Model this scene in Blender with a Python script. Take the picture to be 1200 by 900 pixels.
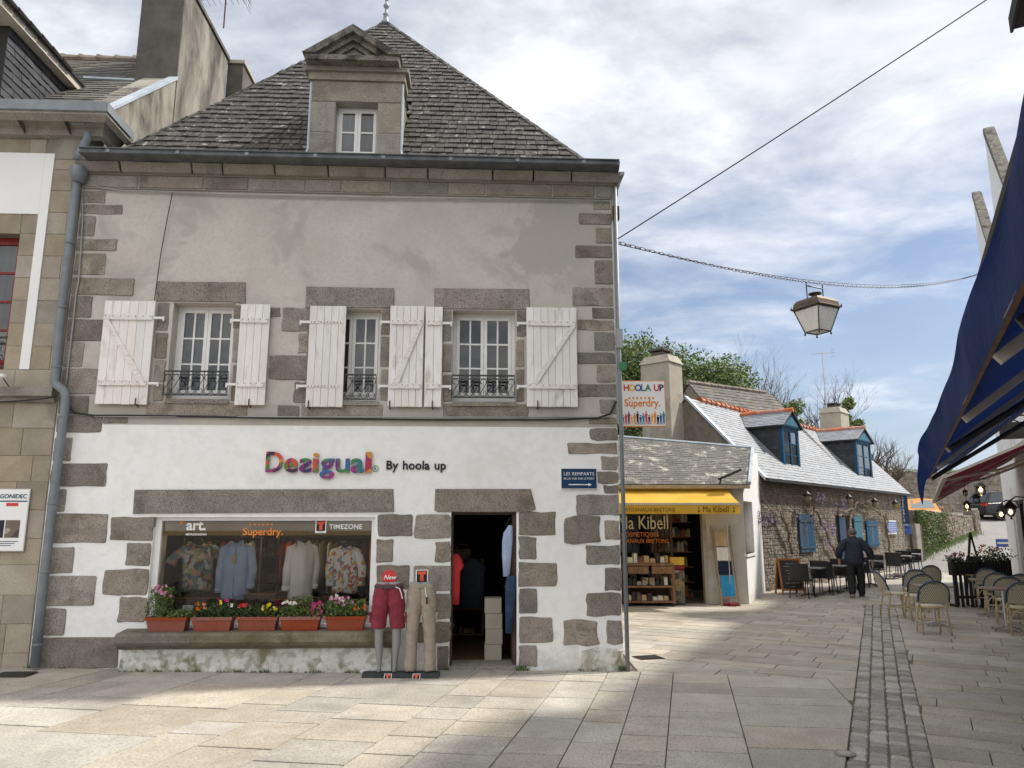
import bpy, bmesh, math, random
from math import sin, cos, pi, radians, sqrt
from mathutils import Vector, Matrix
rnd = random.Random(7)
R = radians
for o in list(bpy.data.objects): bpy.data.objects.remove(o)
S = bpy.context.scene
COL = S.collection
# ------------------------------------------------------------------ camera, sky, sun
F = 880.0; TH = R(10.6); CZ = 1.65
cd = bpy.data.cameras.new('camera'); cam = bpy.data.objects.new('camera', cd); COL.objects.link(cam)
cd.sensor_width = 36; cd.lens = 36 * F / 1200; cd.clip_end = 2000; cd.clip_start = 0.05
cam.location = (0, 0, CZ); cam.rotation_euler = (pi / 2 + TH, 0, 0); S.camera = cam
SUN_AZ, SUN_EL = R(17), R(50)                     # measured from +X towards +Y
sun_dir = Vector((cos(SUN_EL) * cos(SUN_AZ), cos(SUN_EL) * sin(SUN_AZ), sin(SUN_EL)))
sd = bpy.data.lights.new('sun', 'SUN'); sd.energy = 3.5; sd.angle = R(2.5); sd.color = (1, .945, .86)
so = bpy.data.objects.new('sun', sd); COL.objects.link(so); so.rotation_euler = sun_dir.to_track_quat('Z', 'Y').to_euler()
w = bpy.data.worlds.new('World'); S.world = w; w.use_nodes = True
nt = w.node_tree; nt.nodes.clear()
def wn(t, **k):
    n = nt.nodes.new(t)
    for a, b in k.items(): setattr(n, a, b)
    return n
wo = wn('ShaderNodeOutputWorld'); bg = wn('ShaderNodeBackground'); sky = wn('ShaderNodeTexSky')
sky.sky_type = 'NISHITA'; sky.sun_disc = False; sky.sun_elevation = SUN_EL; sky.sun_rotation = pi / 2 - SUN_AZ
sky.air_density = 1.1; sky.dust_density = 1.0; sky.ozone_density = 1.4
tc = wn('ShaderNodeTexCoord'); sep = wn('ShaderNodeSeparateXYZ'); nt.links.new(tc.outputs['Generated'], sep.inputs[0])
def wmath(op, a, b=None, clamp=False):
    n = wn('ShaderNodeMath', operation=op, use_clamp=clamp)
    for i, x in enumerate((a, b)):
        if x is None: continue
        if isinstance(x, (int, float)): n.inputs[i].default_value = x
        else: nt.links.new(x, n.inputs[i])
    return n.outputs[0]
zz = wmath('ADD', wmath('MAXIMUM', sep.outputs[2], 0.0), 0.12)
cmb = wn('ShaderNodeCombineXYZ')
nt.links.new(wmath('DIVIDE', sep.outputs[0], zz), cmb.inputs[0]); nt.links.new(wmath('DIVIDE', sep.outputs[1], zz), cmb.inputs[1])
def wnoise(scale, detail, rough, dist=0, stretch=(1, 1, 1), off=(0, 0, 0)):
    m = wn('ShaderNodeMapping'); m.inputs['Scale'].default_value = stretch; m.inputs['Location'].default_value = off
    m.inputs['Rotation'].default_value = (0, 0, R(25)); nt.links.new(cmb.outputs[0], m.inputs[0])
    n = wn('ShaderNodeTexNoise'); n.inputs['Scale'].default_value = scale; n.inputs['Detail'].default_value = detail
    n.inputs['Roughness'].default_value = rough; n.inputs['Distortion'].default_value = dist
    nt.links.new(m.outputs[0], n.inputs['Vector']); return n.outputs[0]
big = wnoise(0.55, 4, .5, .3, off=(3.1, 1.7, 0)); mid = wnoise(1.6, 9, .58, .25, (1, 1.25, 1)); fin = wnoise(11.0, 7, .65, .2, (1, 1.2, 1))
# more cover high up, opening to blue towards the horizon
hi = wmath('MAXIMUM', wmath('MULTIPLY', wmath('SUBTRACT', sep.outputs[2], 0.37), 1.9), -0.34)
south = wmath('MULTIPLY', wmath('SUBTRACT', 0.45, sep.outputs[1]), 0.9, True)      # added thicker, brighter cloud outside the view, lifting the shaded facade
dens = wmath('ADD', wmath('ADD', wmath('MULTIPLY', big, 1.1), wmath('MULTIPLY', mid, 1.1)), wmath('MULTIPLY', fin, .28))
dens = wmath('ADD', wmath('ADD', dens, wmath('MINIMUM', hi, 0.27)), wmath('MULTIPLY', south, 0.5))
ramp = wn('ShaderNodeValToRGB'); nt.links.new(wmath('MULTIPLY', dens, .5), ramp.inputs[0])
ramp.color_ramp.elements[0].position = .50; ramp.color_ramp.elements[0].color = (.10, .10, .10, 1)
ramp.color_ramp.elements[1].position = .77; ramp.color_ramp.elements[1].color = (.93, .93, .93, 1)
cr = wn('ShaderNodeValToRGB'); nt.links.new(wmath('ADD', mid, wmath('MULTIPLY', south, 0.38)), cr.inputs[0])
cr.color_ramp.elements[0].position = .34; cr.color_ramp.elements[0].color = (3.0, 3.15, 3.4, 1)
cr.color_ramp.elements[1].position = .92; cr.color_ramp.elements[1].color = (7.2, 7.2, 7.2, 1)
hz = wn('ShaderNodeMixRGB'); hz.inputs[2].default_value = (2.2, 2.8, 3.7, 1)       # pale air at the horizon
nt.links.new(wmath('MULTIPLY', wmath('SUBTRACT', 0.30, wmath('ABSOLUTE', sep.outputs[2])), 2.2, True), hz.inputs[0])
skd = wn('ShaderNodeMixRGB', blend_type='MULTIPLY'); skd.inputs[0].default_value = 1; skd.inputs[2].default_value = (.46, .46, .50, 1); nt.links.new(sky.outputs[0], skd.inputs[1])
nt.links.new(skd.outputs[0], hz.inputs[1])
mx = wn('ShaderNodeMixRGB'); nt.links.new(ramp.outputs[0], mx.inputs[0]); nt.links.new(hz.outputs[0], mx.inputs[1]); nt.links.new(cr.outputs[0], mx.inputs[2])
nt.links.new(mx.outputs[0], bg.inputs[0]); bg.inputs[1].default_value = 0.15; nt.links.new(bg.outputs[0], wo.inputs[0])
vs = S.view_settings; vs.view_transform = 'Standard'; vs.look = 'None'; vs.exposure = 0.6; vs.gamma = 1; vs.use_curve_mapping = False
S.render.engine = 'CYCLES'
# ------------------------------------------------------------------ measuring helpers (where the photograph's lines meet real planes)
def ray(px, py):
    a = (px - 600) / F; b = (450 - py) / F
    return Vector((a, cos(TH) - b * sin(TH), sin(TH) + b * cos(TH)))
def proj(p):
    dz = p[2] - CZ; d = p[1] * cos(TH) + dz * sin(TH)
    if d < .05: return None
    return 600 + F * p[0] / d, 450 - F * (-p[1] * sin(TH) + dz * cos(TH)) / d, d
def at_y(px, py, y):
    r = ray(px, py); t = y / r.y; return Vector((r.x * t, y, CZ + r.z * t))
def at_z(px, py, z):
    r = ray(px, py); t = (z - CZ) / r.z; return Vector((r.x * t, r.y * t, z))
FA = R(2.8); P0 = Vector((-0.4, 10.1, 0)); FN = Vector((sin(FA), -cos(FA), 0))
def fac(px, py, off=0.0):
    r = ray(px, py); t = (P0.dot(FN) + off) / r.dot(FN); q = r * t
    return ((q.x - P0.x) * cos(FA) + (q.y - P0.y) * sin(FA), CZ + r.z * t)
def sm(t): t = max(0, min(1, t)); return t * t * (3 - 2 * t)
def G(x, y):
    z = -0.155 - 0.0137 * max(-6, min(4, x + 2))
    z += .012 * max(0, min(15, y - 18))
    if y > 31: z += .15 * (y - 31) * sm((y - 31) / 4) if y < 47 else .15 * 16
    return z
def ground(px, py):
    r = ray(px, py); t = 3.0; o = Vector((0, 0, CZ))
    while t < 90:
        q = o + r * t
        if q.z <= G(q.x, q.y): break
        t += .05
    lo, hi_ = t - .05, t
    for _ in range(20):
        m_ = (lo + hi_) / 2; q = o + r * m_
        if q.z <= G(q.x, q.y): hi_ = m_
        else: lo = m_
    return o + r * hi_
# ------------------------------------------------------------------ things, parts, meshes
def tag(o, label=None, cat=None, group=None, kind=None):
    if label: o['label'] = label
    if cat: o['category'] = cat
    if group: o['group'] = group
    if kind: o['kind'] = kind
    return o
def T(name, label, cat, loc=(0, 0, 0), rz=0, group=None):
    o = bpy.data.objects.new(name, None); COL.objects.link(o); o.location = loc; o.rotation_euler = (0, 0, rz)
    o.empty_display_size = .1
    return tag(o, label, cat, group)
class M:
    """collects shapes and links them as one mesh object"""
    def __init__(s): s.v = []; s.f = []; s.m = []; s.mi = 0
    def add(s, vs, fs):
        b = len(s.v); s.v += [tuple(v) for v in vs]; s.f += [tuple(b + i for i in f) for f in fs]; s.m += [s.mi] * len(fs); return s
    def box(s, x0, x1, y0, y1, z0, z1):
        return s.add([(x, y, z) for x in (x0, x1) for y in (y0, y1) for z in (z0, z1)],
                     [(0, 1, 3, 2), (4, 6, 7, 5), (0, 4, 5, 1), (2, 3, 7, 6), (0, 2, 6, 4), (1, 5, 7, 3)])
    def obox(s, c, ax, ay, az):
        c, ax, ay, az = map(Vector, (c, ax, ay, az))
        return s.add([c + i * ax + j * ay + k * az for i in (-1, 1) for j in (-1, 1) for k in (-1, 1)],
                     [(0, 1, 3, 2), (4, 6, 7, 5), (0, 4, 5, 1), (2, 3, 7, 6), (0, 2, 6, 4), (1, 5, 7, 3)])
    def bar(s, a, b, w, h, up=(0, 0, 1)):
        a, b = Vector(a), Vector(b); d = b - a; up = Vector(up); x = d.normalized()
        sd_ = x.cross(up)
        if sd_.length < 1e-4: sd_ = x.cross(Vector((1, 0, 0)))
        sd_.normalize(); u2 = sd_.cross(x)
        return s.obox((a + b) / 2, d / 2, sd_ * w / 2, u2 * h / 2)
    def quad(s, *p): return s.add(p, [tuple(range(len(p)))])
    def prism(s, poly, y0, y1, ax='y', bev=0):
        """poly in (x,z) extruded along y (front y0 .. back y1)"""
        n = len(poly)
        def P(p, d): return (p[0], d, p[1]) if ax == 'y' else ((d, p[0], p[1]) if ax == 'x' else (p[0], p[1], d))
        if bev:
            cx = sum(p[0] for p in poly) / n; cz = sum(p[1] for p in poly) / n
            sg = 1 if y1 > y0 else -1
            inn = []
            for p in poly:
                dx, dz = cx - p[0], cz - p[1]; l = sqrt(dx * dx + dz * dz) + 1e-9
                inn.append((p[0] + dx / l * bev * 1.3, p[1] + dz / l * bev * 1.3))
            vs_ = [P(p, y0) for p in inn] + [P(p, y0 + sg * bev) for p in poly] + [P(p, y1) for p in poly]
            fs = [tuple(range(n))] + [(i, n + i, n + (i + 1) % n, (i + 1) % n) for i in range(n)] + \
                 [(n + i, 2 * n + i, 2 * n + (i + 1) % n, n + (i + 1) % n) for i in range(n)] + [tuple(range(3 * n - 1, 2 * n - 1, -1))]
        else:
            vs_ = [P(p, y0) for p in poly] + [P(p, y1) for p in poly]
            fs = [tuple(range(n)), tuple(range(2 * n - 1, n - 1, -1))] + [(i, n + i, n + (i + 1) % n, (i + 1) % n) for i in range(n)]
        return s.add(vs_, fs)
    def tube(s, pts, r, n=8, caps=True, flat=None):
        pts = [Vector(p) for p in pts]; rs = r if isinstance(r, (list, tuple)) else [r] * len(pts); b = len(s.v); vs_ = []
        prev = None
        for i, p in enumerate(pts):
            d = (pts[min(i + 1, len(pts) - 1)] - pts[max(i - 1, 0)])
            d = d.normalized() if d.length > 1e-9 else Vector((0, 0, 1))
            if prev is None:
                up = Vector((0, 0, 1)) if abs(d.z) < .95 else Vector((1, 0, 0)); prev = d.cross(up).normalized()
            prev = (prev - d * prev.dot(d)).normalized(); q = d.cross(prev)
            for k in range(n):
                a = 2 * pi * k / n; vs_.append(p + (prev * cos(a) + q * sin(a) * (flat or 1)) * rs[i])
        fs = [(i * n + k, i * n + (k + 1) % n, (i + 1) * n + (k + 1) % n, (i + 1) * n + k) for i in range(len(pts) - 1) for k in range(n)]
        if caps: fs += [tuple(range(n - 1, -1, -1)), tuple((len(pts) - 1) * n + k for k in range(n))]
        return s.add(vs_, fs)
    def lathe(s, prof, c=(0, 0, 0), n=12, sy=1):
        vs_ = [(c[0] + r * cos(2 * pi * k / n), c[1] + sy * r * sin(2 * pi * k / n), c[2] + z) for r, z in prof for k in range(n)]
        fs = [(i * n + k, i * n + (k + 1) % n, (i + 1) * n + (k + 1) % n, (i + 1) * n + k) for i in range(len(prof) - 1) for k in range(n)]
        fs += [tuple(range(n - 1, -1, -1)), tuple((len(prof) - 1) * n + k for k in range(n))]
        return s.add(vs_, fs)
    def loft(s, rings, cap=True):
        """rings: list of equal-length point lists"""
        n = len(rings[0]); vs_ = [p for r in rings for p in r]
        fs = [(i * n + k, i * n + (k + 1) % n, (i + 1) * n + (k + 1) % n, (i + 1) * n + k) for i in range(len(rings) - 1) for k in range(n)]
        if cap: fs += [tuple(range(n - 1, -1, -1)), tuple((len(rings) - 1) * n + k for k in range(n))]
        return s.add(vs_, fs)
    def leaf(s, c, r, rr=rnd):
        a = Vector((rr.uniform(-1, 1), rr.uniform(-1, 1), rr.uniform(-1, 1))).normalized(); b = a.orthogonal().normalized()
        b = (Matrix.Rotation(rr.uniform(0, 6.28), 3, a) @ b); c = Vector(c); q = a.cross(b)
        return s.add([c - b * r, c + q * r * .45, c + b * r, c - q * r * .45], [(0, 1, 2, 3)])
    def ob(s, name, mats, parent=None, smooth=False, label=None, kind=None):
        me = bpy.data.meshes.new(name); me.from_pydata(s.v, [], s.f)
        if not isinstance(mats, (list, tuple)): mats = [mats]
        for m_ in mats: me.materials.append(m_)
        if len(mats) > 1: me.polygons.foreach_set('material_index', s.m)
        if smooth: me.polygons.foreach_set('use_smooth', [True] * len(me.polygons))
        me.update()
        bm = bmesh.new(); bm.from_mesh(me); bmesh.ops.recalc_face_normals(bm, faces=bm.faces) if len(s.f) < 4000 and kind != 'stuff' else None
        bm.to_mesh(me); bm.free()
        o = bpy.data.objects.new(name, me); COL.objects.link(o)
        if parent is not None: o.parent = parent
        return tag(o, label, None, None, kind)
def dup(root, loc, rz, label=None, group=None):
    r = root.copy(); COL.objects.link(r); r.location = loc; r.rotation_euler = (0, 0, rz)
    if label: r['label'] = label
    if group: r['group'] = group
    for ch in list(root.children):
        c = ch.copy(); COL.objects.link(c); c.parent = r
        for g in list(ch.children):
            d = g.copy(); COL.objects.link(d); d.parent = c
    return r
def world_of(parent):
    if parent is None: return Matrix()
    m = Matrix.Translation(parent.location) @ Matrix.Rotation(parent.rotation_euler.z, 4, 'Z')
    return (world_of(parent.parent) @ m) if parent.parent else m
def pieces(lst, name, mat, parent, limit=300, minpx=0):
    """lst of (verts, faces) in the parent's frame: the largest seen become objects, the rest one stuff mesh"""
    mw = world_of(parent); sc = []
    for i, (v, f) in enumerate(lst):
        n = len(v); c = Vector((0, 0, 0))
        for q in v: c += Vector(q)
        c /= n; ext = max((Vector(q) - c).length for q in v); pr = proj(mw @ c); s_ = 0
        if pr and -30 < pr[0] < 1230 and -30 < pr[1] < 930: s_ = ext * 2 * F / pr[2]
        sc.append((s_, i))
    sc.sort(key=lambda t: -t[0])
    own = [i for s_, i in sc[:limit] if s_ > max(minpx, .01)]; ow = set(own)
    for i in own:
        m_ = M(); m_.add(*lst[i]); m_.ob(name, mat, parent)
    rest = [lst[i] for i in range(len(lst)) if i not in ow]
    if rest:
        m_ = M()
        for v, f in rest: m_.add(v, f)
        m_.ob(name + ('s' if not name.endswith('s') else ''), mat, parent, kind='stuff')
def stone(x0, x1, z0, z1, y=-.012, back=.06, j=.006, bev=.008, poly=None, rr=rnd, bow=.0):
    """one stone block in a wall plane (x,z), front at y"""
    if poly is None:
        poly = []
        cs = [(x0, z0), (x1, z0), (x1, z1), (x0, z1)]
        for i in range(4):
            a, b = cs[i], cs[(i + 1) % 4]
            poly.append((a[0] + rr.uniform(-j, j), a[1] + rr.uniform(-j, j)))
            e_ = max(abs(a[0] - b[0]), abs(a[1] - b[1])); k_ = 3 if e_ > .25 else (2 if e_ > .12 else 1)
            c_ = min(.022, e_ * .12) if j > .005 else 0
            if c_:
                pv = cs[i - 1]; lp = max(abs(pv[0] - a[0]), abs(pv[1] - a[1])); q_ = poly.pop(); f_ = min(.2, c_ / max(lp, .01)) * rr.uniform(.3, 1)
                poly.append((q_[0] + (pv[0] - a[0]) * f_, q_[1] + (pv[1] - a[1]) * f_)); f_ = min(.2, c_ / max(e_, .01)) * rr.uniform(.3, 1); poly.append((q_[0] + (b[0] - a[0]) * f_, q_[1] + (b[1] - a[1]) * f_))
            for n_ in range(1, k_):
                t = (n_ + rr.uniform(-.25, .25)) / k_; poly.append((a[0] + (b[0] - a[0]) * t + rr.uniform(-j, j), a[1] + (b[1] - a[1]) * t + rr.uniform(-j, j)))
    m_ = M(); m_.prism(poly, y + rr.uniform(-.004, .004), y + back, bev=bev); return (m_.v, m_.f)
def wallgrid(m, x0, x1, z0, z1, holes, y0, y1, ax='y'):
    """wall slab with rectangular openings (hx0,hx1,hz0,hz1), with reveals"""
    xs = sorted({x0, x1, *[h[0] for h in holes], *[h[1] for h in holes]}); zs = sorted({z0, z1, *[h[2] for h in holes], *[h[3] for h in holes]})
    xs = [x for x in xs if x0 <= x <= x1]; zs = [z for z in zs if z0 <= z <= z1]
    P = (lambda x, y, z: (x, y, z)) if ax == 'y' else (lambda x, y, z: (y, x, z))
    def solid(i, k):
        if i < 0 or k < 0 or i >= len(xs) - 1 or k >= len(zs) - 1: return False
        cx, cz = (xs[i] + xs[i + 1]) / 2, (zs[k] + zs[k + 1]) / 2
        return not any(h[0] < cx < h[1] and h[2] < cz < h[3] for h in holes)
    for i in range(len(xs) - 1):
        for k in range(len(zs) - 1):
            if not solid(i, k): continue
            a, b, c, d = xs[i], xs[i + 1], zs[k], zs[k + 1]
            m.quad(P(a, y0, c), P(b, y0, c), P(b, y0, d), P(a, y0, d)); m.quad(P(a, y1, c), P(a, y1, d), P(b, y1, d), P(b, y1, c))
            if not solid(i - 1, k): m.quad(P(a, y0, c), P(a, y0, d), P(a, y1, d), P(a, y1, c))
            if not solid(i + 1, k): m.quad(P(b, y0, c), P(b, y1, c), P(b, y1, d), P(b, y0, d))
            if not solid(i, k - 1): m.quad(P(a, y0, c), P(a, y1, c), P(b, y1, c), P(b, y0, c))
            if not solid(i, k + 1): m.quad(P(a, y0, d), P(b, y0, d), P(b, y1, d), P(a, y1, d))
def slates(o, ux, us, length, course, xr, wmin, wmax, thick=.012, lap=1.35, rr=rnd, ragged=.008, holes=()):
    """courses of slates on a slope: origin o, unit along the eave ux, unit up the slope us; xr(s)->(lo,hi)"""
    o, ux, us = Vector(o), Vector(ux), Vector(us); nn = ux.cross(us).normalized()
    if nn.z < 0: nn = -nn
    out = []; s = 0; row = 0
    while s < length - .02:
        lo, hi = xr(s); x = lo - (rr.random() * wmax * .7 if row % 2 else rr.random() * .05)
        while x < hi:
            w_ = rr.uniform(wmin, wmax); a, b = max(lo, x), min(hi, x + w_ - .009); x += w_
            if b - a < .03: continue
            cx = (a + b) / 2
            if any(h0 < cx < h1 and g0 < s < g1 for h0, h1, g0, g1 in holes): continue
            s0 = s + rr.uniform(-ragged, ragged); s1 = min(length, s + course * lap); t = thick * rr.uniform(.7, 1.4); t1 = t * .15; j = rr.uniform(-.004, .004)
            def P(xx, ss, h): return tuple(o + ux * xx + us * ss + nn * h)
            lo1, hi1 = xr(min(s1, length)); a1, b1 = max(a, lo1), min(b, hi1)
            if b1 - a1 < .01: a1 = b1 = (a1 + b1) / 2; b1 += .01
            v = [P(a, s0, 0), P(b, s0 + j, 0), P(b, s0 + j, t * 2 + .004), P(a, s0, t * 2), P(a1, s1, 0), P(b1, s1, 0), P(b1, s1, t1), P(a1, s1, t1)]
            out.append((v, [(3, 2, 6, 7), (0, 1, 2, 3), (0, 3, 7, 4), (1, 5, 6, 2)]))
        s += course * rr.uniform(.94, 1.06); row += 1
    return out
def text(body, size, parent, mat, loc, rot=(pi / 2, 0, 0), ext=.003, bold=0, align='LEFT', name='lettering', sx=1, spacing=1, shear=0):
    cu = bpy.data.curves.new(name, 'FONT'); cu.body = body; cu.size = size; cu.extrude = ext; cu.offset = bold; cu.align_x = align
    cu.space_character = spacing; cu.resolution_u = 3; cu.shear = shear
    to = bpy.data.objects.new('tmp', cu); COL.objects.link(to); bpy.context.view_layer.update()
    me = bpy.data.meshes.new_from_object(to.evaluated_get(bpy.context.evaluated_depsgraph_get())); bpy.data.objects.remove(to); bpy.data.curves.remove(cu)
    me.name = name; me.materials.clear(); me.materials.append(mat)
    o = bpy.data.objects.new(name, me); COL.objects.link(o); o.parent = parent; o.location = loc; o.rotation_euler = rot; o.scale = (sx, 1, 1)
    return o
# ------------------------------------------------------------------ materials
def mk(name, c1, c2=None, sc=3, rough=.85, bump=.0, bsc=40, speck=None, spsc=180, spamt=.5, vary=.0, island=False, metal=0, blotch=None, blsc=1.2, bllo=.55, blhi=.7, spec=.3, detail=6, coat=0, rampw=(.35, .65), stretch=(1, 1, 1), zdirt=None, patch=None):
    m = bpy.data.materials.new(name); m.use_nodes = True; t = m.node_tree; N = t.nodes; L = t.links; b = N['Principled BSDF']
    b.inputs['Roughness'].default_value = rough; b.inputs['Metallic'].default_value = metal; b.inputs['Specular IOR Level'].default_value = spec
    if coat: b.inputs['Coat Weight'].default_value = coat
    geo = N.new('ShaderNodeNewGeometry'); mp = N.new('ShaderNodeMapping'); mp.inputs['Scale'].default_value = stretch; L.new(geo.outputs['Position'], mp.inputs[0])
    def noise(scale, d=6, r=.55, dist=0):
        n = N.new('ShaderNodeTexNoise'); n.inputs['Scale'].default_value = scale; n.inputs['Detail'].default_value = d; n.inputs['Roughness'].default_value = r
        n.inputs['Distortion'].default_value = dist; L.new(mp.outputs[0], n.inputs['Vector']); return n.outputs[0]
    def rmp(x, lo, hi):
        r = N.new('ShaderNodeMapRange'); r.inputs[1].default_value = lo; r.inputs[2].default_value = hi; L.new(x, r.inputs[0]); return r.outputs[0]
    def mix(f, a, bb, bt='MIX'):
        x = N.new('ShaderNodeMixRGB'); x.blend_type = bt
        for i, y in enumerate((f, a, bb)):
            if isinstance(y, (int, float)): x.inputs[i].default_value = y
            elif isinstance(y, tuple): x.inputs[i].default_value = (*y[:3], 1)
            else: L.new(y, x.inputs[i])
        return x.outputs[0]
    col = c1
    if c2: col = mix(rmp(noise(sc, detail), *rampw), c1, c2)
    if blotch: col = mix(rmp(noise(blsc, 8, .62, .5), bllo, blhi), col, blotch)
    if patch:  # one repaired/damp area with a ragged outline: (centre, radius, colour)
        dv = N.new('ShaderNodeVectorMath'); dv.operation = 'DISTANCE'; L.new(geo.outputs['Position'], dv.inputs[0]); dv.inputs[1].default_value = patch[0]
        pm = N.new('ShaderNodeMath'); pm.operation = 'MULTIPLY_ADD'; L.new(noise(1.6, 9, .65), pm.inputs[0]); pm.inputs[1].default_value = -2.6; L.new(dv.outputs['Value'], pm.inputs[2])
        col = mix(rmp(pm.outputs[0], patch[1] - 1.3, patch[1] - 1.5), col, patch[2])
    if zdirt:  # (z0, z1, colour, scale): grime with ragged upper edge
        sx_ = N.new('ShaderNodeSeparateXYZ'); L.new(geo.outputs['Position'], sx_.inputs[0])
        a = N.new('ShaderNodeMath'); a.operation = 'ADD'; L.new(rmp(sx_.outputs[2], zdirt[1], zdirt[0]), a.inputs[0])
        b2 = N.new('ShaderNodeMath'); b2.operation = 'MULTIPLY_ADD'; L.new(noise(zdirt[3], 9, .7), b2.inputs[0]); b2.inputs[1].default_value = 3.2; b2.inputs[2].default_value = -2.0
        L.new(b2.outputs[0], a.inputs[1]); cl = N.new('ShaderNodeMath'); cl.operation = 'MULTIPLY'; cl.use_clamp = True; L.new(a.outputs[0], cl.inputs[0]); cl.inputs[1].default_value = .8
        # fade the dirt out above z1
        f2 = N.new('ShaderNodeMath'); f2.operation = 'MULTIPLY'; L.new(cl.outputs[0], f2.inputs[0]); L.new(rmp(sx_.outputs[2], zdirt[1] + .1, zdirt[1] - .1), f2.inputs[1])
        col = mix(f2.outputs[0], col, zdirt[2])
    if speck: col = mix(rmp(noise(spsc, 2, .5), .5, .62), col, speck) if spamt >= 1 else mix(mulv(N, L, rmp(noise(spsc, 2, .5), .48, .62), spamt), col, speck)
    if vary:
        oi = N.new('ShaderNodeObjectInfo'); src = geo.outputs['Random Per Island'] if island else oi.outputs['Random']
        if island == 'both':
            ad = N.new('ShaderNodeMath'); ad.operation = 'ADD'; L.new(geo.outputs['Random Per Island'], ad.inputs[0]); L.new(oi.outputs['Random'], ad.inputs[1])
            fr = N.new('ShaderNodeMath'); fr.operation = 'FRACT'; L.new(ad.outputs[0], fr.inputs[0]); src = fr.outputs[0]
        mr = N.new('ShaderNodeMapRange'); mr.inputs[3].default_value = 1 - vary; mr.inputs[4].default_value = 1 + vary; L.new(src, mr.inputs[0])
        hs = N.new('ShaderNodeHueSaturation'); L.new(mr.outputs[0], hs.inputs['Value'])
        m7 = N.new('ShaderNodeMath'); m7.operation = 'MULTIPLY'; L.new(src, m7.inputs[0]); m7.inputs[1].default_value = 7.3
        fr2 = N.new('ShaderNodeMath'); fr2.operation = 'FRACT'; L.new(m7.outputs[0], fr2.inputs[0])
        mr2 = N.new('ShaderNodeMapRange'); mr2.inputs[3].default_value = .75; mr2.inputs[4].default_value = 1.25; L.new(fr2.outputs[0], mr2.inputs[0]); L.new(mr2.outputs[0], hs.inputs['Saturation'])
        if isinstance(col, tuple): hs.inputs['Color'].default_value = (*col[:3], 1)
        else: L.new(col, hs.inputs['Color'])
        col = hs.outputs[0]
    if isinstance(col, tuple): b.inputs['Base Color'].default_value = (*col[:3], 1)
    else: L.new(col, b.inputs['Base Color'])
    if bump:
        bp = N.new('ShaderNodeBump'); bp.inputs['Strength'].default_value = bump; bp.inputs['Distance'].default_value = .02
        L.new(noise(bsc, 5, .65), bp.inputs['Height']); L.new(bp.outputs[0], b.inputs['Normal'])
    return m
def mulv(N, L, x, k):
    n = N.new('ShaderNodeMath'); n.operation = 'MULTIPLY'; L.new(x, n.inputs[0]); n.inputs[1].default_value = k; return n.outputs[0]
def glassm(name, tint=(.9, .93, .95), refl=.9, extra=.03):
    m = bpy.data.materials.new(name); m.use_nodes = True; t = m.node_tree; N = t.nodes; L = t.links; N.clear()
    o = N.new('ShaderNodeOutputMaterial'); mi = N.new('ShaderNodeMixShader'); tr = N.new('ShaderNodeBsdfTransparent'); gl = N.new('ShaderNodeBsdfGlossy'); fr = N.new('ShaderNodeFresnel')
    fr.inputs[0].default_value = 1.5; ad = N.new('ShaderNodeMath'); ad.operation = 'ADD'; ad.use_clamp = True; L.new(fr.outputs[0], ad.inputs[0]); ad.inputs[1].default_value = extra
    tr.inputs[0].default_value = (*tint, 1); gl.inputs['Roughness'].default_value = .015; gl.inputs['Color'].default_value = (refl,) * 3 + (1,)
    L.new(ad.outputs[0], mi.inputs[0]); L.new(tr.outputs[0], mi.inputs[1]); L.new(gl.outputs[0], mi.inputs[2]); L.new(mi.outputs[0], o.inputs[0]); return m
def emis(name, c, s):
    m = bpy.data.materials.new(name); m.use_nodes = True; b = m.node_tree.nodes['Principled BSDF']; b.inputs['Base Color'].default_value = (*c, 1)
    b.inputs['Emission Color'].default_value = (*c, 1); b.inputs['Emission Strength'].default_value = s; return m
K = {}
K['windscreen'] = mk('windscreen', (.20, .225, .235), rough=.08, spec=.8)  # pale base colour stands in for sky reflected in the glass
K['granite'] = mk('granite', (.245, .218, .185), (.335, .302, .258), 5, .9, .5, 45, speck=(.09, .08, .065), spsc=70, spamt=.6, vary=.24, blotch=(.17, .15, .12), blsc=3.5, bllo=.52, blhi=.68)
K['granite_cornice'] = mk('granite_cornice', (.275, .25, .212), (.35, .325, .28), 4, .9, .3, 60, speck=(.12, .10, .075), spsc=85, spamt=.6, vary=.13, blotch=(.13, .12, .10), blsc=1.5, bllo=.58, blhi=.75)
K['granite_lintel'] = mk('granite_lintel', (.27, .245, .21), (.35, .32, .28), 5, .9, .45, 55, speck=(.09, .08, .07), spsc=70, spamt=.7, vary=.12, blotch=(.19, .17, .145), blsc=2.5, bllo=.52, blhi=.7)
K['granite_mossy'] = mk('granite_mossy', (.19, .17, .13), (.27, .24, .19), 5, .92, .4, 50, speck=(.08, .075, .06), spsc=90, spamt=.6, blotch=(.12, .115, .065), blsc=2.6, bllo=.46, blhi=.66, vary=.06)
K['granite_black'] = mk('weathered_black_granite', (.20, .185, .16), (.28, .26, .23), 6, .95, .6, 40, speck=(.07, .065, .055), spsc=45, spamt=.6, blotch=(.06, .057, .05), blsc=4.5, bllo=.47, blhi=.64)
K['ashlar'] = mk('ashlar', (.34, .295, .23), (.41, .36, .29), 4, .9, .25, 70, speck=(.2, .165, .12), spsc=120, spamt=.5, vary=.13, blotch=(.24, .215, .17), blsc=1.4, bllo=.5, blhi=.72)
K['ashlar_joint'] = mk('ashlar_joint', (.22, .19, .15), (.27, .235, .185), 5, .95, .2)
K['mortar'] = mk('mortar', (.33, .31, .275), (.38, .36, .32), 6, .95, .25, 50)
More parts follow.
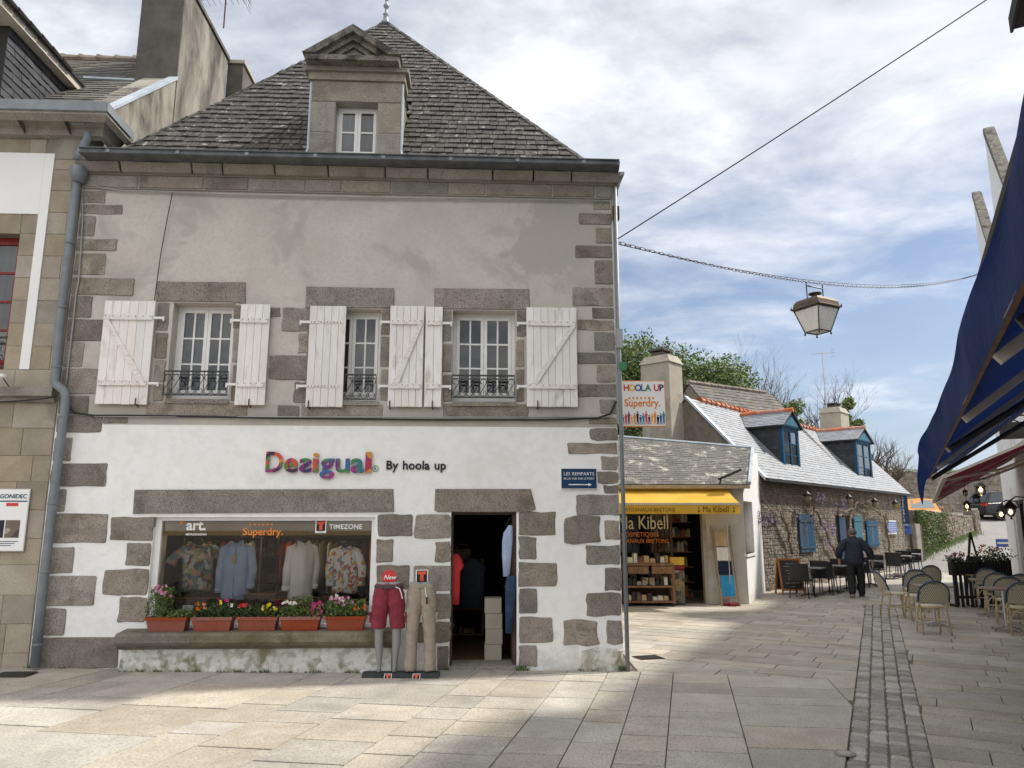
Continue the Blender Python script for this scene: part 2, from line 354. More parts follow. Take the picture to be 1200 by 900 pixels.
K['render'] = mk('cement_render', (.50, .47, .42), (.57, .54, .485), 1.6, .93, .3, 25, blotch=(.42, .395, .355), blsc=1.1, bllo=.53, blhi=.62, speck=(.44, .415, .37), spsc=20, spamt=.35, zdirt=(3.2, 4.7, (.40, .38, .34), 1.5), patch=((.75, 10.25, 5.7), .85, (.41, .388, .35)))
K['white'] = mk('white_lime_paint', (.83, .83, .815), (.88, .88, .87), 2.5, .8, .3, 22, speck=(.70, .69, .66), spsc=9, spamt=.25, blotch=(.72, .71, .67), blsc=1.1, bllo=.55, blhi=.75, zdirt=(-.25, .35, (.42, .41, .35), 4))
K['white_grimy'] = mk('grimy_white_paint', (.74, .735, .71), (.56, .545, .48), 3.5, .9, .6, 24, speck=(.25, .24, .16), spsc=11, spamt=.55, blotch=(.23, .225, .14), blsc=3.2, bllo=.52, blhi=.62)
K['slate'] = mk('old_slate', (.050, .046, .043), (.080, .074, .069), 7, .85, .4, 60, speck=(.30, .29, .27), spsc=16, spamt=.16, vary=.19, island='both', blotch=(.34, .33, .30), blsc=8, bllo=.60, blhi=.66)
K['slate_edge'] = mk('slate_under', (.04, .037, .034), rough=.95)
K['slate_grey'] = mk('pale_slate', (.215, .23, .255), (.27, .285, .31), 3, .5, .15, 40, vary=.14, island='both', spec=.5)
K['slate_lichen'] = mk('lichen_slate', (.12, .115, .108), (.175, .168, .155), 3, .9, .4, 40, vary=.13, island='both', blotch=(.42, .40, .34), blsc=3.0, bllo=.57, blhi=.63)
K['slate_dark'] = mk('dark_slate_cheek', (.035, .037, .042), (.06, .062, .068), 5, .65, .2, 40, vary=.25, island='both')
K['slate_far'] = mk('weathered_roof', (.11, .105, .095), (.17, .16, .145), 3, .9, .3, 30, blotch=(.30, .19, .07), blsc=1.5, bllo=.62, blhi=.75, vary=.12, island='both')
K['zinc_dark'] = mk('dark_zinc', (.10, .11, .12), (.16, .17, .18), 6, .6, .05, 30, metal=.25)
K['zinc'] = mk('zinc', (.20, .225, .25), (.27, .29, .31), 6, .5, .05, 30, metal=.35, spec=.5, vary=.05)
K['lead'] = mk('lead_flashing', (.36, .41, .46), (.48, .53, .58), 3, .5, .05, metal=.2)
K['pipe'] = mk('grey_pipe', (.155, .18, .20), (.20, .225, .245), 8, .5, .05, spec=.5)
K['wpaint'] = mk('white_wood_paint', (.76, .755, .74), (.82, .815, .80), 8, .55, .1, 60)
K['shutter'] = mk('peeling_shutter_paint', (.78, .745, .70), (.87, .845, .82), 6, .7, .45, 90, blotch=(.52, .49, .45), blsc=6, bllo=.54, blhi=.70, vary=.06, stretch=(1, 1, .25))
K['batten'] = mk('worn_batten_paint', (.76, .72, .67), (.85, .82, .78), 9, .7, .3, 90, speck=(.42, .38, .33), spsc=26, spamt=.32, vary=.05)
K['iron'] = mk('black_iron', (.022, .022, .022), (.035, .033, .03), 20, .5, .1, spec=.5)
K['rust'] = mk('rusty_iron', (.06, .03, .018), (.10, .05, .03), 30, .9, .3)
K['cable'] = mk('cable_black', (.03, .03, .03), rough=.6)
K['cable_grey'] = mk('cable_grey', (.36, .36, .35), rough=.6)
K['glass'] = glassm('window_glass', (.62, .66, .68), .95, .035)
K['dullglass'] = glassm('old_window_glass', (.62, .66, .68), .38, .02)
K['shopglass'] = glassm('shop_glass', (.78, .79, .80), .9, .035)
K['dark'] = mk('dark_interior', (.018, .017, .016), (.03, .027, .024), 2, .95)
K['curtain'] = mk('grey_curtain', (.16, .16, .155), (.22, .22, .215), 20, .95, .2, 20, stretch=(1, 1, .05))
K['woodfloor'] = mk('wood_floor', (.11, .065, .04), (.17, .11, .07), 6, .6, .2, stretch=(8, 1, 1))
K['wood'] = mk('brown_wood', (.19, .10, .05), (.28, .16, .085), 8, .65, .2, 60, stretch=(1, 1, .2))
K['wood_dark'] = mk('dark_wood', (.06, .035, .022), (.09, .055, .035), 8, .6, .15)
K['wood_pale'] = mk('pale_old_wood', (.30, .235, .16), (.40, .32, .23), 8, .8, .2)
K['terra'] = mk('terracotta_plastic', (.24, .062, .035), (.28, .078, .045), 10, .55, .08, 60, vary=.08)
K['tile'] = mk('terracotta_ridge', (.46, .17, .10), (.55, .25, .16), 6, .85, .25, 40, vary=.2, island='both')
K['soil'] = mk('soil', (.04, .028, .02), (.07, .05, .035), 30, .95, .4, 60)
K['leaf'] = mk('leaf_green', (.075, .115, .035), (.13, .18, .055), 14, .7, vary=.3, island='both')
K['leaf_dark'] = mk('leaf_dark', (.035, .06, .022), (.07, .105, .035), 10, .7, vary=.3, island='both')
K['leaf_fresh'] = mk('leaf_fresh', (.13, .18, .06), (.20, .26, .10), 10, .7, vary=.25, island='both')
K['petal_white'] = mk('petal_white', (.80, .79, .74), rough=.7, vary=.06)
K['petal_yellow'] = mk('petal_yellow', (.78, .60, .08), rough=.7, vary=.1)
K['petal_orange'] = mk('petal_orange', (.80, .20, .03), rough=.7, vary=.1)
K['petal_red'] = mk('petal_red', (.65, .03, .03), rough=.7, vary=.1)
K['petal_magenta'] = mk('petal_magenta', (.50, .03, .16), rough=.7, vary=.1)
K['petal_pink'] = mk('petal_pink', (.62, .28, .42), rough=.7, vary=.15)
K['petal_lilac'] = mk('petal_lilac', (.32, .22, .48), (.48, .36, .62), 20, .8, vary=.15, island='both')
K['paving'] = mk('granite_paving', (.39, .352, .298), (.47, .432, .375), 3.2, .82, .3, 70, speck=(.22, .20, .17), spsc=48, spamt=.55, vary=.13, island='both', blotch=(.31, .282, .243), blsc=1.1, bllo=.50, blhi=.70)
K['cobble'] = mk('granite_cobble', (.32, .30, .27), (.40, .38, .345), 9, .8, .35, 50, vary=.32, island='both', speck=(.16, .15, .135), spsc=80, spamt=.5)
K['joint'] = mk('sandy_joint', (.11, .095, .073), (.16, .138, .11), 3, .95, .4, 60, blotch=(.10, .10, .055), blsc=2)
K['asphalt'] = mk('asphalt', (.20, .195, .185), (.25, .24, .23), 2, .9, .2, 60)
K['rubble'] = mk('rubble_stone', (.20, .168, .135), (.30, .26, .215), 5, .95, .6, 30, vary=.2, island='both', speck=(.13, .11, .09), spsc=40, spamt=.5)
K['rubble_joint'] = mk('rubble_joint', (.17, .15, .12), (.235, .205, .17), 6, .95, .4, 30)
K['blue_paint'] = mk('blue_paint', (.013, .066, .135), (.018, .082, .165), 6, .55, .1, vary=.06)
K['blue_light'] = mk('light_blue_paint', (.04, .15, .21), (.055, .18, .25), 6, .55)
K['navy'] = mk('navy_enamel', (.012, .045, .11), rough=.35)
K['tarp_blue'] = mk('blue_canvas', (.006, .020, .085), (.011, .032, .125), 4, .8, .6, 5)
K['tarp_red'] = mk('maroon_canvas', (.14, .012, .022), (.19, .018, .03), 3, .85, .2, 20)
K['tarp_yellow'] = mk('yellow_canvas', (.68, .41, .05), (.76, .49, .075), 2, .85, .2, 12)
for k_, c_ in (('tarp_blue', (.010, .04, .20)), ('tarp_red', (.13, .010, .018)), ('tarp_yellow', (.85, .55, .06))):
    t_ = K[k_].node_tree; b_ = t_.nodes['Principled BSDF']; o_ = t_.nodes['Material Output']; tl = t_.nodes.new('ShaderNodeBsdfTranslucent'); tl.inputs[0].default_value = (*c_, 1)
    mi_ = t_.nodes.new('ShaderNodeMixShader'); mi_.inputs[0].default_value = .3; t_.links.new(b_.outputs[0], mi_.inputs[1]); t_.links.new(tl.outputs[0], mi_.inputs[2]); t_.links.new(mi_.outputs[0], o_.inputs[0])
K['cream'] = mk('cream_metal', (.46, .42, .35), (.54, .50, .43), 6, .6)
K['alu'] = mk('aluminium', (.55, .55, .56), rough=.3, metal=.9)
K['cement_gable'] = mk('streaked_cement', (.25, .235, .20), (.34, .32, .27), 2.2, .95, .8, 14, blotch=(.085, .078, .066), blsc=1.6, bllo=.44, blhi=.64, stretch=(1, 1, .35))
K['cement_dark'] = mk('dark_cement', (.095, .088, .078), (.14, .13, .115), 4, .95, .5, 25)
K['cement'] = mk('plain_cement', (.36, .325, .265), (.44, .40, .335), 2.5, .95, .25, 25, blotch=(.25, .235, .2), blsc=1.5, bllo=.55, blhi=.7)
K['pier'] = mk('pale_pier_render', (.48, .45, .40), (.55, .52, .47), 2.5, .95, .2, 25, blotch=(.38, .35, .31), blsc=2, bllo=.52, blhi=.7)
K['white_panel'] = mk('white_render', (.82, .825, .82), (.86, .865, .86), 2, .85, .1, 30)
K['red_frame'] = mk('dark_red_paint', (.22, .02, .018), (.26, .028, .024), 8, .5)
K['black'] = mk('black_paint', (.018, .018, .019), rough=.5)
K['black_wicker'] = mk('black_wicker', (.022, .022, .024), (.04, .04, .042), 60, .6, .5, 90)
K['tabletop'] = mk('grey_table_top', (.17, .17, .175), (.21, .21, .215), 8, .4)
K['rattan'] = mk('rattan_cane', (.47, .37, .22), (.56, .46, .30), 15, .55, .15, 60, vary=.1)
K['weave_green'] = mk('woven_green', (.13, .15, .10), (.17, .19, .125), 40, .6, .3, 90)
K['weave_cream'] = mk('woven_cream', (.46, .43, .31), (.55, .52, .40), 40, .6, .3, 90)
K['tabwood'] = mk('table_wood', (.17, .12, .085), (.24, .18, .13), 12, .5, .1, stretch=(6, 1, 1))
K['skin'] = mk('skin', (.50, .30, .21), rough=.6)
K['hair'] = mk('grey_hair', (.12, .105, .09), (.20, .18, .16), 60, .8, .4, 90)
K['jacket'] = mk('navy_jacket', (.017, .021, .035), (.028, .033, .05), 12, .75, .3, 20)
K['trousers'] = mk('black_trousers', (.012, .012, .014), (.02, .02, .022), 12, .8, .2, 20)
K['shoe'] = mk('dark_shoe', (.02, .02, .02), rough=.5)
K['sole'] = mk('pale_sole', (.30, .29, .26), rough=.7)
K['mann'] = mk('grey_mannequin', (.27, .275, .28), rough=.5)
K['shorts'] = mk('burgundy_cotton', (.20, .028, .045), (.25, .04, .06), 14, .9, .5, 22)
K['khaki'] = mk('khaki_cotton', (.30, .255, .20), (.36, .31, .25), 12, .9, .5, 20)
K['belt'] = mk('woven_belt', (.06, .045, .055), (.10, .075, .08), 40, .8)
K['red'] = mk('red_print', (.62, .045, .05), rough=.5)
K['tred'] = mk('orange_red_print', (.72, .10, .05), rough=.5)
K['white_plain'] = mk('white_print', (.85, .85, .84), rough=.5)
K['black_print'] = mk('black_print', (.012, .012, .013), rough=.5)
K['orange_print'] = mk('orange_print', (.75, .25, .05), rough=.5)
K['cream_print'] = mk('cream_print', (.66, .63, .52), rough=.6)
K['brown_print'] = mk('brown_print', (.11, .06, .02), rough=.7)
K['green_print'] = mk('green_print', (.05, .22, .10), rough=.5)
K['blue_print'] = mk('blue_print', (.05, .11, .38), rough=.5)
K['teal_print'] = mk('teal_print', (.02, .22, .28), rough=.5)
K['yellow_print'] = mk('yellow_print', (.75, .46, .06), rough=.5)
K['purple_print'] = mk('purple_print', (.17, .04, .20), rough=.5)
K['car_orange'] = mk('orange_car_paint', (.62, .27, .045), rough=.25, spec=.5, coat=.6)
K['car_black'] = mk('black_car_paint', (.010, .011, .014), rough=.3, spec=.4, coat=.2)
K['car_glass'] = mk('car_glass', (.03, .037, .04), rough=.06, spec=.8)
K['tyre'] = mk('tyre', (.02, .02, .02), rough=.9)
K['tail'] = mk('tail_lamp', (.5, .02, .02), rough=.25)
K['bark'] = mk('bark', (.11, .09, .075), (.17, .145, .12), 10, .95, .4)
K['vine'] = mk('vine_bark', (.16, .12, .085), (.25, .19, .14), 12, .95, .5, 30)
K['grass'] = mk('hill_grass', (.08, .12, .035), (.12, .16, .05), 1, .95, .4, 3)
K['frost'] = mk('frosted_glass', (.66, .66, .64), (.74, .74, .72), 4, .35)
K['brass'] = mk('weathered_brass', (.09, .07, .05), (.15, .115, .075), 9, .6, .2, metal=.4)
K['amber'] = mk('amber_glass', (.26, .21, .12), rough=.25)
K['bulb'] = emis('warm_bulb', (1, .62, .25), 5)
K['spot'] = emis('shop_spot', (1, .72, .38), 75)
K['denim'] = mk('denim', (.02, .04, .085), (.035, .065, .12), 12, .9, .3, 30)
K['blue_shirt'] = mk('pale_blue_linen', (.30, .38, .55), (.38, .46, .62), 7, .9, .4, 14)
K['white_shirt'] = mk('white_cotton', (.74, .73, .69), (.80, .79, .76), 7, .9, .3, 14)
K['ochre'] = mk('plain_ochre', (.27, .17, .035), rough=.6)
K['suitcase'] = mk('brown_leather', (.06, .04, .035), rough=.5)
K['towel_blue'] = mk('blue_towel', (.03, .25, .48), (.05, .32, .56), 8, .95, .3)
K['towel_navy'] = mk('navy_towel', (.015, .025, .06), rough=.95)
K['kraft'] = mk('kraft_card', (.46, .33, .19), (.52, .38, .23), 8, .9)
K['board'] = mk('slate_board', (.03, .033, .034), (.045, .048, .05), 6, .8)
K['oboard'] = mk('orange_wood', (.36, .12, .04), (.42, .15, .05), 8, .5)
def voro(name, cols, sc, rough=.6, seedoff=0):
    m = bpy.data.materials.new(name); m.use_nodes = True; t = m.node_tree; N = t.nodes; L = t.links; b = N['Principled BSDF']; b.inputs['Roughness'].default_value = rough
    g = N.new('ShaderNodeNewGeometry'); nz = N.new('ShaderNodeTexNoise'); nz.inputs['Scale'].default_value = sc * .6; L.new(g.outputs['Position'], nz.inputs['Vector'])
    ad = N.new('ShaderNodeVectorMath'); ad.operation = 'MULTIPLY_ADD'; L.new(nz.outputs['Color'], ad.inputs[0]); ad.inputs[1].default_value = (.12, .12, .12); L.new(g.outputs['Position'], ad.inputs[2])
    v = N.new('ShaderNodeTexVoronoi'); v.inputs['Scale'].default_value = sc; L.new(ad.outputs[0], v.inputs['Vector'])
    sp = N.new('ShaderNodeSeparateColor'); L.new(v.outputs['Color'], sp.inputs[0]); r = N.new('ShaderNodeValToRGB'); r.color_ramp.interpolation = 'CONSTANT'
    L.new(sp.outputs[seedoff % 3], r.inputs[0]); n = len(cols)
    for i, c in enumerate(cols):
        e = r.color_ramp.elements[i] if i < 2 else r.color_ramp.elements.new(i / n)
        e.position = i / n; e.color = (*c, 1)
    L.new(r.outputs[0], b.inputs['Base Color']); return m
K['print_floral'] = voro('floral_print', [(.05, .10, .12), (.30, .28, .10), (.45, .40, .36), (.10, .20, .22), (.45, .22, .16), (.08, .07, .05)], 16)
K['print_white'] = voro('white_shirt_print', [(.75, .74, .70), (.72, .72, .70), (.76, .74, .70), (.55, .12, .08), (.25, .25, .28), (.7, .45, .1), (.75, .74, .7), (.74, .73, .7)], 22, seedoff=1)
K['desi_a'] = voro('letter_colours', [(.40, .02, .06), (.55, .07, .03), (.30, .03, .16), (.09, .20, .03), (.55, .25, .03), (.05, .01, .06)], 10)
K['desi_b'] = voro('letter_colours_violet', [(.16, .02, .16), (.02, .16, .20), (.04, .02, .12), (.30, .03, .16), (.05, .20, .07), (.03, .12, .30)], 10, seedoff=1)
K['goods'] = voro('packed_goods', [(.16, .12, .09), (.32, .27, .2), (.07, .05, .045), (.38, .33, .27), (.22, .06, .05), (.13, .16, .11), (.30, .20, .08)], 9)
# ================================================================== ground
def clip(poly, a, b, c):
    """keep a*x+b*y<=c"""
    out = []
    for i in range(len(poly)):
        p, q = poly[i], poly[(i + 1) % len(poly)]; dp = a * p[0] + b * p[1] - c; dq = a * q[0] + b * q[1] - c
        if dp <= 0: out.append(p)
        if (dp < 0 < dq) or (dq < 0 < dp):
            t = dp / (dp - dq); out.append((p[0] + (q[0] - p[0]) * t, p[1] + (q[1] - p[1]) * t))
    return out
def area(p): return abs(sum(p[i][0] * p[(i + 1) % len(p)][1] - p[(i + 1) % len(p)][0] * p[i][1] for i in range(len(p)))) / 2
g = M(); gx = [-400, -120, -60, -30, -15, -8, -6, -4, -2, 0, 2, 4, 7, 10, 14, 18, 22, 26, 30, 36, 45, 60, 120, 400]; gy = [-200, -60, -20, -8, 0, 4, 8, 12, 16, 18, 20, 22, 24, 26, 28, 29, 30, 31, 32, 33, 34, 35, 36, 38, 40, 42, 44, 46, 47, 52, 60, 80, 120, 300, 700]
for j in range(len(gy) - 1):
    for i in range(len(gx) - 1):
        g.quad(*[(x, y, G(x, y) - .022) for x, y in ((gx[i], gy[j]), (gx[i + 1], gy[j]), (gx[i + 1], gy[j + 1]), (gx[i], gy[j + 1]))])
g.ob('ground', K['joint'], smooth=True, kind='structure')
def inset_poly(poly, d):
    n = len(poly); sg = sum(poly[i][0] * poly[(i + 1) % n][1] - poly[(i + 1) % n][0] * poly[i][1] for i in range(n)); sg = 1 if sg > 0 else -1
    cx, cy = sum(p[0] for p in poly) / n, sum(p[1] for p in poly) / n; out = []
    for i in range(n):
        p0, p, p1 = poly[i - 1], poly[i], poly[(i + 1) % n]; e0 = (p[0] - p0[0], p[1] - p0[1]); e1 = (p1[0] - p[0], p1[1] - p[1])
        l0, l1 = sqrt(e0[0] ** 2 + e0[1] ** 2) + 1e-9, sqrt(e1[0] ** 2 + e1[1] ** 2) + 1e-9
        n0 = (-e0[1] / l0 * sg, e0[0] / l0 * sg); n1 = (-e1[1] / l1 * sg, e1[0] / l1 * sg); bx_, by_ = n0[0] + n1[0], n0[1] + n1[1]; k = (bx_ * n0[0] + by_ * n0[1])
        k = d / k if k > .25 else d; q = (p[0] + bx_ * k, p[1] + by_ * k)
        lim = sqrt((cx - p[0]) ** 2 + (cy - p[1]) ** 2) * .45; mv = sqrt((q[0] - p[0]) ** 2 + (q[1] - p[1]) ** 2)
        if mv > lim: q = (p[0] + (cx - p[0]) * .3, p[1] + (cy - p[1]) * .3)
        out.append(q)
    return out
def slab(poly, gap=.005, th=.03, top=0.0, bev=.003, tilt=.003):
    """paving piece following the ground"""
    n = len(poly); cx = sum(p[0] for p in poly) / n; cy = sum(p[1] for p in poly) / n
    tx, ty, dz = rnd.uniform(-tilt, tilt), rnd.uniform(-tilt, tilt), rnd.uniform(-.0015, .0015) + top
    def z(p): return G(*p) + dz + tx * (p[0] - cx) + ty * (p[1] - cy)
    a = inset_poly(poly, gap); b = inset_poly(poly, gap + bev)
    v = [(p[0], p[1], z(p)) for p in b] + [(p[0], p[1], z(p) - bev) for p in a] + [(p[0], p[1], z(p) - th) for p in a]
    f = [tuple(range(n))] + [(n + i, n + (i + 1) % n, (i + 1) % n, i) for i in range(n)] + [(2 * n + i, 2 * n + (i + 1) % n, n + (i + 1) % n, n + i) for i in range(n)]
    return v, f
SD = Vector((.4295, .903)); SN = Vector((.903, -.4295)); SP = Vector((2.59, 6.29))      # cobble strip direction, right normal, left edge point
SW = .63
def facade_clip(poly):       # keep in front of the shop facade line
    return clip(poly, -FN.x, -FN.y, -(FN.x * P0.x + FN.y * P0.y) - .01)
Q = []
AB_p, AB_n = Vector((1.56, 10.16)), Vector((.184, .983))
# zone A: columns running away from the camera, irregular cross joints
d1 = Vector((.222, .975)); c2 = Vector((.994, -.11))
x = -12.5; wi = [.42, .40, .68, 1.15, .5, .62, .8, .45, .7, .55]; i = 0
while x < 7:
    wd = wi[i % len(wi)] * rnd.uniform(.92, 1.06); i += 1; y = 2.2 + rnd.random() * .5
    while y < 12:
        h = rnd.choice([.38, .48, .55, .62, .72, .9]) * (1.15 if x < -2 else 1) ; o = c2 * (x - .74) + d1 * y
        hg = h - rnd.uniform(.010, .018); poly = [tuple(o), tuple(o + c2 * wd), tuple(o + c2 * wd + d1 * hg), tuple(o + d1 * hg)]
        y += h
        poly = facade_clip(poly) if o.x < 1.6 or o.y < 9 else poly
        if len(poly) > 2: poly = clip(poly, AB_n.x, AB_n.y, AB_n.dot(AB_p))
        if len(poly) > 2: poly = clip(poly, SN.x, SN.y, SN.dot(SP) + .003)
        if len(poly) > 2 and area(poly) > .02: Q.append(slab(poly))
    x += wd
# zones B and C: rows across the lane
ld = Vector((.48, .877)); rd = Vector((.877, -.48))
BC = []
y = -6.0
while y < 34:
    h = rnd.choice([.34, .40, .44, .5]); x = -8 + rnd.random()
    while x < 20:
        l = rnd.uniform(.5, 1.25); o = rd * x + ld * y
        x += l
        if o.y < 2.5 or o.y > 35 or o.x < .5: continue
        hg = h - rnd.uniform(.012, .020); poly = [tuple(o), tuple(o + rd * l), tuple(o + rd * l + ld * hg), tuple(o + ld * hg)]
        B_ = clip(poly, -AB_n.x, -AB_n.y, -AB_n.dot(AB_p))
        if len(B_) > 2: B_ = clip(B_, SN.x, SN.y, SN.dot(SP) + .003)
        if len(B_) > 2: B_ = clip(B_, -1, 0, -1.62)              # right of the shop's corner
        C_ = clip(poly, -SN.x, -SN.y, -SN.dot(SP) - SW + .003)
        D_ = []
        if o.dot(SD) > SP.dot(SD) + 13.6: C_ = []; B_ = clip(poly, -1, 0, -1.62)
        for pl in (B_, C_):
            if len(pl) > 2 and area(pl) > .02:
                cx, cy = sum(p[0] for p in pl) / len(pl), sum(p[1] for p in pl) / len(pl)
                if cx < 5.2 and cy > 18.8: continue
                if Vector((cx - 7.0, cy - 21.4)).dot(Vector((-.751, .660))) > .1 and cy > 20: continue
                if Vector((cx - 8.3, cy - 9.75)).dot(Vector((.889, -.459))) > .3: continue
                pr = proj((cx, cy, G(cx, cy)))
                if not pr or pr[0] > 1750: continue
                Q.append(slab(pl))
    y += h
pav = T('paving', None, None); pav['kind'] = 'structure'
pieces(Q, 'paving_slab', K['paving'], pav, 300)
# cobbled drain strip, four columns
cb = []
for c in range(4):
    s = -3.2 + rnd.random() * .1
    while s < 13.8:
        l = rnd.uniform(.10, .19); a = c * SW / 4 + .004; b = a + SW / 4 - .002
        jj = lambda: rnd.uniform(-.006, .006)
        s0_, s1_ = s + .009, s + l - .009; pts = [SP + SD * (s0_ + jj()) + SN * (a + jj()), SP + SD * (s0_ + jj()) + SN * (b + jj()), SP + SD * (s1_ + jj()) + SN * (b + jj()), SP + SD * (s1_ + jj()) + SN * (a + jj())]
        m_ = [p for k in range(4) for p in (pts[k], (pts[k] + pts[(k + 1) % 4]) / 2 * 1.0)]
        cen = (pts[0] + pts[1] + pts[2] + pts[3]) / 4
        m_ = [p if k % 2 else cen + (p - cen) * .95 for k, p in enumerate(m_)]
        cb.append(slab([tuple(p) for p in m_], gap=.004, bev=.013, top=rnd.uniform(-.012, .002), tilt=.06, th=.05)); s += l
st = T('cobble_strip', None, None); st['kind'] = 'structure'
pieces(cb, 'cobble', K['cobble'], st, 300)
# asphalt road climbing away
m = M(); pr_l = [(13.6, 30.0), (16.8, 33.2), (20.4, 38.5), (24.5, 44.2), (24.0, 52), (20, 58)]; pr_r = [(24, 24.5), (26, 32), (29, 38), (34, 43), (44, 50), (60, 58)]
N_ = 10
def lerp(a, b, t): return tuple(a[i] + (b[i] - a[i]) * t for i in range(len(a)))
rows = []
for k in range(5):
    for t in range(4):
        L_, R_ = lerp(pr_l[k], pr_l[k + 1], t / 4), lerp(pr_r[k], pr_r[k + 1], t / 4); rows.append([lerp(L_, R_, q / N_) for q in range(N_ + 1)])
rows.append([lerp(pr_l[5], pr_r[5], q / N_) for q in range(N_ + 1)])
for r0, r1 in zip(rows, rows[1:]):
    for q in range(N_):
        m.quad(*[(p[0], p[1], G(*p) + .012) for p in (r0[q], r0[q + 1], r1[q + 1], r1[q])])
m.ob('road', K['asphalt'], smooth=True, kind='structure')
# drain covers
def cover(px, py, w_, h_, label, round_=False, ang=0):
    p = ground(px, py); t = T('drain_cover', label, 'drain cover', (p.x, p.y, p.z + .004), ang)
    m = M()
    if round_: m.lathe([(w_ / 2, 0), (w_ / 2, .006), (w_ / 2 - .01, .009)], n=24); m.ob('rim', K['cobble'], t); m = M(); m.lathe([(w_ / 2 - .03, .008), (w_ / 2 - .035, .012)], n=20); m.ob('lid', K['cobble'], t)
    else:
        wallgrid_ = M(); wallgrid_.prism([(-w_ / 2, -h_ / 2), (w_ / 2, -h_ / 2), (w_ / 2, h_ / 2), (-w_ / 2, h_ / 2)], 0, .004, 'z'); wallgrid_.ob('plate', K['rust'], t)
        for i in range(6):
            m = M(); y_ = -h_ / 2 + h_ * (i + .5) / 6; m.box(-w_ / 2 + .02, w_ / 2 - .02, y_ - h_ / 22, y_ + h_ / 22, .004, .012); m.ob('bar', K['iron'], t)
    return t
cover(16, 791, .42, .3, 'dark rectangular drain cover in the paving before the stone building at far left', ang=.05)
cover(760, 771, .38, .28, 'rusty square drain grate in the paving beside the corner of the white shop', ang=.3)
cover(990, 884, .17, .2, 'small round metal cover beside the cobbled strip in the foreground', True)
# ================================================================== main shop building (local: x = along facade, y = inwards, z up)
BL = T('corner_shop_building', 'stone and white painted corner shop with steep slate roof, dormer and white shutters', 'building', tuple(P0), FA)
def fr(x0, y0, x1, y1, off=0):
    ym, xm = (y0 + y1) / 2, (x0 + x1) / 2
    return fac(x0, ym, off)[0], fac(x1, ym, off)[0], fac(xm, y1, off)[1], fac(xm, y0, off)[1]
UL, UR, ZB, ZT = -5.62, 1.84, -.35, 6.62
ZW = fac(400, 499)[1]                                             # top edge of the white paint
W1 = fr(199, 355, 272, 468); W2 = fr(374, 362, 445, 470); W3 = fr(530, 364, 604, 471)
SHOP = (-4.24, -1.40, .40, 1.745); DOOR = (-.405, .462, -.6, 1.82)
m = M(); wallgrid(m, UL, UR, ZW, ZT, [W1, W2, W3], 0, .45); m.ob('upper_wall', K['render'], BL)
m = M(); wallgrid(m, UL, UR, ZB, ZW - .001, [SHOP, DOOR], 0, .45); m.ob('lower_wall', K['white'], BL)
m = M(); m.box(UR - .45, UR, .452, 8.0, ZB, ZT - .01); m.ob('side_wall', K['render'], BL)
m = M(); m.box(UL, UL + .4, .452, 8.0, ZB, ZT - .01); m.ob('side_wall', K['render'], BL)
m = M(); m.box(UL + .401, UR - .451, 7.6, 8.0, ZB, ZT - .01); m.ob('back_wall', K['render'], BL)
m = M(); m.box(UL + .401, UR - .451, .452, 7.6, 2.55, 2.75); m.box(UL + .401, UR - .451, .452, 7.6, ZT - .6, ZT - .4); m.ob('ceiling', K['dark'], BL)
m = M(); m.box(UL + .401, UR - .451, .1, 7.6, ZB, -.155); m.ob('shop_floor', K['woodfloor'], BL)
ST = []
def S_(x0, y0, x1, y1, l=None, r=None, **k):
    a, b, c, d = fr(x0, y0, x1, y1)
    if l is not None: a = l
    if r is not None: b = r
    ST.append(stone(a, b, c, d, **k))
# upper floor quoins, left then right
for x1, y0, y1 in [(124, 224, 238), (144, 240, 251), (112, 253, 277), (137, 280, 294), (124, 297, 322), (157, 326, 346), (108, 347, 372), (122, 374, 400), (98, 401, 430), (116, 432, 462), (104, 464, 485), (120, 487, 507)]: S_(90, y0, x1, y1, l=UL + .01)
for x0, y0, y1 in [(695, 237, 246), (678, 250, 263), (698, 267, 285), (674, 288, 302), (697, 305, 333), (671, 337, 359), (694, 361, 373), (677, 375, 387), (696, 389, 411), (677, 413, 426), (699, 428, 448), (677, 450, 465), (703, 468, 485), (690, 489, 497)]: S_(x0, y0, 720, y1, r=UR - .004)
# ground floor quoins
for x1, y0, y1 in [(84, 513, 540), (125, 543, 570), (77, 573, 600), (126, 602, 636), (86, 641, 672), (112, 675, 710), (77, 713, 745), (139, 747, 783)]: S_(60, y0, x1, y1, l=UL + .01)
for x0, y0, y1 in [(691, 502, 516), (665, 519, 532), (704, 535, 551), (700, 553, 567), (707, 569, 578), (675, 580, 604), (708, 610, 633), (687, 639, 661), (708, 665, 692), (687, 695, 722), (711, 727, 755)]: S_(x0, y0, 726, y1, r=UR - .004, j=.012)
for r_ in [(660, 606, 703, 637), (659, 727, 701, 757)]: S_(*r_, j=.022)
# around the doorway and the shop window
for r_ in [(608, 600, 651, 627), (608, 629, 628, 656), (608, 659, 653, 687), (608, 690, 629, 719), (608, 723, 648, 753), (608, 756, 629, 781),
           (486, 603, 528, 631), (510, 635, 528, 659), (485, 662, 528, 692), (508, 696, 528, 725), (489, 729, 528, 753), (512, 757, 526, 785),
           (443, 603, 484, 628), (441, 632, 461, 659), (441, 662, 480, 690), (130, 606, 180, 633), (148, 636, 177, 663), (121, 667, 174, 697), (139, 700, 172, 729)]: S_(*r_, j=.01)
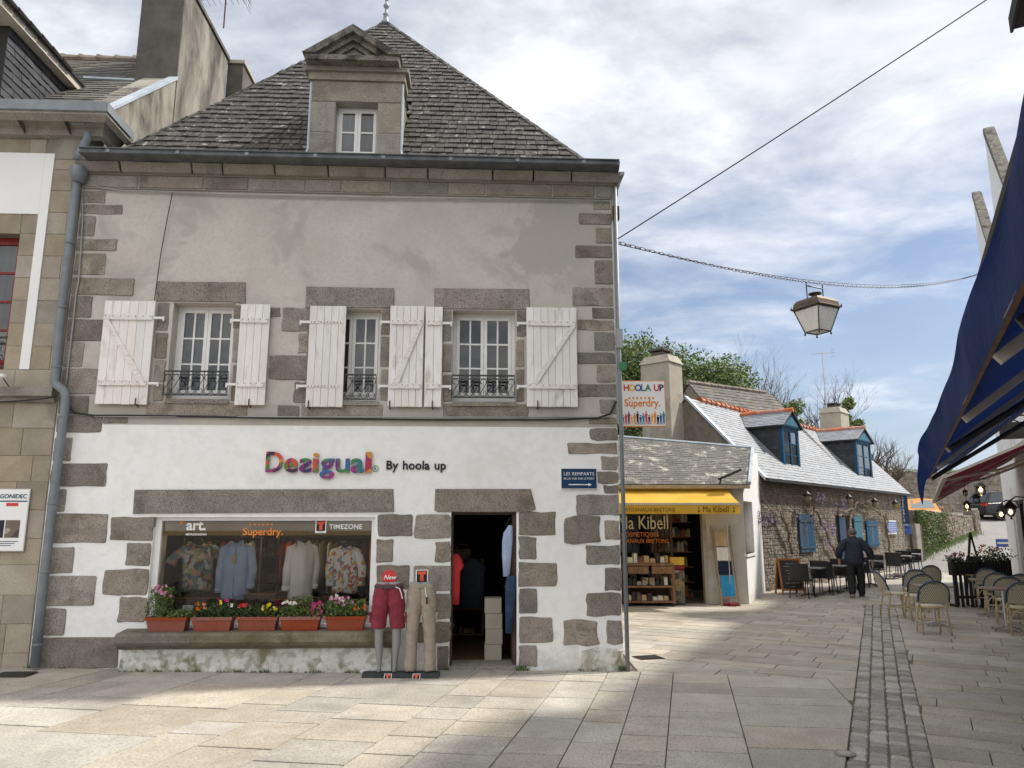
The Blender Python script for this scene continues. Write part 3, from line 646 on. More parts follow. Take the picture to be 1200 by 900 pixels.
# upper window surrounds
for r_ in [(184, 355, 198, 388), (182, 390, 196, 420), (181, 422, 194, 448), (180, 450, 192, 470), (274, 358, 286, 385), (273, 387, 281, 425), (272, 428, 279, 470),
           (447, 362, 457, 392), (446, 395, 458, 430), (446, 433, 456, 470), (518, 364, 529, 400), (519, 403, 529, 436), (519, 439, 529, 471), (605, 364, 616, 395), (605, 398, 614, 430), (605, 433, 614, 471),
           (360, 362, 373, 392), (359, 395, 373, 432), (358, 435, 373, 470)]: S_(*r_, j=.006, y=-.01)
for r_ in [(331, 361, 361, 388), (350, 392, 362, 414), (316, 417, 361, 445), (344, 448, 360, 472), (316, 360, 329, 372)]: S_(*r_, j=.012)
for r_ in [(171, 472, 290, 489), (325, 475, 351, 489), (353, 474, 449, 489), (519, 474, 619, 489), (121, 489, 150, 496)]: S_(*r_, j=.006)
pieces(ST, 'wall_stone', K['granite'], BL)
def polyst(pts, name='lintel', mat='granite_lintel', y=-.02):
    m = M(); m.prism([fac(*p) for p in pts], y, .06, bev=.01); m.ob(name, K[mat], BL)
polyst([(183, 353), (184, 330), (288, 331), (288, 356), (272, 354), (199, 353)]); polyst([(358, 361), (359, 336), (462, 338), (462, 361)]); polyst([(509, 362), (509, 338), (620, 339), (621, 363)])
polyst([(156, 602), (158, 574), (461, 573), (462, 600)]); polyst([(509, 598), (510, 573), (622, 573), (628, 597), (619, 600), (513, 600)])
# cornice: two courses of blocks, then the zinc gutter
CO = []
u = UL - .06
for wq in [.62, .98, .42, .72, .74, .80, .60, .92, .58, .55, .70, .66]:
    b = min(u + wq, UR + .14)
    if b - u < .1: break
    v, f = stone(u + .01, b - .01, 6.48, 6.60, y=-.20, back=.5, j=.003, bev=.012)
    v = [(q[0], q[1] + (.07 if q[2] < 6.53 and q[1] < -.1 else 0), q[2]) for q in v]; CO.append((v, f)); u = b
m = M(); m.box(UR - .2, UR + .16, .30, 8.1, 6.485, 6.598); m.ob('cornice_block', K['granite_cornice'], BL)
u = UL - .0
for wq in [.78, .90, .62, .80, .50, .70, .82, .52, .96, .62, .70, .6]:
    b = min(u + wq, UR + .01)
    if b - u < .1: break
    CO.append(stone(u + .012, b - .012, 6.285, 6.462, y=-.045, back=.3, j=.003, bev=.01)); u = b
pieces(CO, 'cornice_block', K['granite_cornice'], BL)
m = M(); m.box(UL, UR, -.03, .3, 6.27, 6.599); m.box(UL - .05, UR + .12, -.06, .3, 6.468, 6.601); m.ob('cornice_bed', K['mortar'], BL)
gt = M(); gp = [(-.40, 6.605), (-.415, 6.612), (-.40, 6.625), (-.40, 6.672), (-.425, 6.675), (-.425, 6.688), (-.385, 6.688), (-.36, 6.64), (.0, 6.635), (.0, 6.605), (-.38, 6.602)]
gt.prism([(a, b) for a, b in gp], UL + .12, UR + .05, 'x'); gt.ob('gutter', K['zinc_dark'], BL)
for k in range(8):
    m = M(); uu = UL + .5 + k * .93; m.bar((uu, -.402, 6.625), (uu, -.405, 6.67), .05, .012, (0, -1, .3)); m.ob('gutter_bracket', K['zinc'], BL)
m = M(); m.prism([(-.33, 6.575), (.30, 6.58), (.30, 6.66), (-.40, 6.665)], UR + .051, UR + .06, 'x'); m.ob('gutter_end', K['zinc'], BL)
m = M(); m.prism([(UR + .01, 6.56), (UR + .18, 6.62), (UR + .18, 6.66), (UR + .01, 6.66)], -.1, 8.2, 'y'); m.ob('gutter', K['zinc'], BL)
# roof
roof = bpy.data.objects.new('roof', None); COL.objects.link(roof); roof.parent = BL
AP = Vector((-2.03, 3.95, 11.9)); E0 = Vector((-5.50, -.13, 6.53)); E1 = Vector((1.79, -.13, 6.53)); D_ = 7.75
m = M(); k_ = .02
A0, A1, B0, B1 = E0 + Vector((0, 0, -.03)), E1 + Vector((0, 0, -.03)), Vector((E0.x, D_, 6.5)), Vector((E1.x, D_, 6.5)); apx = AP - Vector((0, 0, .05))
m.add([A0, A1, B1, B0, apx], [(0, 1, 4), (1, 2, 4), (2, 3, 4), (3, 0, 4), (3, 2, 1, 0)]); m.ob('roof_boarding', K['slate_edge'], roof)
def hipslates(e0, e1, ap, course, wmin, wmax, **k):
    e0, e1, ap = Vector(e0), Vector(e1), Vector(ap); ux = (e1 - e0); Lx = ux.length; ux.normalize(); foot = e0 + ux * (ap - e0).dot(ux); us = ap - foot; L = us.length; us.normalize(); a = (ap - e0).dot(ux)
    return slates(e0, ux, us, L, course, lambda s: (a * min(1, s / L), Lx + (a - Lx) * min(1, s / L)), wmin, wmax, **k)
fs = hipslates(E0, E1, AP, .172, .12, .20, thick=.011, ragged=.008, holes=[(fac(363, 150, -.1)[0] + .06 - E0.x, fac(470, 150, -.1)[0] - .06 - E0.x, -.1, 2.6)])
pieces(fs, 'slate', K['slate'], roof, 300)
sd2 = hipslates(E1, B1 + Vector((0, 0, .03)), AP, .222, .15, .26, thick=.016) + hipslates(B0 + Vector((0, 0, .03)), E0, AP, .222, .15, .26, thick=.016) + hipslates(B1, B0, AP, .222, .15, .26)
m = M()
for v, f in sd2: m.add(v, f)
m.ob('side_slates', K['slate'], roof, kind='stuff')
m = M()
for e in (E0, E1):
    for k in range(28):
        a = e.lerp(AP, k / 28.); b = e.lerp(AP, (k + 1.35) / 28.)
        dv = (b - a); m.bar(a + Vector((0, -.0, .025)), b + Vector((0, 0, .012)), .085, .014, (0, -.5, .85))
m.ob('hip_slates', K['slate'], roof, kind='stuff')
m = M(); m.lathe([(.16, -.10), (.06, .04), (.05, .16), (.065, .18), (.03, .2), (.025, .32), (.06, .36), (.06, .40), (.025, .44), (.02, .50), (.045, .53), (.045, .56), (.012, .6), (.01, .8)], tuple(AP), 10)
fin_ = m.ob('finial', K['zinc'], BL, smooth=True)
# dormer (front wall v ~ .15)
dm = bpy.data.objects.new('dormer', None); COL.objects.link(dm); dm.parent = BL
DV = .10
def fd(px, py, off=-DV): return fac(px, py, off)
dl, dr, dzb = fd(363, 150)[0], fd(470, 150)[0], 6.60
dzt = fd(415, 96)[1]; wl, wr_, wb, wt = fd(392, 150)[0], fd(442, 150)[0], 6.66, fd(415, 120)[1]
m = M(); wallgrid(m, dl, dr, dzb, dzt, [(wl, wr_, wb - .1, wt)], DV, DV + .35); m.ob('dormer_wall', K['mortar'], dm)
DS = []
zz_ = [6.62, 6.93, 7.27, wt]
for k in range(3):
    DS.append(stone(dl, wl - .004, zz_[k], zz_[k + 1] - .01, y=DV - .01, j=.003)); DS.append(stone(wr_ + .004, dr, zz_[k], zz_[k + 1] - .01, y=DV - .01, j=.003))
DS.append(stone(dl, dr, wt + .004, dzt, y=DV - .012, j=.004))
pieces(DS, 'dormer_stone', K['granite_cornice'], dm)
m = M(); m.prism([(dl - .0, dzb), (dl, dzb)], 0, 1) if False else None
for sx_ in (dl + .02, dr - .14):
    m = M(); m.add([(sx_, DV + .3, dzb), (sx_ + .12, DV + .3, dzb), (sx_ + .12, DV + .3, dzt), (sx_, DV + .3, dzt), (sx_, 1.75, dzt), (sx_ + .12, 1.75, dzt)], [(0, 1, 2, 3), (0, 3, 4), (1, 5, 2), (3, 2, 5, 4), (0, 4, 5, 1)]); m.ob('cheek', K['granite_mossy'], dm)
# entablature and pediment
pc = (dl + dr) / 2; hw = (dr - dl) / 2
el, er = fd(353, 76, .12)[0] + .07, fd(472, 76, .12)[0] - .07; ez = dzt; pz = fd(415, 32, .12)[1]
for (o_, z0, z1) in [(.05, ez, ez + .12), (.10, ez + .12, ez + .19)]:
    m = M(); m.prism([(dl - o_, z0), (dr + o_, z0), (dr + o_, z1), (dl - o_, z1)], DV - o_, DV + .34, bev=.012); m.ob('entablature', K['granite_cornice'], dm)
m = M(); m.prism([(el - .01, ez + .191), (er + .01, ez + .191), (er + .03, ez + .27), (el - .03, ez + .27)], -.16, DV + .36, bev=.015); m.ob('cornice', K['granite_black'], dm)
m = M(); m.prism([(el + .12, ez + .27), (er - .12, ez + .27), ((el + er) / 2, pz - .14)], .0, DV + .3); m.ob('tympanum', K['granite_cornice'], dm)
cxp = (el + er) / 2
for s_ in (-1, 1):
    ex = cxp + s_ * ((er - el) / 2 + .05)
    for (a_, b_, yy) in [(0, .10, -.20), (.10, .17, -.12), (.17, .24, -.06)]:
        m = M(); pts = [(ex, ez + .28 - 0), (cxp, pz - a_), (cxp, pz - b_), (ex - s_ * .0, ez + .28 - .0)]
        th = lambda t: t
        sl = (pz - (ez + .30)) / abs(ex - cxp)
        q = [(ex - s_ * a_ * .9, ez + .275), (cxp, pz - a_ * 1.15), (cxp, pz - b_ * 1.15), (ex - s_ * (b_ * 1.7 + .02), ez + .275)]
        m.prism(q, yy, DV + .36); m.ob('pediment_moulding', K['granite_black'], dm)
# dormer roof running back
for s_ in (-1, 1):
    ex = cxp + s_ * ((er - el) / 2 + .02)
    m = M(); m.add([(ex, DV + .3, ez + .17), (cxp, DV + .3, pz - .06), (cxp, 2.9, pz - .06), (ex, 2.2, ez + .17), (ex, DV + .3, ez + .07), (ex, 2.2, ez + .07), (cxp, DV + .3, pz - .16), (cxp, 2.9, pz - .16)], [(0, 1, 2, 3), (0, 3, 5, 4), (4, 5, 7, 6), (0, 4, 6, 1)])
    m.ob('dormer_roof', K['slate_edge'], dm)
m = M()
for s_ in (-1, 1):
    ex = cxp + s_ * ((er - el) / 2 + .03); e = Vector((ex, DV + .32, ez + .175)); sl = (Vector((cxp, DV + .32, pz - .05)) - e)
    for v, f in slates(e if s_ < 0 else e, Vector((0, 1, 0)), sl.normalized(), sl.length, .16, lambda s: (0, 1.95 + s * .55), .15, .25): m.add(v, f)
m.ob('dormer_slates', K['slate'], dm, kind='stuff')
for s_, xx in ((-1, dl - .012), (1, dr + .012)):
    m = M(); m.tube([(xx, DV - .0, ez - .02), (xx, DV - .0, 7.0), (xx + s_ * .03, DV - .03, 6.88), (xx + s_ * .10, DV - .1, 6.78)], .018, 6); m.ob('lead_strip', K['lead'], dm)
# ---- windows: frame > pane, muntin handled as parts
def window(parent, box, y, sash=2, cols=2, rows_=3, fw=.05, mw=.022, mat='wpaint', gl='glass', name='window', curtain=True, bottom_extra=.06):
    x0, x1, z0, z1 = box
    m = M(); wallgrid(m, x0, x1, z0, z1, [(x0 + fw, x1 - fw, z0 + fw + bottom_extra, z1 - fw)], y, y + .06)
    wx = (x1 - x0 - 2 * fw) / sash; fm = None
    for s in range(sash):
        a = x0 + fw + s * wx; b = a + wx; c = z0 + fw + bottom_extra; d = z1 - fw; f2 = .045
        wallgrid(m, a + .002, b - .002, c, d, [(a + f2, b - f2, c + f2, d - f2)], y - .012, y + .03)
    win = m.ob(name, K[mat], parent)
    for s in range(sash):
        a = x0 + fw + s * wx; b = a + wx; c = z0 + fw + bottom_extra; d = z1 - fw; f2 = .045
        a += f2; b -= f2; c += f2; d -= f2
        for k in range(1, cols):
            q = M(); xx = a + (b - a) * k / cols; q.box(xx - mw / 2, xx + mw / 2, y - .008, y + .02, c, d); q.ob('muntin', K[mat], win)
        for k in range(1, rows_):
            q = M(); z_ = c + (d - c) * k / rows_
            for jx in range(cols): q.box(a + (b - a) * jx / cols + (mw / 2 if jx else 0), a + (b - a) * (jx + 1) / cols - (mw / 2 if jx < cols - 1 else 0), y - .006, y + .02, z_ - mw / 2, z_ + mw / 2)
            q.ob('muntin', K[mat], win)
        for i in range(cols):
            for k in range(rows_):
                xa, xb = a + (b - a) * i / cols, a + (b - a) * (i + 1) / cols; za, zb = c + (d - c) * k / rows_, c + (d - c) * (k + 1) / rows_
                t_ = rnd.uniform(-.0008, .0008); q = M(); q.quad((xa, y + .012 + t_, za), (xb, y + .012 - t_, za), (xb, y + .012, zb), (xa, y + .012, zb)); q.ob('pane', K[gl], win)
    return win
for W_, cur in ((W1, 1), (W2, 1), (W3, 0)):
    window(BL, W_, .19)
    q = M(); x0, x1, z0, z1 = W_
    if cur:
        n_ = 24; xs = [x0 + (x1 - x0) * i / n_ for i in range(n_ + 1)]
        for i in range(n_): q.quad(*[(xx, .36 + .015 * sin(xx * 60), z) for xx, z in ((xs[i], z0), (xs[i + 1], z0), (xs[i + 1], z1), (xs[i], z1))])
        q.ob('curtain', K['curtain'], BL)
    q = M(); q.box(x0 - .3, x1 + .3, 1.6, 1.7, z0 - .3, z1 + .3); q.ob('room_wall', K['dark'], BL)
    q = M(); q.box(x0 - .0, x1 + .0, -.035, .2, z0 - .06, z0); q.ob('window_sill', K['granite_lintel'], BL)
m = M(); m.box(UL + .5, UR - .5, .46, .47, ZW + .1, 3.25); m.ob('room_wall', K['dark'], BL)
window(dm, (wl, wr_, wb - .02, wt - .0), DV + .17, 2, 1, 3, fw=.035, bottom_extra=.02)
q = M(); q.box(wl - .02, wr_ + .02, DV + .30, DV + .32, wb - .1, wt); q.ob('curtain', K['curtain'], dm)
# iron window guards
def guard(x0, x1, z0, z1):
    m = M(); y = -.04
    m.box(x0, x1, y - .012, y + .012, z1 - .02, z1); m.box(x0, x1, y - .008, y + .008, z0, z0 + .014); m.box(x0, x1, y - .005, y + .005, z1 - .06, z1 - .05)
    g_ = m.ob('window_guard', K['iron'], BL); n_ = max(3, round((x1 - x0) / .10)); st_ = (x1 - x0) / n_
    for i in range(n_ + 1):
        q = M(); xx = x0 + st_ * i; q.tube([(xx, y, z0), (xx, y, z1 - .02)], .005, 5); q.ob('bar', K['iron'], g_)
        if i < n_:
            q = M(); cx = xx + st_ / 2; r_ = st_ * .42; hz_ = (z0 + z1) / 2
            q.tube([(cx + r_ * cos(a) * (.6 if a > 4 else 1), y, z1 - .10 + r_ * sin(a)) for a in [k * .55 - .3 for k in range(9)]] , .0045, 4)
            q.tube([(cx - r_ * cos(a) * .9, y, z0 + .06 - r_ * sin(a)) for a in [k * .55 - .3 for k in range(9)]], .0045, 4)
            q.tube([(cx + r_, y, z1 - .11), (cx + r_ * .3, y, hz_), (cx - r_, y, z0 + .07)], .0045, 4); q.ob('scroll', K['iron'], g_)
for px0, px1, py0, py1 in ((193, 268, 435, 464), (404, 441, 439, 469), (530, 603, 440, 467)):
    a, b, c, d = fr(px0, py0, px1, py1); guard(a, b, c, d)
# ---- shutters
def shutter(px0, px1, py0, py1, np_, diag=0, battens=True, hinge=1, label=None, tilt=0, strap=False):
    a, b, c, d = fr(px0, py0, px1, py1, .05); y = -.075
    s = bpy.data.objects.new('shutter', None); COL.objects.link(s); s.parent = BL
    if label: s['label'] = label
    wd = (b - a) / np_
    for i in range(np_):
        q = M(); j = rnd.uniform(-.003, .003)
        q.prism([(a + i * wd + .002, c + j), (a + (i + 1) * wd - .002, c + j), (a + (i + 1) * wd - .002, d), (a + i * wd + .002, d)], y + rnd.uniform(0, .003), y + .028, bev=.004); q.ob('plank', K['shutter'], s)
    h = d - c; zt_, zb_ = d - h * .165, c + h * .20
    if battens:
        for z in (zt_, zb_):
            q = M(); q.prism([(a + .02, z - .035), (b - .02, z - .035), (b - .02, z + .035), (a + .02, z + .035)], y - .024, y - .001, bev=.004); q.ob('batten', K['batten'], s)
            for k in range(np_ + 1):
                xx = a + .04 + (b - a - .08) * k / np_; q = M(); q.lathe([(.007, 0), (.006, .004)], (0, 0, 0), 6); q.v = [(v_[0] + xx, y - .024 - v_[2], z + v_[1] + .012) for v_ in q.v]; q.ob('nail', K['rust'], s)
        if diag:
            xa, xb = (a + .05, b - .10) if diag > 0 else (b - .05, a + .10)
            q = M(); q.prism([(xa - .035, zt_ - .036), (xa + .035, zt_ - .036), (xb + .045, zb_ + .036), (xb - .045, zb_ + .036)], y - .024, y - .001, bev=.004); q.ob('diagonal_brace', K['batten'], s)
    if strap:
        for z in (zt_, zb_):
            q = M(); q.box(a - .03, b - .04, y - .006, y - .001, z - .018, z + .018); q.ob('strap', K['batten'], s)
            for k in range(np_ * 2):
                xx = a + .03 + (b - a - .1) * k / (np_ * 2 - 1); q = M(); q.box(xx - .006, xx + .006, y - .009, y - .005, z - .007, z + .007); q.ob('nail', K['rust'], s)
    for z in (zt_, zb_):
        q = M(); e = b if hinge > 0 else a
        q.box(min(e, e + hinge * .13), max(e, e + hinge * .13), y - .004, y + .012, z - .016, z + .016); q.lathe([(.014, -.03), (.014, .03)], (e + hinge * .12, y + .006, z - .01), 8); q.ob('hinge', K['wpaint'], s)
    q = M(); xx = (a + b) / 2 + (.2 if b - a > .4 else 0) * hinge; q.tube([(xx, y - .02, c + .08), (xx, y - .03, c), (xx, 0, c - .02)], .009, 5); q.ob('shutter_catch', K['rust'], s)
shutter(118, 178, 353, 474, 6, diag=1, hinge=1); shutter(279, 314, 357, 475, 4, hinge=-1, label='narrow grey-worn shutter'); shutter(361, 404, 359, 477, 5, battens=False, hinge=-1, strap=True)
shutter(456, 496, 359, 477, 5, diag=-1, hinge=-1); shutter(498, 518, 360, 477, 2, hinge=1); shutter(617, 676, 361, 477, 7, diag=-1, hinge=-1)
# ---- shop window
sw = M(); x0, x1, z0, z1 = SHOP; wallgrid(sw, x0, x1, z0, z1, [(x0 + .075, x1 - .05, z0 + .085, z1 - .045)], .06, .16); SWN = sw.ob('shop_window', K['wpaint'], BL)
q = M(); q.quad((x0 + .07, .11, z0 + .08), (x1 - .05, .11, z0 + .08), (x1 - .05, .11, z1 - .04), (x0 + .07, .11, z1 - .04)); q.ob('pane', K['shopglass'], SWN)
q = M(); q.box(x0 + .08, x1 - .055, .114, .118, z1 - .235, z1 - .05); q.ob('ochre_band', K['ochre'], SWN)  # ochre strip just behind the top of the pane
# sill and the grimy plinth
for a, b in ((-4.46, -3.55), (-3.548, -2.35), (-2.348, -1.09)):
    q = M(); q.prism([(.06, .365), (-.30, .335), (-.33, .31), (-.33, .23), (-.30, .19), (-.25, .17), (-.20, .135), (.06, .135)], a, b, 'x'); q.ob('sill_block', K['granite_mossy'], BL)
q = M(); q.prism([(.06, .134), (-.17, .134), (-.20, -.10), (-.215, -.35), (.06, -.35)], -4.43, -1.12, 'x'); q.ob('plinth', K['white_grimy'], BL)
q = M(); q.prism([(1.28, -.3), (UR, -.3), (UR, .06), (1.5, .09), (1.30, .04)], -.03, .1, bev=.02); q.ob('plinth', K['white_grimy'], BL)
# door opening: frame, threshold, open door leaf
q = M(); a, b, c, d = DOOR; q.box(a, a + .03, .12, .2, -.15, d); q.box(b - .05, b, .10, .2, -.15, d); q.box(a + .03, b - .05, .12, .2, d - .04, d); q.ob('door_frame', K['wood_dark'], BL)
q = M(); q.box(a, b, -.02, .5, -.35, -.135); q.ob('threshold', K['granite_lintel'], BL)
q = M(); q.box(b - .05, b - .01, .201, .95, -.12, d - .05); DL_ = q.ob('door_leaf', K['wood_dark'], BL)
q = M(); q.tube([(b - .08, .7, .8), (b - .13, .72, .8), (b - .13, .82, .8)], .012, 6); q.ob('handle', K['brass'], DL_)
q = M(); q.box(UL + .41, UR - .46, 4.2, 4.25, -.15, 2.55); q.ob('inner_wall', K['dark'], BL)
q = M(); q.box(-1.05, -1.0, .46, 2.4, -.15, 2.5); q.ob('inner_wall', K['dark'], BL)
# right hand downpipe, pvc boxes
q = M(); q.tube([(UR + .045, -.05, 6.6), (UR + .045, -.05, ZB)], .028, 8); q.ob('downpipe', K['pipe'], BL, smooth=True)
q = M(); q.tube([(UR + .012, -.02, 6.45), (UR + .012, -.02, 3.0)], .012, 6); q.ob('conduit', K['cable_grey'], BL)
q = M(); q.box(UR + .005, UR + .09, -.10, -.0, 4.05, 4.32); q.ob('junction_box', K['cable_grey'], BL)
q = M(); q.box(UR + .005, UR + .10, -.06, .05, 5.95, 6.15); q.ob('alarm_box', K['rust'], BL)
q = M(); q.box(UR + .03, UR + .14, -.09, -.02, 3.75, 3.85); q.ob('junction_box', K['green_print'], BL)
# ---- cables along the facade
def cable(pts, r, mat, label, name='wall_cable', n=5, sag=None):
    m = M(); m.tube([(P0.x + p[0] * cos(FA) - p[1] * sin(FA), P0.y + p[0] * sin(FA) + p[1] * cos(FA), p[2]) for p in pts], r, n); o = m.ob(name, K[mat], None, smooth=True); tag(o, label, 'cable'); return o
def fp(px, py, off=.04): a = fac(px, py, off); return (a[0], -off, a[1])
pts = [fp(*p) for p in [(92, 330), (95, 290), (97, 250), (96, 222), (99, 214), (104, 213), (117, 220), (142, 223), (200, 225), (270, 228), (350, 230), (450, 232), (550, 233), (640, 234), (715, 236)]]
cable([fp(*p) for p in [(77, 455), (80, 425), (86, 375), (89, 345)]] + pts, .011, 'cable_grey', 'grey cable pinned under the stone cornice of the shop and down its left edge')
cable([fp(*p) for p in [(78, 462), (80, 476), (88, 484), (110, 487), (160, 487), (230, 488), (320, 490), (420, 491), (500, 492), (560, 492), (640, 492), (700, 490), (715, 485), (722, 470)]], .014, 'cable', 'thick black cable bundle running between the upper windows and the white shopfront')
cable([fp(*p) for p in [(110, 488), (300, 488.5), (500, 489), (715, 489)]], .009, 'cable_grey', 'thin pale cable running straight just above the white paint of the shopfront')
cable([fp(*p) for p in [(202, 226), (196, 256), (188, 300), (181, 352)]], .006, 'cable', 'thin dark cable dropping across the grey render to the leftmost shutter')
# ================================================================== writing on the shop front
t = T('shop_lettering', 'colourful raised letters of the clothes shop name on the white wall above the display window', 'sign', tuple(P0), FA)
lx0, lz0 = fac(311, 553); lx1 = fac(436, 553)[0]; lzt = fac(370, 529)[1]
hgt = (lzt - lz0)
word = 'Desigual'; xs_ = []; cur = 0
adv = {'D': .70, 'e': .58, 's': .52, 'i': .28, 'g': .60, 'u': .59, 'a': .56, 'l': .28}
tot = sum(adv[c] for c in word); u_ = (lx1 - lx0) / tot
for i, c in enumerate(word):
    me_mat = K['desi_b'] if i in (2, 4, 5, 6) else K['desi_a']
    o = text(c, hgt / .72, t, me_mat, (lx0 + cur * u_ + .005, -.03, lz0), ext=.012, bold=.0065, name='letter', sx=1.0)
    bb = [v_.co.x for v_ in o.data.vertices]; o.scale = ((adv[c] * u_ - .014) / (max(bb) - min(bb)),) + (1, 1); o.location.x = lx0 + cur * u_ + .007 - min(bb) * o.scale[0]
    if i == 2:
        o.location.x = lx0 + cur * u_ + .007 + max(bb) * o.scale[0]; o.scale = (-o.scale[0], 1, 1)
    cur += adv[c]
rx, rz_ = fac(436, 551); m = M(); m.tube([(rx + .045 + .04 * cos(a), -.012, rz_ + .02 + .04 * sin(a)) for a in [k * pi / 8 for k in range(17)]], .004, 4); m.ob('registered_ring', K['green_print'], t)
text('R', .06, t, K['green_print'], (rx + .026, -.012, rz_), name='registered_letter')
t = T('shop_lettering', 'black raised letters reading By hoola up to the right of the coloured shop name', 'sign', tuple(P0), FA)
bx, bz = fac(452, 550)
bx1 = fac(524, 550)[0]
for body, x_, n_ in (('By', 0, 2), ('hoola', .25, 5), ('up', .73, 2)):
    text(body, .165, t, K['black_print'], (bx + x_ * (bx1 - bx) / .93, -.012, bz), ext=.005, bold=.0028, name='letters', sx=.98)
def panel(t, x0, x1, z0, z1, y, mat, name='panel', th=.012):
    m = M(); m.box(x0, x1, y, y + th, z0, z1); return m.ob(name, K[mat], t)
# blue wall sign with arrow
t = T('street_sign', 'navy enamel wall sign reading LES REMPARTS with a white arrow, right of the shop door', 'sign', tuple(P0), FA)
a, b, c, d = fr(657, 549, 699, 573); panel(t, a, b, c, d, -.035, 'white_plain', 'border', .02); panel(t, a + .006, b - .006, c + .006, d - .006, -.038, 'navy', 'face', .002); cx = (a + b) / 2
text('LES REMPARTS', .062, t, K['white_plain'], (cx, -.041, d - .095), align='CENTER', ext=.001, sx=.95, spacing=1.1); text('BELLE VUE SUR LE PORT', .038, t, K['white_plain'], (cx, -.041, d - .15), align='CENTER', ext=.001, sx=.93, spacing=1.1)
m = M(); m.box(a + .1, b - .12, -.041, -.039, c + .05, c + .062); m.prism([(b - .12, c + .035), (b - .07, c + .056), (b - .12, c + .077)], -.041, -.039); m.ob('arrow', K['white_plain'], t)
# hanging projecting sign Hoola up / Superdry
sg = at_y(752, 472, 10.9); q0 = at_y(726, 500, 10.9); q1 = at_y(779, 446, 10.9)
t = T('hanging_sign', 'square hanging sign reading HOOLA UP and Superdry above a row of painted figures', 'sign', (0, 10.9, 0), 0)
x0, x1, z0, z1 = q0.x, q1.x, q0.z, q1.z
panel(t, x0, x1, z0, z1, 0, 'orange_print', 'frame', .05); panel(t, x0 + .012, x1 - .012, z0 + .012, z1 - .012, -.004, 'white_plain', 'face', .003)
W_ = x1 - x0; xx = x0 + W_ * .10
for c_, mt, ww in zip('HOOLA UP', ['red', 'yellow_print', 'blue_print', 'teal_print', 'green_print', '', 'red', 'navy'], [.105, .115, .115, .09, .11, .05, .11, .1]):
    if c_ != ' ': text(c_, .135, t, K[mt], (xx, -.007, z1 - .155), ext=.001, bold=.004, name='letter', sx=.92)
    xx += ww * W_ / .90
text('Superdry.', .155, t, K['orange_print'], ((x0 + x1) / 2, -.007, z0 + .30), align='CENTER', ext=.001, bold=.003, sx=.88)
for i in range(7): m = M(); xa = x0 + W_ * (.2 + .085 * i); m.box(xa, xa + .032, -.006, -.004, z0 + .41, z0 + .435); m.ob('small_print', K['orange_print'], t)
for i in range(15):
    xa = x0 + W_ * (.05 + .062 * i); mt = ['teal_print', 'black_print', 'yellow_print', 'red', 'blue_print', 'orange_print', 'purple_print'][i * 3 % 7]
    h_ = .17 + .03 * ((i * 7) % 3); m = M(); m.prism([(xa + .004, z0 + .03), (xa + .014, z0 + .03), (xa + .02, z0 + .09), (xa + .027, z0 + .03), (xa + .036, z0 + .03), (xa + .034, z0 + h_ * .55), (xa + .04, z0 + h_ * .8), (xa + .025, z0 + h_ * .86), (xa + .015, z0 + h_ * .86), (xa + .0, z0 + h_ * .8), (xa + .006, z0 + h_ * .55)], -.0065, -.0045)
    m.lathe([(.001, 0), (.01, .004), (.011, .014), (.002, .024)], (xa + .02, -.006, z0 + h_ * .88), 6, .1); m.ob('painted_figure', K[mt], t)
m = M(); m.tube([(UR + P0.x + .02, 10.9, z1 + .03), (x1, 10.925, z1 + .03)], .012, 6); m.tube([(x0 + .05, 10.925, z1), (x0 + .05, 10.925, z1 + .04)], .008, 5); m.tube([(x1 - .05, 10.925, z1), (x1 - .05, 10.925, z1 + .04)], .008, 5); m.ob('bracket', K['iron'], t)
# letters on the shop window glass
t = T('window_lettering', 'white lettering art on the left of the shop display window', 'sign', tuple(P0), FA)
a_, z_ = fac(218, 621, -.1); text('art.', .185, t, K['white_plain'], (a_, .104, z_), ext=.001, bold=.005); text('METROPOLITAN', .036, t, K['white_plain'], (a_, .104, z_ - .07), ext=.001, bold=.001)
m = M(); cxs, czs = fac(213, 612, -.1)
for k in range(5): m.bar((cxs, .1035, czs), (cxs + .035 * cos(k * 1.257 + .3), .1035, czs + .035 * sin(k * 1.257 + .3)), .012, .002, (0, 1, 0))
m.ob('star', K['orange_print'], t)
t = T('window_lettering', 'orange Superdry lettering in the middle of the shop display window', 'sign', tuple(P0), FA)
a_, z_ = fac(284, 627, -.1); text('Superdry.', .135, t, K['orange_print'], (a_, .104, z_), ext=.001, bold=.003)
for i in range(6): m = M(); m.box(a_ + .08 + .055 * i, a_ + .11 + .055 * i, .103, .1045, z_ + .125, z_ + .15); m.ob('small_print', K['orange_print'], t)
t = T('window_lettering', 'red T emblem and white TIMEZONE lettering at the right of the shop display window', 'sign', tuple(P0), FA)
def temblem(t, x, z, s, y, th=.002):
    panel(t, x - .42 * s, x + .42 * s, z - .5 * s, z + .5 * s, y, 'white_plain', 'emblem_card', th); panel(t, x - .34 * s, x + .34 * s, z - .34 * s, z + .44 * s, y - .002, 'black_print', 'emblem_field', .0015)
    panel(t, x - .28 * s, x + .28 * s, z + .18 * s, z + .38 * s, y - .004, 'tred', 'emblem_bar', .0015); panel(t, x - .13 * s, x + .13 * s, z - .26 * s, z + .179 * s, y - .004, 'tred', 'emblem_stem', .0015)
    panel(t, x - .2 * s, x + .2 * s, z - .44 * s, z - .40 * s, y - .001, 'black_print', 'small_print', .0008)
a_, z_ = fac(376, 617, -.1); temblem(t, a_, z_, .17, .100); text('TIMEZONE', .085, t, K['white_plain'], (a_ + .11, .104, z_ - .03), ext=.001, bold=.002, spacing=1.05)
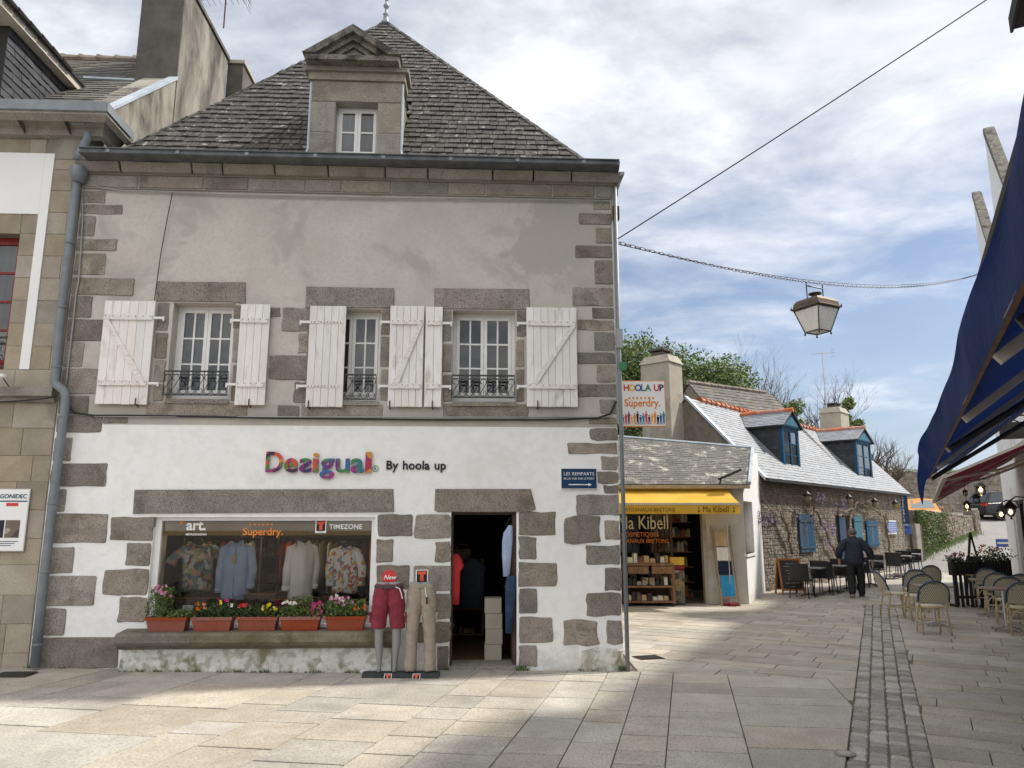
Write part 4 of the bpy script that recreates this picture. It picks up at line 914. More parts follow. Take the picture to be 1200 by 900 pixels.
# ================================================================== shop display behind the glass
def shirt(label, px, pyt, pyb, v, mat, wd=.46, slv='long', turn=0.0, open_=False, extra=None):
    xt, zt_ = fac(px, pyt, -v); zb_ = fac(px, pyb, -v)[1]; H = zt_ - zb_
    w0 = Matrix.Rotation(FA, 4, 'Z') @ Vector((xt, v, 0)); t = T('display_shirt', label, 'shirt', (P0.x + w0.x, P0.y + w0.y, zb_), FA + turn)
    m = M(); rings = []
    for f, rx_, ry_ in [(0, .95, .62), (.12, .93, .60), (.35, .84, .56), (.6, .90, .62), (.75, .98, .62), (.86, 1.0, .52), (.93, .80, .42), (.975, .42, .34), (1.0, .30, .30)]:
        rings.append([(wd / 2 * rx_ * cos(a) * (1 + .03 * sin(7 * a + f * 9) + .012 * sin(13 * a + f * 31)), .21 * ry_ * sin(a) * (1 + .10 * sin(5 * a + f * 6)), f * H * .97 + .012 * sin(a * 3) * (f < .1)) for a in [2 * pi * k / 28 for k in range(28)]])
    m.loft(rings); m.ob('body', mat, t, smooth=True)
    for s_ in (-1, 1):
        q = M(); L_ = .62 * H if slv == 'long' else .30 * H; L_ = L_ * (1.15 if slv == 'long' else 1)
        top = Vector((s_ * wd * .40, 0, H * .86)); end = top + Vector((s_ * (.045 if slv == 'long' else .17) + rnd.gauss(0, .012), -.03 + rnd.gauss(0, .02), -L_ * rnd.uniform(.93, 1.03))); mid = top.lerp(end, .5) + Vector((s_ * .035 + rnd.gauss(0, .01), .02, 0))
        q.tube([top + Vector((-s_ * .06, 0, .01)), top, mid, end], [.07, .072, .06, .052 if slv == 'long' else .08], 12); q.ob('sleeve', mat, t, smooth=True)
        if slv == 'long': c_ = M(); c_.tube([end + Vector((0, 0, .05)), end + Vector((s_ * .003, 0, -.01))], .056, 12); c_.ob('cuff', mat, t, smooth=True)
        q = M(); q.add([(s_ * .015, -.115, H * .93), (s_ * .10, -.075, H * .945), (s_ * .075, -.02, H * 1.02), (s_ * .05, -.06, H * 1.0), (s_ * .012, -.10, H * .965)], [(0, 1, 2, 3, 4)]); q.add([(s_ * .015, -.110, H * .93), (s_ * .10, -.070, H * .945), (s_ * .075, -.015, H * 1.02), (s_ * .05, -.055, H * 1.0), (s_ * .012, -.095, H * .965)], [(4, 3, 2, 1, 0)]); q.ob('collar', mat, t)
    q = M(); q.box(-.012, .012, -.137, -.125, .02, H * .9); q.ob('placket', mat, t)
    q = M(); q.lathe([(.05, H * .95), (.045, H * 1.03), (.055, H * 1.06), (.04, H * 1.10)], n=12); q.ob('neck', K['black'], t, smooth=True)
    q = M(); q.lathe([(.012, -.55), (.012, 0)], n=6); q.ob('stand', K['iron'], t)
    if open_: q = M(); q.box(-.02, .03, -.155, -.15, H * .62, H * .78); q.ob('price_tag', K['kraft'], t)
    return t
shirt('dark floral short sleeved shirt at the left of the shop display window', 234, 637, 692, .50, K['print_floral'], .44, 'short', .25)
shirt('pale blue linen shirt with a price tag in the shop display window', 279, 634, 702, .40, K['blue_shirt'], .39, 'long', 0, True)
shirt('plain white long sleeved shirt right of centre in the shop display window', 355, 634, 702, .44, K['white_shirt'], .35, 'long', .5)
shirt('white shirt with a colourful print at the right of the shop display window', 406, 640, 694, .46, K['print_white'], .38, 'long', -.15)
def inlocal(name, label, cat, u, v, z, group=None, turn=0):
    w0 = Matrix.Rotation(FA, 4, 'Z') @ Vector((u, v, 0)); return T(name, label, cat, (P0.x + w0.x, P0.y + w0.y, z), FA + turn, group)
for u, w_, hh, lab in ((-3.72, .62, .30, 'dark open suitcase below the floral shirt in the display window'), (-3.05, .66, .34, 'brown framed case below the blue shirt in the display window'), (-2.55, .42, .27, 'dark red leather bag on the display window floor'), (-2.05, .5, .30, 'black case below the white shirt in the display window')):
    t = inlocal('suitcase', lab, 'suitcase', u, .42, .40); m = M(); m.prism([(-w_ / 2, 0), (w_ / 2, 0), (w_ / 2, hh), (-w_ / 2, hh)], -.1, .1, bev=.02); m.ob('body', K['suitcase'] if 'red' not in lab else K['shorts'], t)
    m = M(); m.tube([(-w_ / 2, -.105, .02), (w_ / 2, -.105, .02), (w_ / 2, -.105, hh), (-w_ / 2, -.105, hh), (-w_ / 2, -.105, .02)], .008, 5); m.ob('trim', K['wood'], t); m = M(); m.tube([(-.07, -.02, hh), (-.06, -.02, hh + .05), (.06, -.02, hh + .05), (.07, -.02, hh)], .009, 6); m.ob('handle', K['black'], t)
m = M(); m.box(SHOP[0] + .0, SHOP[1] + .1, .17, 1.0, .32, .395); tag(m.ob('display_floor', K['wood_dark'], BL), 'wooden display platform inside the window')
t = inlocal('poster', 'small orange picture with yellow figures standing low in the display window', 'poster', -2.36, .2, .42); m = M(); m.box(-.13, .13, 0, .01, 0, .26); m.ob('card', K['tred'], t)
for k in range(4): m = M(); m.lathe([(.001, 0), (.03, .01), (.02, .06), (.001, .08)], (-.09 + .06 * k, -.004, .08 + .03 * (k % 2)), 6, .1); m.ob('figure', K['yellow_print'], t)
t = inlocal('shop_card', 'white card with red print standing low at the left of the display window', 'card', -3.73, .22, .42); m = M(); m.box(-.15, .15, 0, .01, 0, .2); m.ob('card', K['white_plain'], t); m = M(); m.box(-.05, .05, -.003, -.001, .06, .12); m.ob('print', K['red'], t)
t = inlocal('shop_card', 'long white card low in the bottom right corner of the display window', 'card', -1.72, .2, .42); m = M(); m.box(-.3, .28, 0, .01, 0, .19); m.ob('card', K['white_plain'], t); m = M(); m.box(.12, .24, -.003, -.001, .06, .1); m.ob('print', K['black_print'], t)
for k, (px, py) in enumerate([(252, 613), (283, 613), (307, 612), (333, 613), (360, 613), (395, 612)]):
    u_, z_ = fac(px, py, -.7); t = inlocal('spotlight', ['leftmost', 'second', 'third', 'fourth', 'fifth', 'rightmost'][k] + ' small lit spotlight from the left, under the ceiling behind the display window glass', 'spotlight', u_, .7, z_ + .06, 'spotlights in the display window')
    m = M(); m.tube([(0, .03, .25), (0, .03, .06)], .006, 5); m.lathe([(.022, .07), (.028, .03), (.03, 0)], n=10); m.ob('housing', K['cream_print'], t); m = M(); m.lathe([(.026, -.006), (.02, -.002)], n=10); m.ob('bulb', K['spot'], t)
# shelves with goods
def shelf(u, v, wd, rows_, label, z0=-.15, h=.42, dep=.35):
    t = inlocal('shelf_unit', label, 'shelf', u, v, z0)
    for s_ in (-1, 1): m = M(); m.box(s_ * wd / 2 - .015, s_ * wd / 2 + .015, 0, dep, 0, rows_ * h + .03); m.ob('side_panel', K['wood'], t)
    for r_ in range(rows_ + 1): m = M(); m.box(-wd / 2 + .016, wd / 2 - .016, 0, dep, r_ * h, r_ * h + .022); m.ob('shelf', K['wood'], t)
    x = -wd / 2 + .04
    for r_ in range(rows_):
        x = -wd / 2 + .04
        while x < wd / 2 - .12:
            bw = rnd.uniform(.07, .2); bh = rnd.uniform(.08, h - .09); m = M(); m.prism([(x, 0), (x + bw, 0), (x + bw - .01, bh), (x + .008, bh)], .04, dep - .06, bev=.012); o = m.ob('stacked_goods', K['goods'], t); o.location.z = r_ * h + .024; x += bw + .015
shelf(-2.3, 2.4, 1.5, 4, 'wooden shelf unit stacked with goods at the back behind the display window'); shelf(-3.9, 2.5, 1.4, 4, 'wooden shelf unit in the dark left part of the shop'); shelf(-.35, 2.9, .8, 3, 'dark shelf unit with boxes at the back of the shop, seen through the door', h=.4)
# things in and by the doorway
t = inlocal('straw_basket', 'round straw basket on the shelf seen through the open shop door', 'basket', -.30, 2.95, 1.08); m = M(); m.lathe([(.11, 0), (.16, .09), (.15, .16), (.14, .16), (.145, .09), (.09, .02)], n=14); m.ob('body', K['kraft'], t, smooth=True)
m = M(); m.tube([(-.1, 0, .15), (-.08, 0, .24), (.08, 0, .24), (.1, 0, .15)], .01, 6); m.ob('handle', K['kraft'], t)
def garment(name, label, cat, u, v, z, prof, mat, thick=.07, extra=None):
    t = inlocal(name, label, cat, u, v, z); m = M(); rings = []
    for zz2, w_, sh in prof: rings.append([(sh + w_ / 2 * cos(a) * (1 + .06 * sin(6 * a + zz2 * 13)), thick * .5 * sin(a) * (1 + .3 * sin(4 * a + zz2 * 9)), zz2) for a in [2 * pi * k / 20 for k in range(20)]])
    m.loft(rings); m.ob('cloth', K[mat], t, smooth=True); q = M(); q.tube([(-.03, 0, prof[-1][0]), (0, 0, prof[-1][0] + .05), (.02, 0, prof[-1][0] + .1)], .004, 5); q.ob('hanger_hook', K['iron'], t); return t
garment('red_shirt', 'bright red T-shirt hanging inside the left edge of the shop doorway', 'shirt', DOOR[0] + .06, .33, .60, [(0, .11, 0), (.2, .12, 0), (.42, .13, .0), (.5, .19, .02), (.6, .15, 0), (.66, .06, 0)], 'red')
garment('hanging_shirt', 'white and blue striped shirt hanging at the right side of the shop doorway', 'shirt', DOOR[1] - .11, .05, .98, [(0, .09, -.02), (.25, .12, -.02), (.45, .14, -.01), (.56, .12, 0), (.66, .05, .03)], 'blue_shirt', .06)
garment('hanging_jeans', 'dark blue jeans hanging at the right side of the shop doorway below the striped shirt', 'jeans', DOOR[1] - .07, .03, .27, [(0, .09, -.03), (.3, .12, -.02), (.6, .15, 0), (.72, .13, .01)], 'denim', .08)
t = inlocal('box_stack', 'tall grey cardboard boxes stacked just inside the shop door on the right', 'box', .17, .45, -.134)
for k in range(4): m = M(); j = rnd.uniform(-.008, .008); m.prism([(-.11 + j, k * .2), (.12 + j, k * .2), (.12 + j, k * .2 + .197), (-.11 + j, k * .2 + .197)], 0, .3, bev=.006); m.ob('box', K['cement'], t)
t = inlocal('hanging_clothes', 'dark garment on a hanger inside the shop doorway', 'clothes', -.12, 1.3, .45); m = M(); m.loft([[(w_ / 2 * cos(a), .05 * sin(a), z_) for a in [k * pi / 8 for k in range(16)]] for z_, w_ in [(0, .34), (.4, .36), (.6, .4), (.68, .2), (.72, .05)]]); m.ob('cloth', K['jacket'], t, smooth=True)
# ================================================================== flower boxes on the sill
def flowerbox(px, label, plabel, blooms, seed, hgt=.17, dens=260, tall=None):
    x_, z_ = fac(px, 732, .17); z_ = .345; w0 = Matrix.Rotation(FA, 4, 'Z') @ Vector((x_, -.13, 0)); loc = (P0.x + w0.x, P0.y + w0.y, z_)
    t = T('flower_box', label, 'flower box', loc, FA, 'flower boxes on the shop window sill'); L_ = .245
    m = M(); h = .17
    for (x0, x1) in ((0, 0),):
        a, b, c, d = L_ - .03, L_, .075, .095
        m.add([(-a, -c, 0), (a, -c, 0), (a, c, 0), (-a, c, 0), (-b, -d, h), (b, -d, h), (b, d, h), (-b, d, h), (-b + .012, -d + .012, h), (b - .012, -d + .012, h), (b - .012, d - .012, h), (-b + .012, d - .012, h), (-a, -c + .01, .02), (a, -c + .01, .02), (a, c - .01, .02), (-a, c - .01, .02)],
              [(3, 2, 1, 0), (0, 1, 5, 4), (1, 2, 6, 5), (2, 3, 7, 6), (3, 0, 4, 7), (4, 5, 9, 8), (5, 6, 10, 9), (6, 7, 11, 10), (7, 4, 8, 11), (8, 9, 13, 12), (9, 10, 14, 13), (10, 11, 15, 14), (11, 8, 12, 15)])
    m.ob('trough', K['terra'], t)
    m = M(); wallgrid(m, -L_ - .008, L_ + .008, h - .035, h + .003, [], -.103, -.094); m.box(-L_ - .008, -L_ + .002, -.093, .1, h - .035, h + .003); m.box(L_ - .002, L_ + .008, -.093, .1, h - .035, h + .003); m.ob('rim', K['terra'], t)
    m = M(); m.box(-L_ + .02, L_ - .02, -.08, .08, h - .05, h - .02); m.ob('soil', K['soil'], t)
    rr = random.Random(seed); p = T('flowering_plants', plabel, 'plant', (loc[0], loc[1], z_ + h - .02), FA)
    m = M()
    for i in range(dens * 7):
        x_ = rr.uniform(-L_, L_); hh = hgt * (tall(x_) if tall else 1) * (.55 + .45 * abs(sin(x_ * 17 + seed))); z2 = hh * rr.random() ** .7; m.leaf((x_ + rr.gauss(0, .02), rr.gauss(0, .055), z2), rr.uniform(.010, .024), rr)
    m.ob('foliage', [K['leaf'], K['leaf_dark'], K['leaf_dark'], K['leaf'], K['leaf']][seed % 5], p)
    m = M()
    for i in range(26):
        x_ = rr.uniform(-L_, L_); hh = hgt * (tall(x_) if tall else 1) * rr.uniform(.5, 1); m.tube([(x_, rr.gauss(0, .03), 0), (x_ + rr.gauss(0, .02), rr.gauss(0, .04), hh)], .0025, 3)
    m.ob('stems', K['leaf_dark'], p)
    for mt, xr, n_, zr in blooms:
        for i in range(n_):
            x_ = rr.uniform(*xr); q = M(); cz_ = rr.uniform(*zr); cy = rr.uniform(-.09, -.01); r_ = rr.uniform(.012, .022)
            for k in range(5): a = k * 1.257 + rr.random(); q.add([(x_, cy - .006, cz_), (x_ + r_ * cos(a - .5), cy - .012, cz_ + r_ * sin(a - .5)), (x_ + 1.25 * r_ * cos(a), cy - .005, cz_ + 1.25 * r_ * sin(a)), (x_ + r_ * cos(a + .5), cy - .012, cz_ + r_ * sin(a + .5))], [(0, 1, 2, 3)])
            q.ob('blossom', K[mt], p)
flowerbox(196, 'terracotta trough at the left end of the shop window sill', 'tall bushy green plant with faded pinkish heads in the leftmost sill trough', [('petal_pink', (-.22, .02), 16, (.26, .40))], 5, .38, 230, lambda x: 1 if x < .02 else .3)
flowerbox(249, 'terracotta trough second from the left on the shop window sill', 'low dark plants with orange and pale yellow flowers in the second sill trough', [('petal_orange', (-.22, -.05), 8, (.12, .18)), ('petal_yellow', (.05, .15), 3, (.18, .22)), ('petal_magenta', (.02, .2), 4, (.19, .24)), ('petal_white', (.17, .26), 3, (.15, .18))], 11, .19)
flowerbox(302, 'middle terracotta trough of the five on the shop window sill', 'plants with a red bloom and many yellow flowers in the middle sill trough', [('petal_red', (-.24, -.14), 8, (.14, .19)), ('petal_yellow', (.02, .22), 16, (.06, .2))], 12, .17)
flowerbox(352, 'terracotta trough second from the right on the shop window sill', 'plants with white and magenta flowers in the fourth sill trough', [('petal_white', (-.24, -.06), 9, (.15, .22)), ('petal_magenta', (.10, .27), 22, (.04, .2))], 13, .23, 260, lambda x: 1.2 if -.1 < x < .12 else .75)
flowerbox(405, 'terracotta trough at the right end of the shop window sill, beside the mannequins', 'plants with pink daisies and small red flowers in the rightmost sill trough', [('petal_pink', (-.2, .1), 22, (.16, .26)), ('petal_white', (-.12, .0), 4, (.2, .28)), ('petal_orange', (.08, .25), 9, (.08, .2))], 14, .23)
# ================================================================== skin helper (continuous bodies)
def skinned(name, verts, edges, radii, mat, parent, root=0, sub=2, disp=0, dscale=.1, kind=None):
    me = bpy.data.meshes.new(name); me.from_pydata(verts, edges, []); o = bpy.data.objects.new(name, me); COL.objects.link(o)
    sk = o.modifiers.new('skin', 'SKIN'); 
    if not me.skin_vertices: 
        bm = bmesh.new(); bm.from_mesh(me); bm.verts.layers.skin.verify(); bm.to_mesh(me); bm.free()
    for i, r_ in enumerate(radii): me.skin_vertices[0].data[i].radius = r_ if isinstance(r_, tuple) else (r_, r_); me.skin_vertices[0].data[i].use_root = (i == root)
    sk.use_smooth_shade = True; sk.branch_smoothing = .4
    sb = o.modifiers.new('sub', 'SUBSURF'); sb.levels = sub; sb.render_levels = sub
    if disp:
        tx = bpy.data.textures.new(name + '_folds', 'CLOUDS'); tx.noise_scale = dscale; dp = o.modifiers.new('d', 'DISPLACE'); dp.texture = tx; dp.strength = disp; dp.mid_level = .5
    bpy.context.view_layer.update(); dg = bpy.context.evaluated_depsgraph_get()
    m2 = bpy.data.meshes.new_from_object(o.evaluated_get(dg)); m2.name = name; bpy.data.objects.remove(o)
    m2.materials.clear(); m2.materials.append(mat); m2.polygons.foreach_set('use_smooth', [True] * len(m2.polygons))
    n = bpy.data.objects.new(name, m2); COL.objects.link(n); n.parent = parent; return n
# mannequins on their base board
bp_ = inlocal('mannequin_platform', 'low dark platform with two red T emblems under the two leg mannequins', 'platform', fac(470, 790, .45)[0], -.45, -.17, turn=-.03)
bw = (fac(515, 792, .45)[0] - fac(425, 792, .45)[0]) / 2
m = M(); m.prism([(-.12, -.02), (.10, -.02), (.10, .055), (-.02, .06), (-.05, .055)], -bw, bw, 'x'); m.ob('board', K['board'], bp_)
for s_ in (-.32, .42):
    q = bpy.data.objects.new('emblem_card', None); COL.objects.link(q); q.parent = bp_; q.location = (s_ * bw, -.088, .018); q.rotation_euler = (-R(42), 0, 0)
    for (nm, a, b, c, d, yy, mt) in (('card', -.045, .045, -.04, .045, 0, 'white_plain'), ('field', -.038, .038, -.025, .04, -.002, 'black_print'), ('letter_bar', -.03, .03, .015, .035, -.004, 'tred'), ('letter_stem', -.012, .012, -.02, .0149, -.004, 'tred')):
        m = M(); m.box(a, b, yy - .0015, yy, c, d); m.ob(nm, K[mt], q)
def legloft(name, mat, t, table, front=0, n=24, wob=.0, fz=22):
    """table: (z, centre x, centre y, rx, ry) for the right leg; both legs joined in one mesh"""
    m = M()
    for s_ in (-1, 1):
        rings = []; tb = []
        for a, b in zip(table, table[1:]):
            k = max(1, int(abs(a[0] - b[0]) / .022)); tb += [lerp(a, b, i / k) for i in range(k)]
        tb.append(table[-1])
        for (z, cx, cy, rx, ry) in tb:
            w_ = lambda a: 1 + wob * (sin(z * fz * 2.2 + 3 * a + s_) + .8 * sin(z * fz * 4.3 - 2 * a + s_ * 2) + .6 * sin(z * fz * 1.1 + 5 * a))
            rings.append([(s_ * cx + rx * w_(a) * cos(a), cy + ry * w_(a) * sin(a), z + wob * .12 * sin(4 * a + z * 40)) for a in [2 * pi * k / n for k in range(n)]])
        m.loft(rings)
    return m.ob(name, mat, t, smooth=True)
def mannequin(px, label, long_):
    u_, _ = fac(px, 790, .42); t = inlocal('half_mannequin', label, 'mannequin', u_, -.42, -.125)
    H = fac(px, 684, .42)[1] + .125
    legloft('legs', K['mann'], t, [(H + .02, .055, 0, .085, .095), (H - .1, .07, 0, .098, .11), (H * .68, .092, 0, .088, .10), (H * .5, .105, 0, .062, .07), (H * .44, .107, .0, .052, .062), (H * .32, .106, .015, .052, .06), (H * .18, .098, .015, .036, .042), (.06, .092, .01, .024, .03), (.02, .092, -.01, .028, .045)])
    if not long_:
        legloft('shorts', K['shorts'], t, [(H + .0, .058, 0, .103, .108), (H - .10, .072, 0, .116, .122), (H - .22, .088, 0, .115, .125), (H * .66, .105, 0, .102, .11), (H * .52, .118, 0, .092, .10), (H * .50, .12, 0, .088, .096)], wob=.030)
        for s_ in (-1, 1):
            q = M(); q.prism([(-.05, 0), (.05, 0), (.05, .12), (-.05, .12)], .0, .02, 'x', bev=.006); q.prism([(-.055, .085), (.055, .085), (.055, .125), (-.055, .125)], .014, .028, 'x', bev=.004)
            q.v = [(s_ * (v_[0] + .205), v_[1] + .0, v_[2] + H * .56) for v_ in q.v]; q.ob('cargo_pocket', K['shorts'], t)
        q = M(); q.loft([[((.158 + o_ + .012) * cos(a), (.118 + o_) * sin(a), z_) for a in [2 * pi * k / 28 for k in range(28)]] for z_, o_ in [(H - .055, .004), (H - .05, .012), (H - .015, .010), (H - .01, .002)]]); q.ob('belt', K['belt'], t, smooth=True)
        q = M(); q.tube([(.09, -.125, H - .03), (.14, -.12, H - .05), (.165, -.12, H - .11), (.18, -.12, H - .17)], .006, 5); q.ob('cord', K['white_plain'], t)
        q = M(); q.lathe([(.088, -.006), (.09, 0), (.088, .006)], (0, 0, 0), 32); q.v = [(v_[0] + .0, -.03 + v_[2], v_[1] + H + .08) for v_ in q.v]; d_ = q.ob('round_sign', K['red'], t)
        text('New', .075, d_, K['white_plain'], (-.068, -.04, H + .055), ext=.001, bold=.001, shear=.35)
    else:
        legloft('trousers', K['khaki'], t, [(H + .0, .055, 0, .100, .105), (H - .10, .068, 0, .112, .118), (H - .22, .082, 0, .106, .115), (H * .64, .095, 0, .09, .10), (H * .50, .105, 0, .08, .088), (H * .40, .11, .01, .072, .08), (H * .22, .115, .015, .072, .08), (.05, .118, .0, .076, .09), (.03, .118, 0, .074, .088)], wob=.036, fz=18)
        for s_ in (-1, 1):
            q = M(); q.prism([(-.045, 0), (.045, 0), (.045, .12), (-.045, .12)], .0, .02, 'x', bev=.006); q.prism([(-.05, .085), (.05, .085), (.05, .125), (-.05, .125)], .014, .028, 'x', bev=.004)
            q.v = [(s_ * (v_[0] + .178), v_[1] + .0, v_[2] + H * .56) for v_ in q.v]; q.ob('cargo_pocket', K['khaki'], t)
        q = M(); q.loft([[((.152 + o_) * cos(a), (.106 + o_) * sin(a), z_) for a in [2 * pi * k / 28 for k in range(28)]] for z_, o_ in [(H - .05, .004), (H - .045, .010), (H - .008, .008), (H - .003, .0)]]); q.ob('waistband', K['khaki'], t, smooth=True)
        q = M(); q.tube([(.05, -.12, H - .03), (.06, -.13, H - .10), (.075, -.13, H - .15)], .005, 5); q.ob('cord', K['white_plain'], t); q = M(); q.box(.065, .085, -.14, -.134, H - .23, H - .15); q.ob('swing_tag', K['black'], t)
        for (a, b) in (((-.045, H - .06), (-.13, H - .13)), ((.045, H - .06), (.13, H - .13))): q = M(); q.tube([(a[0], -.114, a[1]), ((a[0] + b[0]) / 2, -.11, (a[1] + b[1]) / 2 - .02), (b[0], -.085, b[1])], .004, 4); q.ob('pocket_seam', K['khaki'], t)
        q = bpy.data.objects.new('emblem_sign', None); COL.objects.link(q); q.parent = t; q.location = (0, -.01, H + .08)
        for (nm, a, b, c, d, yy, mt) in (('card', -.075, .075, -.09, .09, 0, 'white_plain'), ('field', -.063, .063, -.06, .08, -.003, 'black_print'), ('letter_bar', -.052, .052, .035, .07, -.006, 'tred'), ('letter_stem', -.022, .022, -.05, .0349, -.006, 'tred')):
            m = M(); m.box(a, b, yy - .002, yy, c, d); m.ob(nm, K[mt], q)
    return t
mannequin(453, 'grey leg mannequin in burgundy cargo shorts with a round red New sign', False); mannequin(492, 'leg mannequin in beige cargo trousers with a red T card on top', True)
# ================================================================== neighbour at the left (same street line; local frame as the shop)
NB = T('neighbour_building', 'stone town house at the far left with white rendered panel, grey gutter and tall chimney', 'building', tuple(P0), FA)
NL = -10.5
pu = fac(63, 200)[0]; pi_ = fac(46, 250)[0]; pz0 = fac(30, 433)[1]; pz1 = fac(30, 180)[1]; pzm = fac(20, 251)[1]
wz0, wz1 = fac(8, 433)[1], fac(8, 274)[1]; wx1 = fac(22, 290)[0] + .0
m = M(); wallgrid(m, NL, UL - .005, ZB, 7.15, [(wx1 - 1.15, wx1, wz0, wz1)], 0.0, .45); m.ob('wall', K['ashlar_joint'], NB)
m = M(); m.box(UL - .55, UL - .005, .46, 9.6, ZB, 7.0); m.ob('wall', K['cement'], NB)
m = M(); m.box(pi_, pu, -.022, .02, pz0, pz1); m.box(NL, pi_ - .002, -.022, .02, pzm, pz1); m.ob('render_panel', K['white_panel'], NB)
AS = []
lz0, lz1 = fac(20, 470)[1], fac(20, 457)[1]
def course(xa, xb, z0, z1, lens, ph):
    x = xa; i = ph
    while x < xb - .02:
        b = min(xb, x + lens[i % len(lens)] * rnd.uniform(.95, 1.05)); i += 1
        if xb - b < .12: b = xb
        AS.append(stone(x + .002, b - .002, z0 + .002, z1 - .002, y=-.008, j=.0015, bev=.004)); x = b
z = lz1 + .0; k = 0; cz = []
while z < pz1 - .1:
    z1_ = min(z + .318, pz1) if pz1 - z > .45 else pz1
    if z < pz0 - .05: course(NL, UL - .01, z, min(z1_, pz0), [.62, .5, .7], k)
    else:
        course(pu + .003, UL - .01, z, z1_, [.30, .26] if k % 2 else [.42, .14], k)
        if z < pzm - .05: course(wx1, pi_ - .003, z, min(z1_, pzm), [.4], k)
        if z < wz0 - .05: pass
    z = z1_ if z >= pz0 - .05 else min(z1_, pz0); k += 1
course(NL, UL - .01, pz1 + .0, pz1 + .22, [.7, .9], 1)
course(NL, wx1 - 1.16, pz0, pzm, [.4], 0); course(wx1 - 1.16, wx1 - .002, wz1, pzm, [1.2], 0)
z = lz0; k = 0
for h in (.36, .36, .34, .36, .36, .33, .37, .35, .35, .35):
    if z - h < ZB - .3: break
    course(NL, UL - .01, z - h, z, [.55, .62, .5] if k % 2 else [.7, .36, .6], k); z -= h; k += 1
pieces(AS, 'ashlar_block', K['ashlar'], NB)
m = M(); m.prism([(.02, lz0 - .02), (-.06, lz0 - .02), (-.08, lz0 + .03), (-.14, lz0 + .05), (-.14, lz1 + .02), (.02, lz1 + .03)], NL, UL - .02, 'x'); m.ob('ledge', K['granite_cornice'], NB)
win = window(NB, (wx1 - 1.15, wx1, wz0, wz1), .16, 2, 1, 4, fw=.06, mat='red_frame', mw=.03)
m = M(); m.box(wx1 - 1.15, wx1, .3, .32, wz0, wz1); m.ob('curtain', K['curtain'], NB)
gd = M(); gd.box(wx1 - 1.15, wx1, -.02, .0, wz0 + .42, wz0 + .45); gd.box(wx1 - 1.15, wx1, -.02, .0, wz0 + .02, wz0 + .04); gg = gd.ob('window_guard', K['iron'], NB)
for k in range(9):
    q = M(); cx = wx1 - .07 - k * .13
    for zc in (wz0 + .14, wz0 + .32): q.tube([(cx + (.055 - .0035 * i) * cos(i * .6), -.01, zc + (.075 - .005 * i) * sin(i * .6)) for i in range(14)], .006, 4)
    q.ob('scroll', K['iron'], gg)
# cornice with return, zinc edge
zc1 = fac(60, 117, .45)[1]; zc0 = zc1 - .13; ce = fac(125, 118, .45)[0]
prof = [(.0, pz1 + .22), (-.10, pz1 + .24), (-.14, pz1 + .34), (-.22, pz1 + .40), (-.30, zc0 - .10), (-.40, zc0 - .04), (-.40, zc0), (.3, zc0)]
m = M(); m.prism(prof, NL, ce - .40 + .15, 'x')
for (a, b), (c, d) in zip(prof[:-1], prof[1:]):       # mitred return at the corner
    e = lambda yv: (ce - .25) + (-yv) * .6
    m.add([(ce - .25, a, b), (e(a), a, b), (e(c), c, d), (ce - .25, c, d)], [(0, 1, 2, 3)]); m.add([(e(a), a, b), (e(a), .4, b), (e(c), .4, d), (e(c), c, d)], [(0, 1, 2, 3)])
m.ob('cornice', K['granite_cornice'], NB)
for k in range(7):
    m = M(); xx = ce - .62 - k * .62; m.prism([(a - .003, b) for a, b in prof[1:-2]] + [(-.2, zc0 - .1), (-.1, pz1 + .3)], xx - .004, xx + .004, 'x'); m.ob('cornice_joint', K['ashlar_joint'], NB)
m = M(); m.prism([(-.41, zc0 - .01), (-.43, zc0), (-.45, zc1), (-.40, zc1), (-.36, zc0 + .02), (.3, zc0 + .02), (.3, zc0 + .001)], NL, ce, 'x'); m.add([(ce, -.44, zc1), (ce, -.42, zc0), (ce, .4, zc0), (ce, .4, zc1), (ce + .012, -.44, zc1), (ce + .012, -.42, zc0), (ce + .012, .4, zc0), (ce + .012, .4, zc1)], [(4, 5, 6, 7), (0, 1, 5, 4), (0, 3, 7, 4), (0, 1, 2, 3)]); m.ob('gutter', K['zinc'], NB)
# roof, gable, chimney
RY, RZ = 4.17, 10.97; ey, ez_ = -.05, zc0 + .03
m = M(); m.prism([(ey, ez_), (RY, RZ), (8.4, ez_), (8.4, ez_ - .1), (ey, ez_ - .1)], NL, UL - .02, 'x'); m.ob('roof_boarding', K['slate_edge'], NB)
us = Vector((0, RY - ey, RZ - ez_)); L_ = us.length
pieces(slates(Vector((NL, ey, ez_ + .01)), (1, 0, 0), us.normalized(), L_, .19, lambda s: (0, UL - .06 - NL), .18, .26, thick=.008), 'slate', K['slate_far'], NB, 200)
for k in range(12):
    m = M(); x_ = NL + .48 + k * .36; m.tube([(x_, RY, RZ + .02), (x_ + .36, RY, RZ + .02)], [.10, .085], 8); m.tube([(x_ - .01, RY, RZ + .02), (x_ + .05, RY, RZ + .02)], .115, 8); m.ob('ridge_tile', K['rubble'], NB)
gy1 = 8.4
m = M(); m.prism([(-.02, 6.7), (-.02, ez_ + .03), (2.6, ez_ + .05 + 2.65 * (RZ - ez_) / (RY - ey)), (RY, RZ + .05), (gy1, ez_ + .3), (gy1, 6.7)], UL - .55, UL + .03, 'x'); m.ob('gable_wall', K['cement_gable'], NB)
sl = (RZ - ez_) / (RY - ey)
m = M(); m.add([(x_, y_, ez_ + .06 + sl * (y_ + .02) + h_) for x_ in (UL - .10, UL + .06) for y_ in (-.25, 2.6) for h_ in (0, .06)], [(0, 1, 3, 2), (4, 6, 7, 5), (0, 4, 5, 1), (2, 3, 7, 6), (1, 5, 7, 3), (0, 2, 6, 4)]); m.ob('verge_flashing', K['lead'], NB)
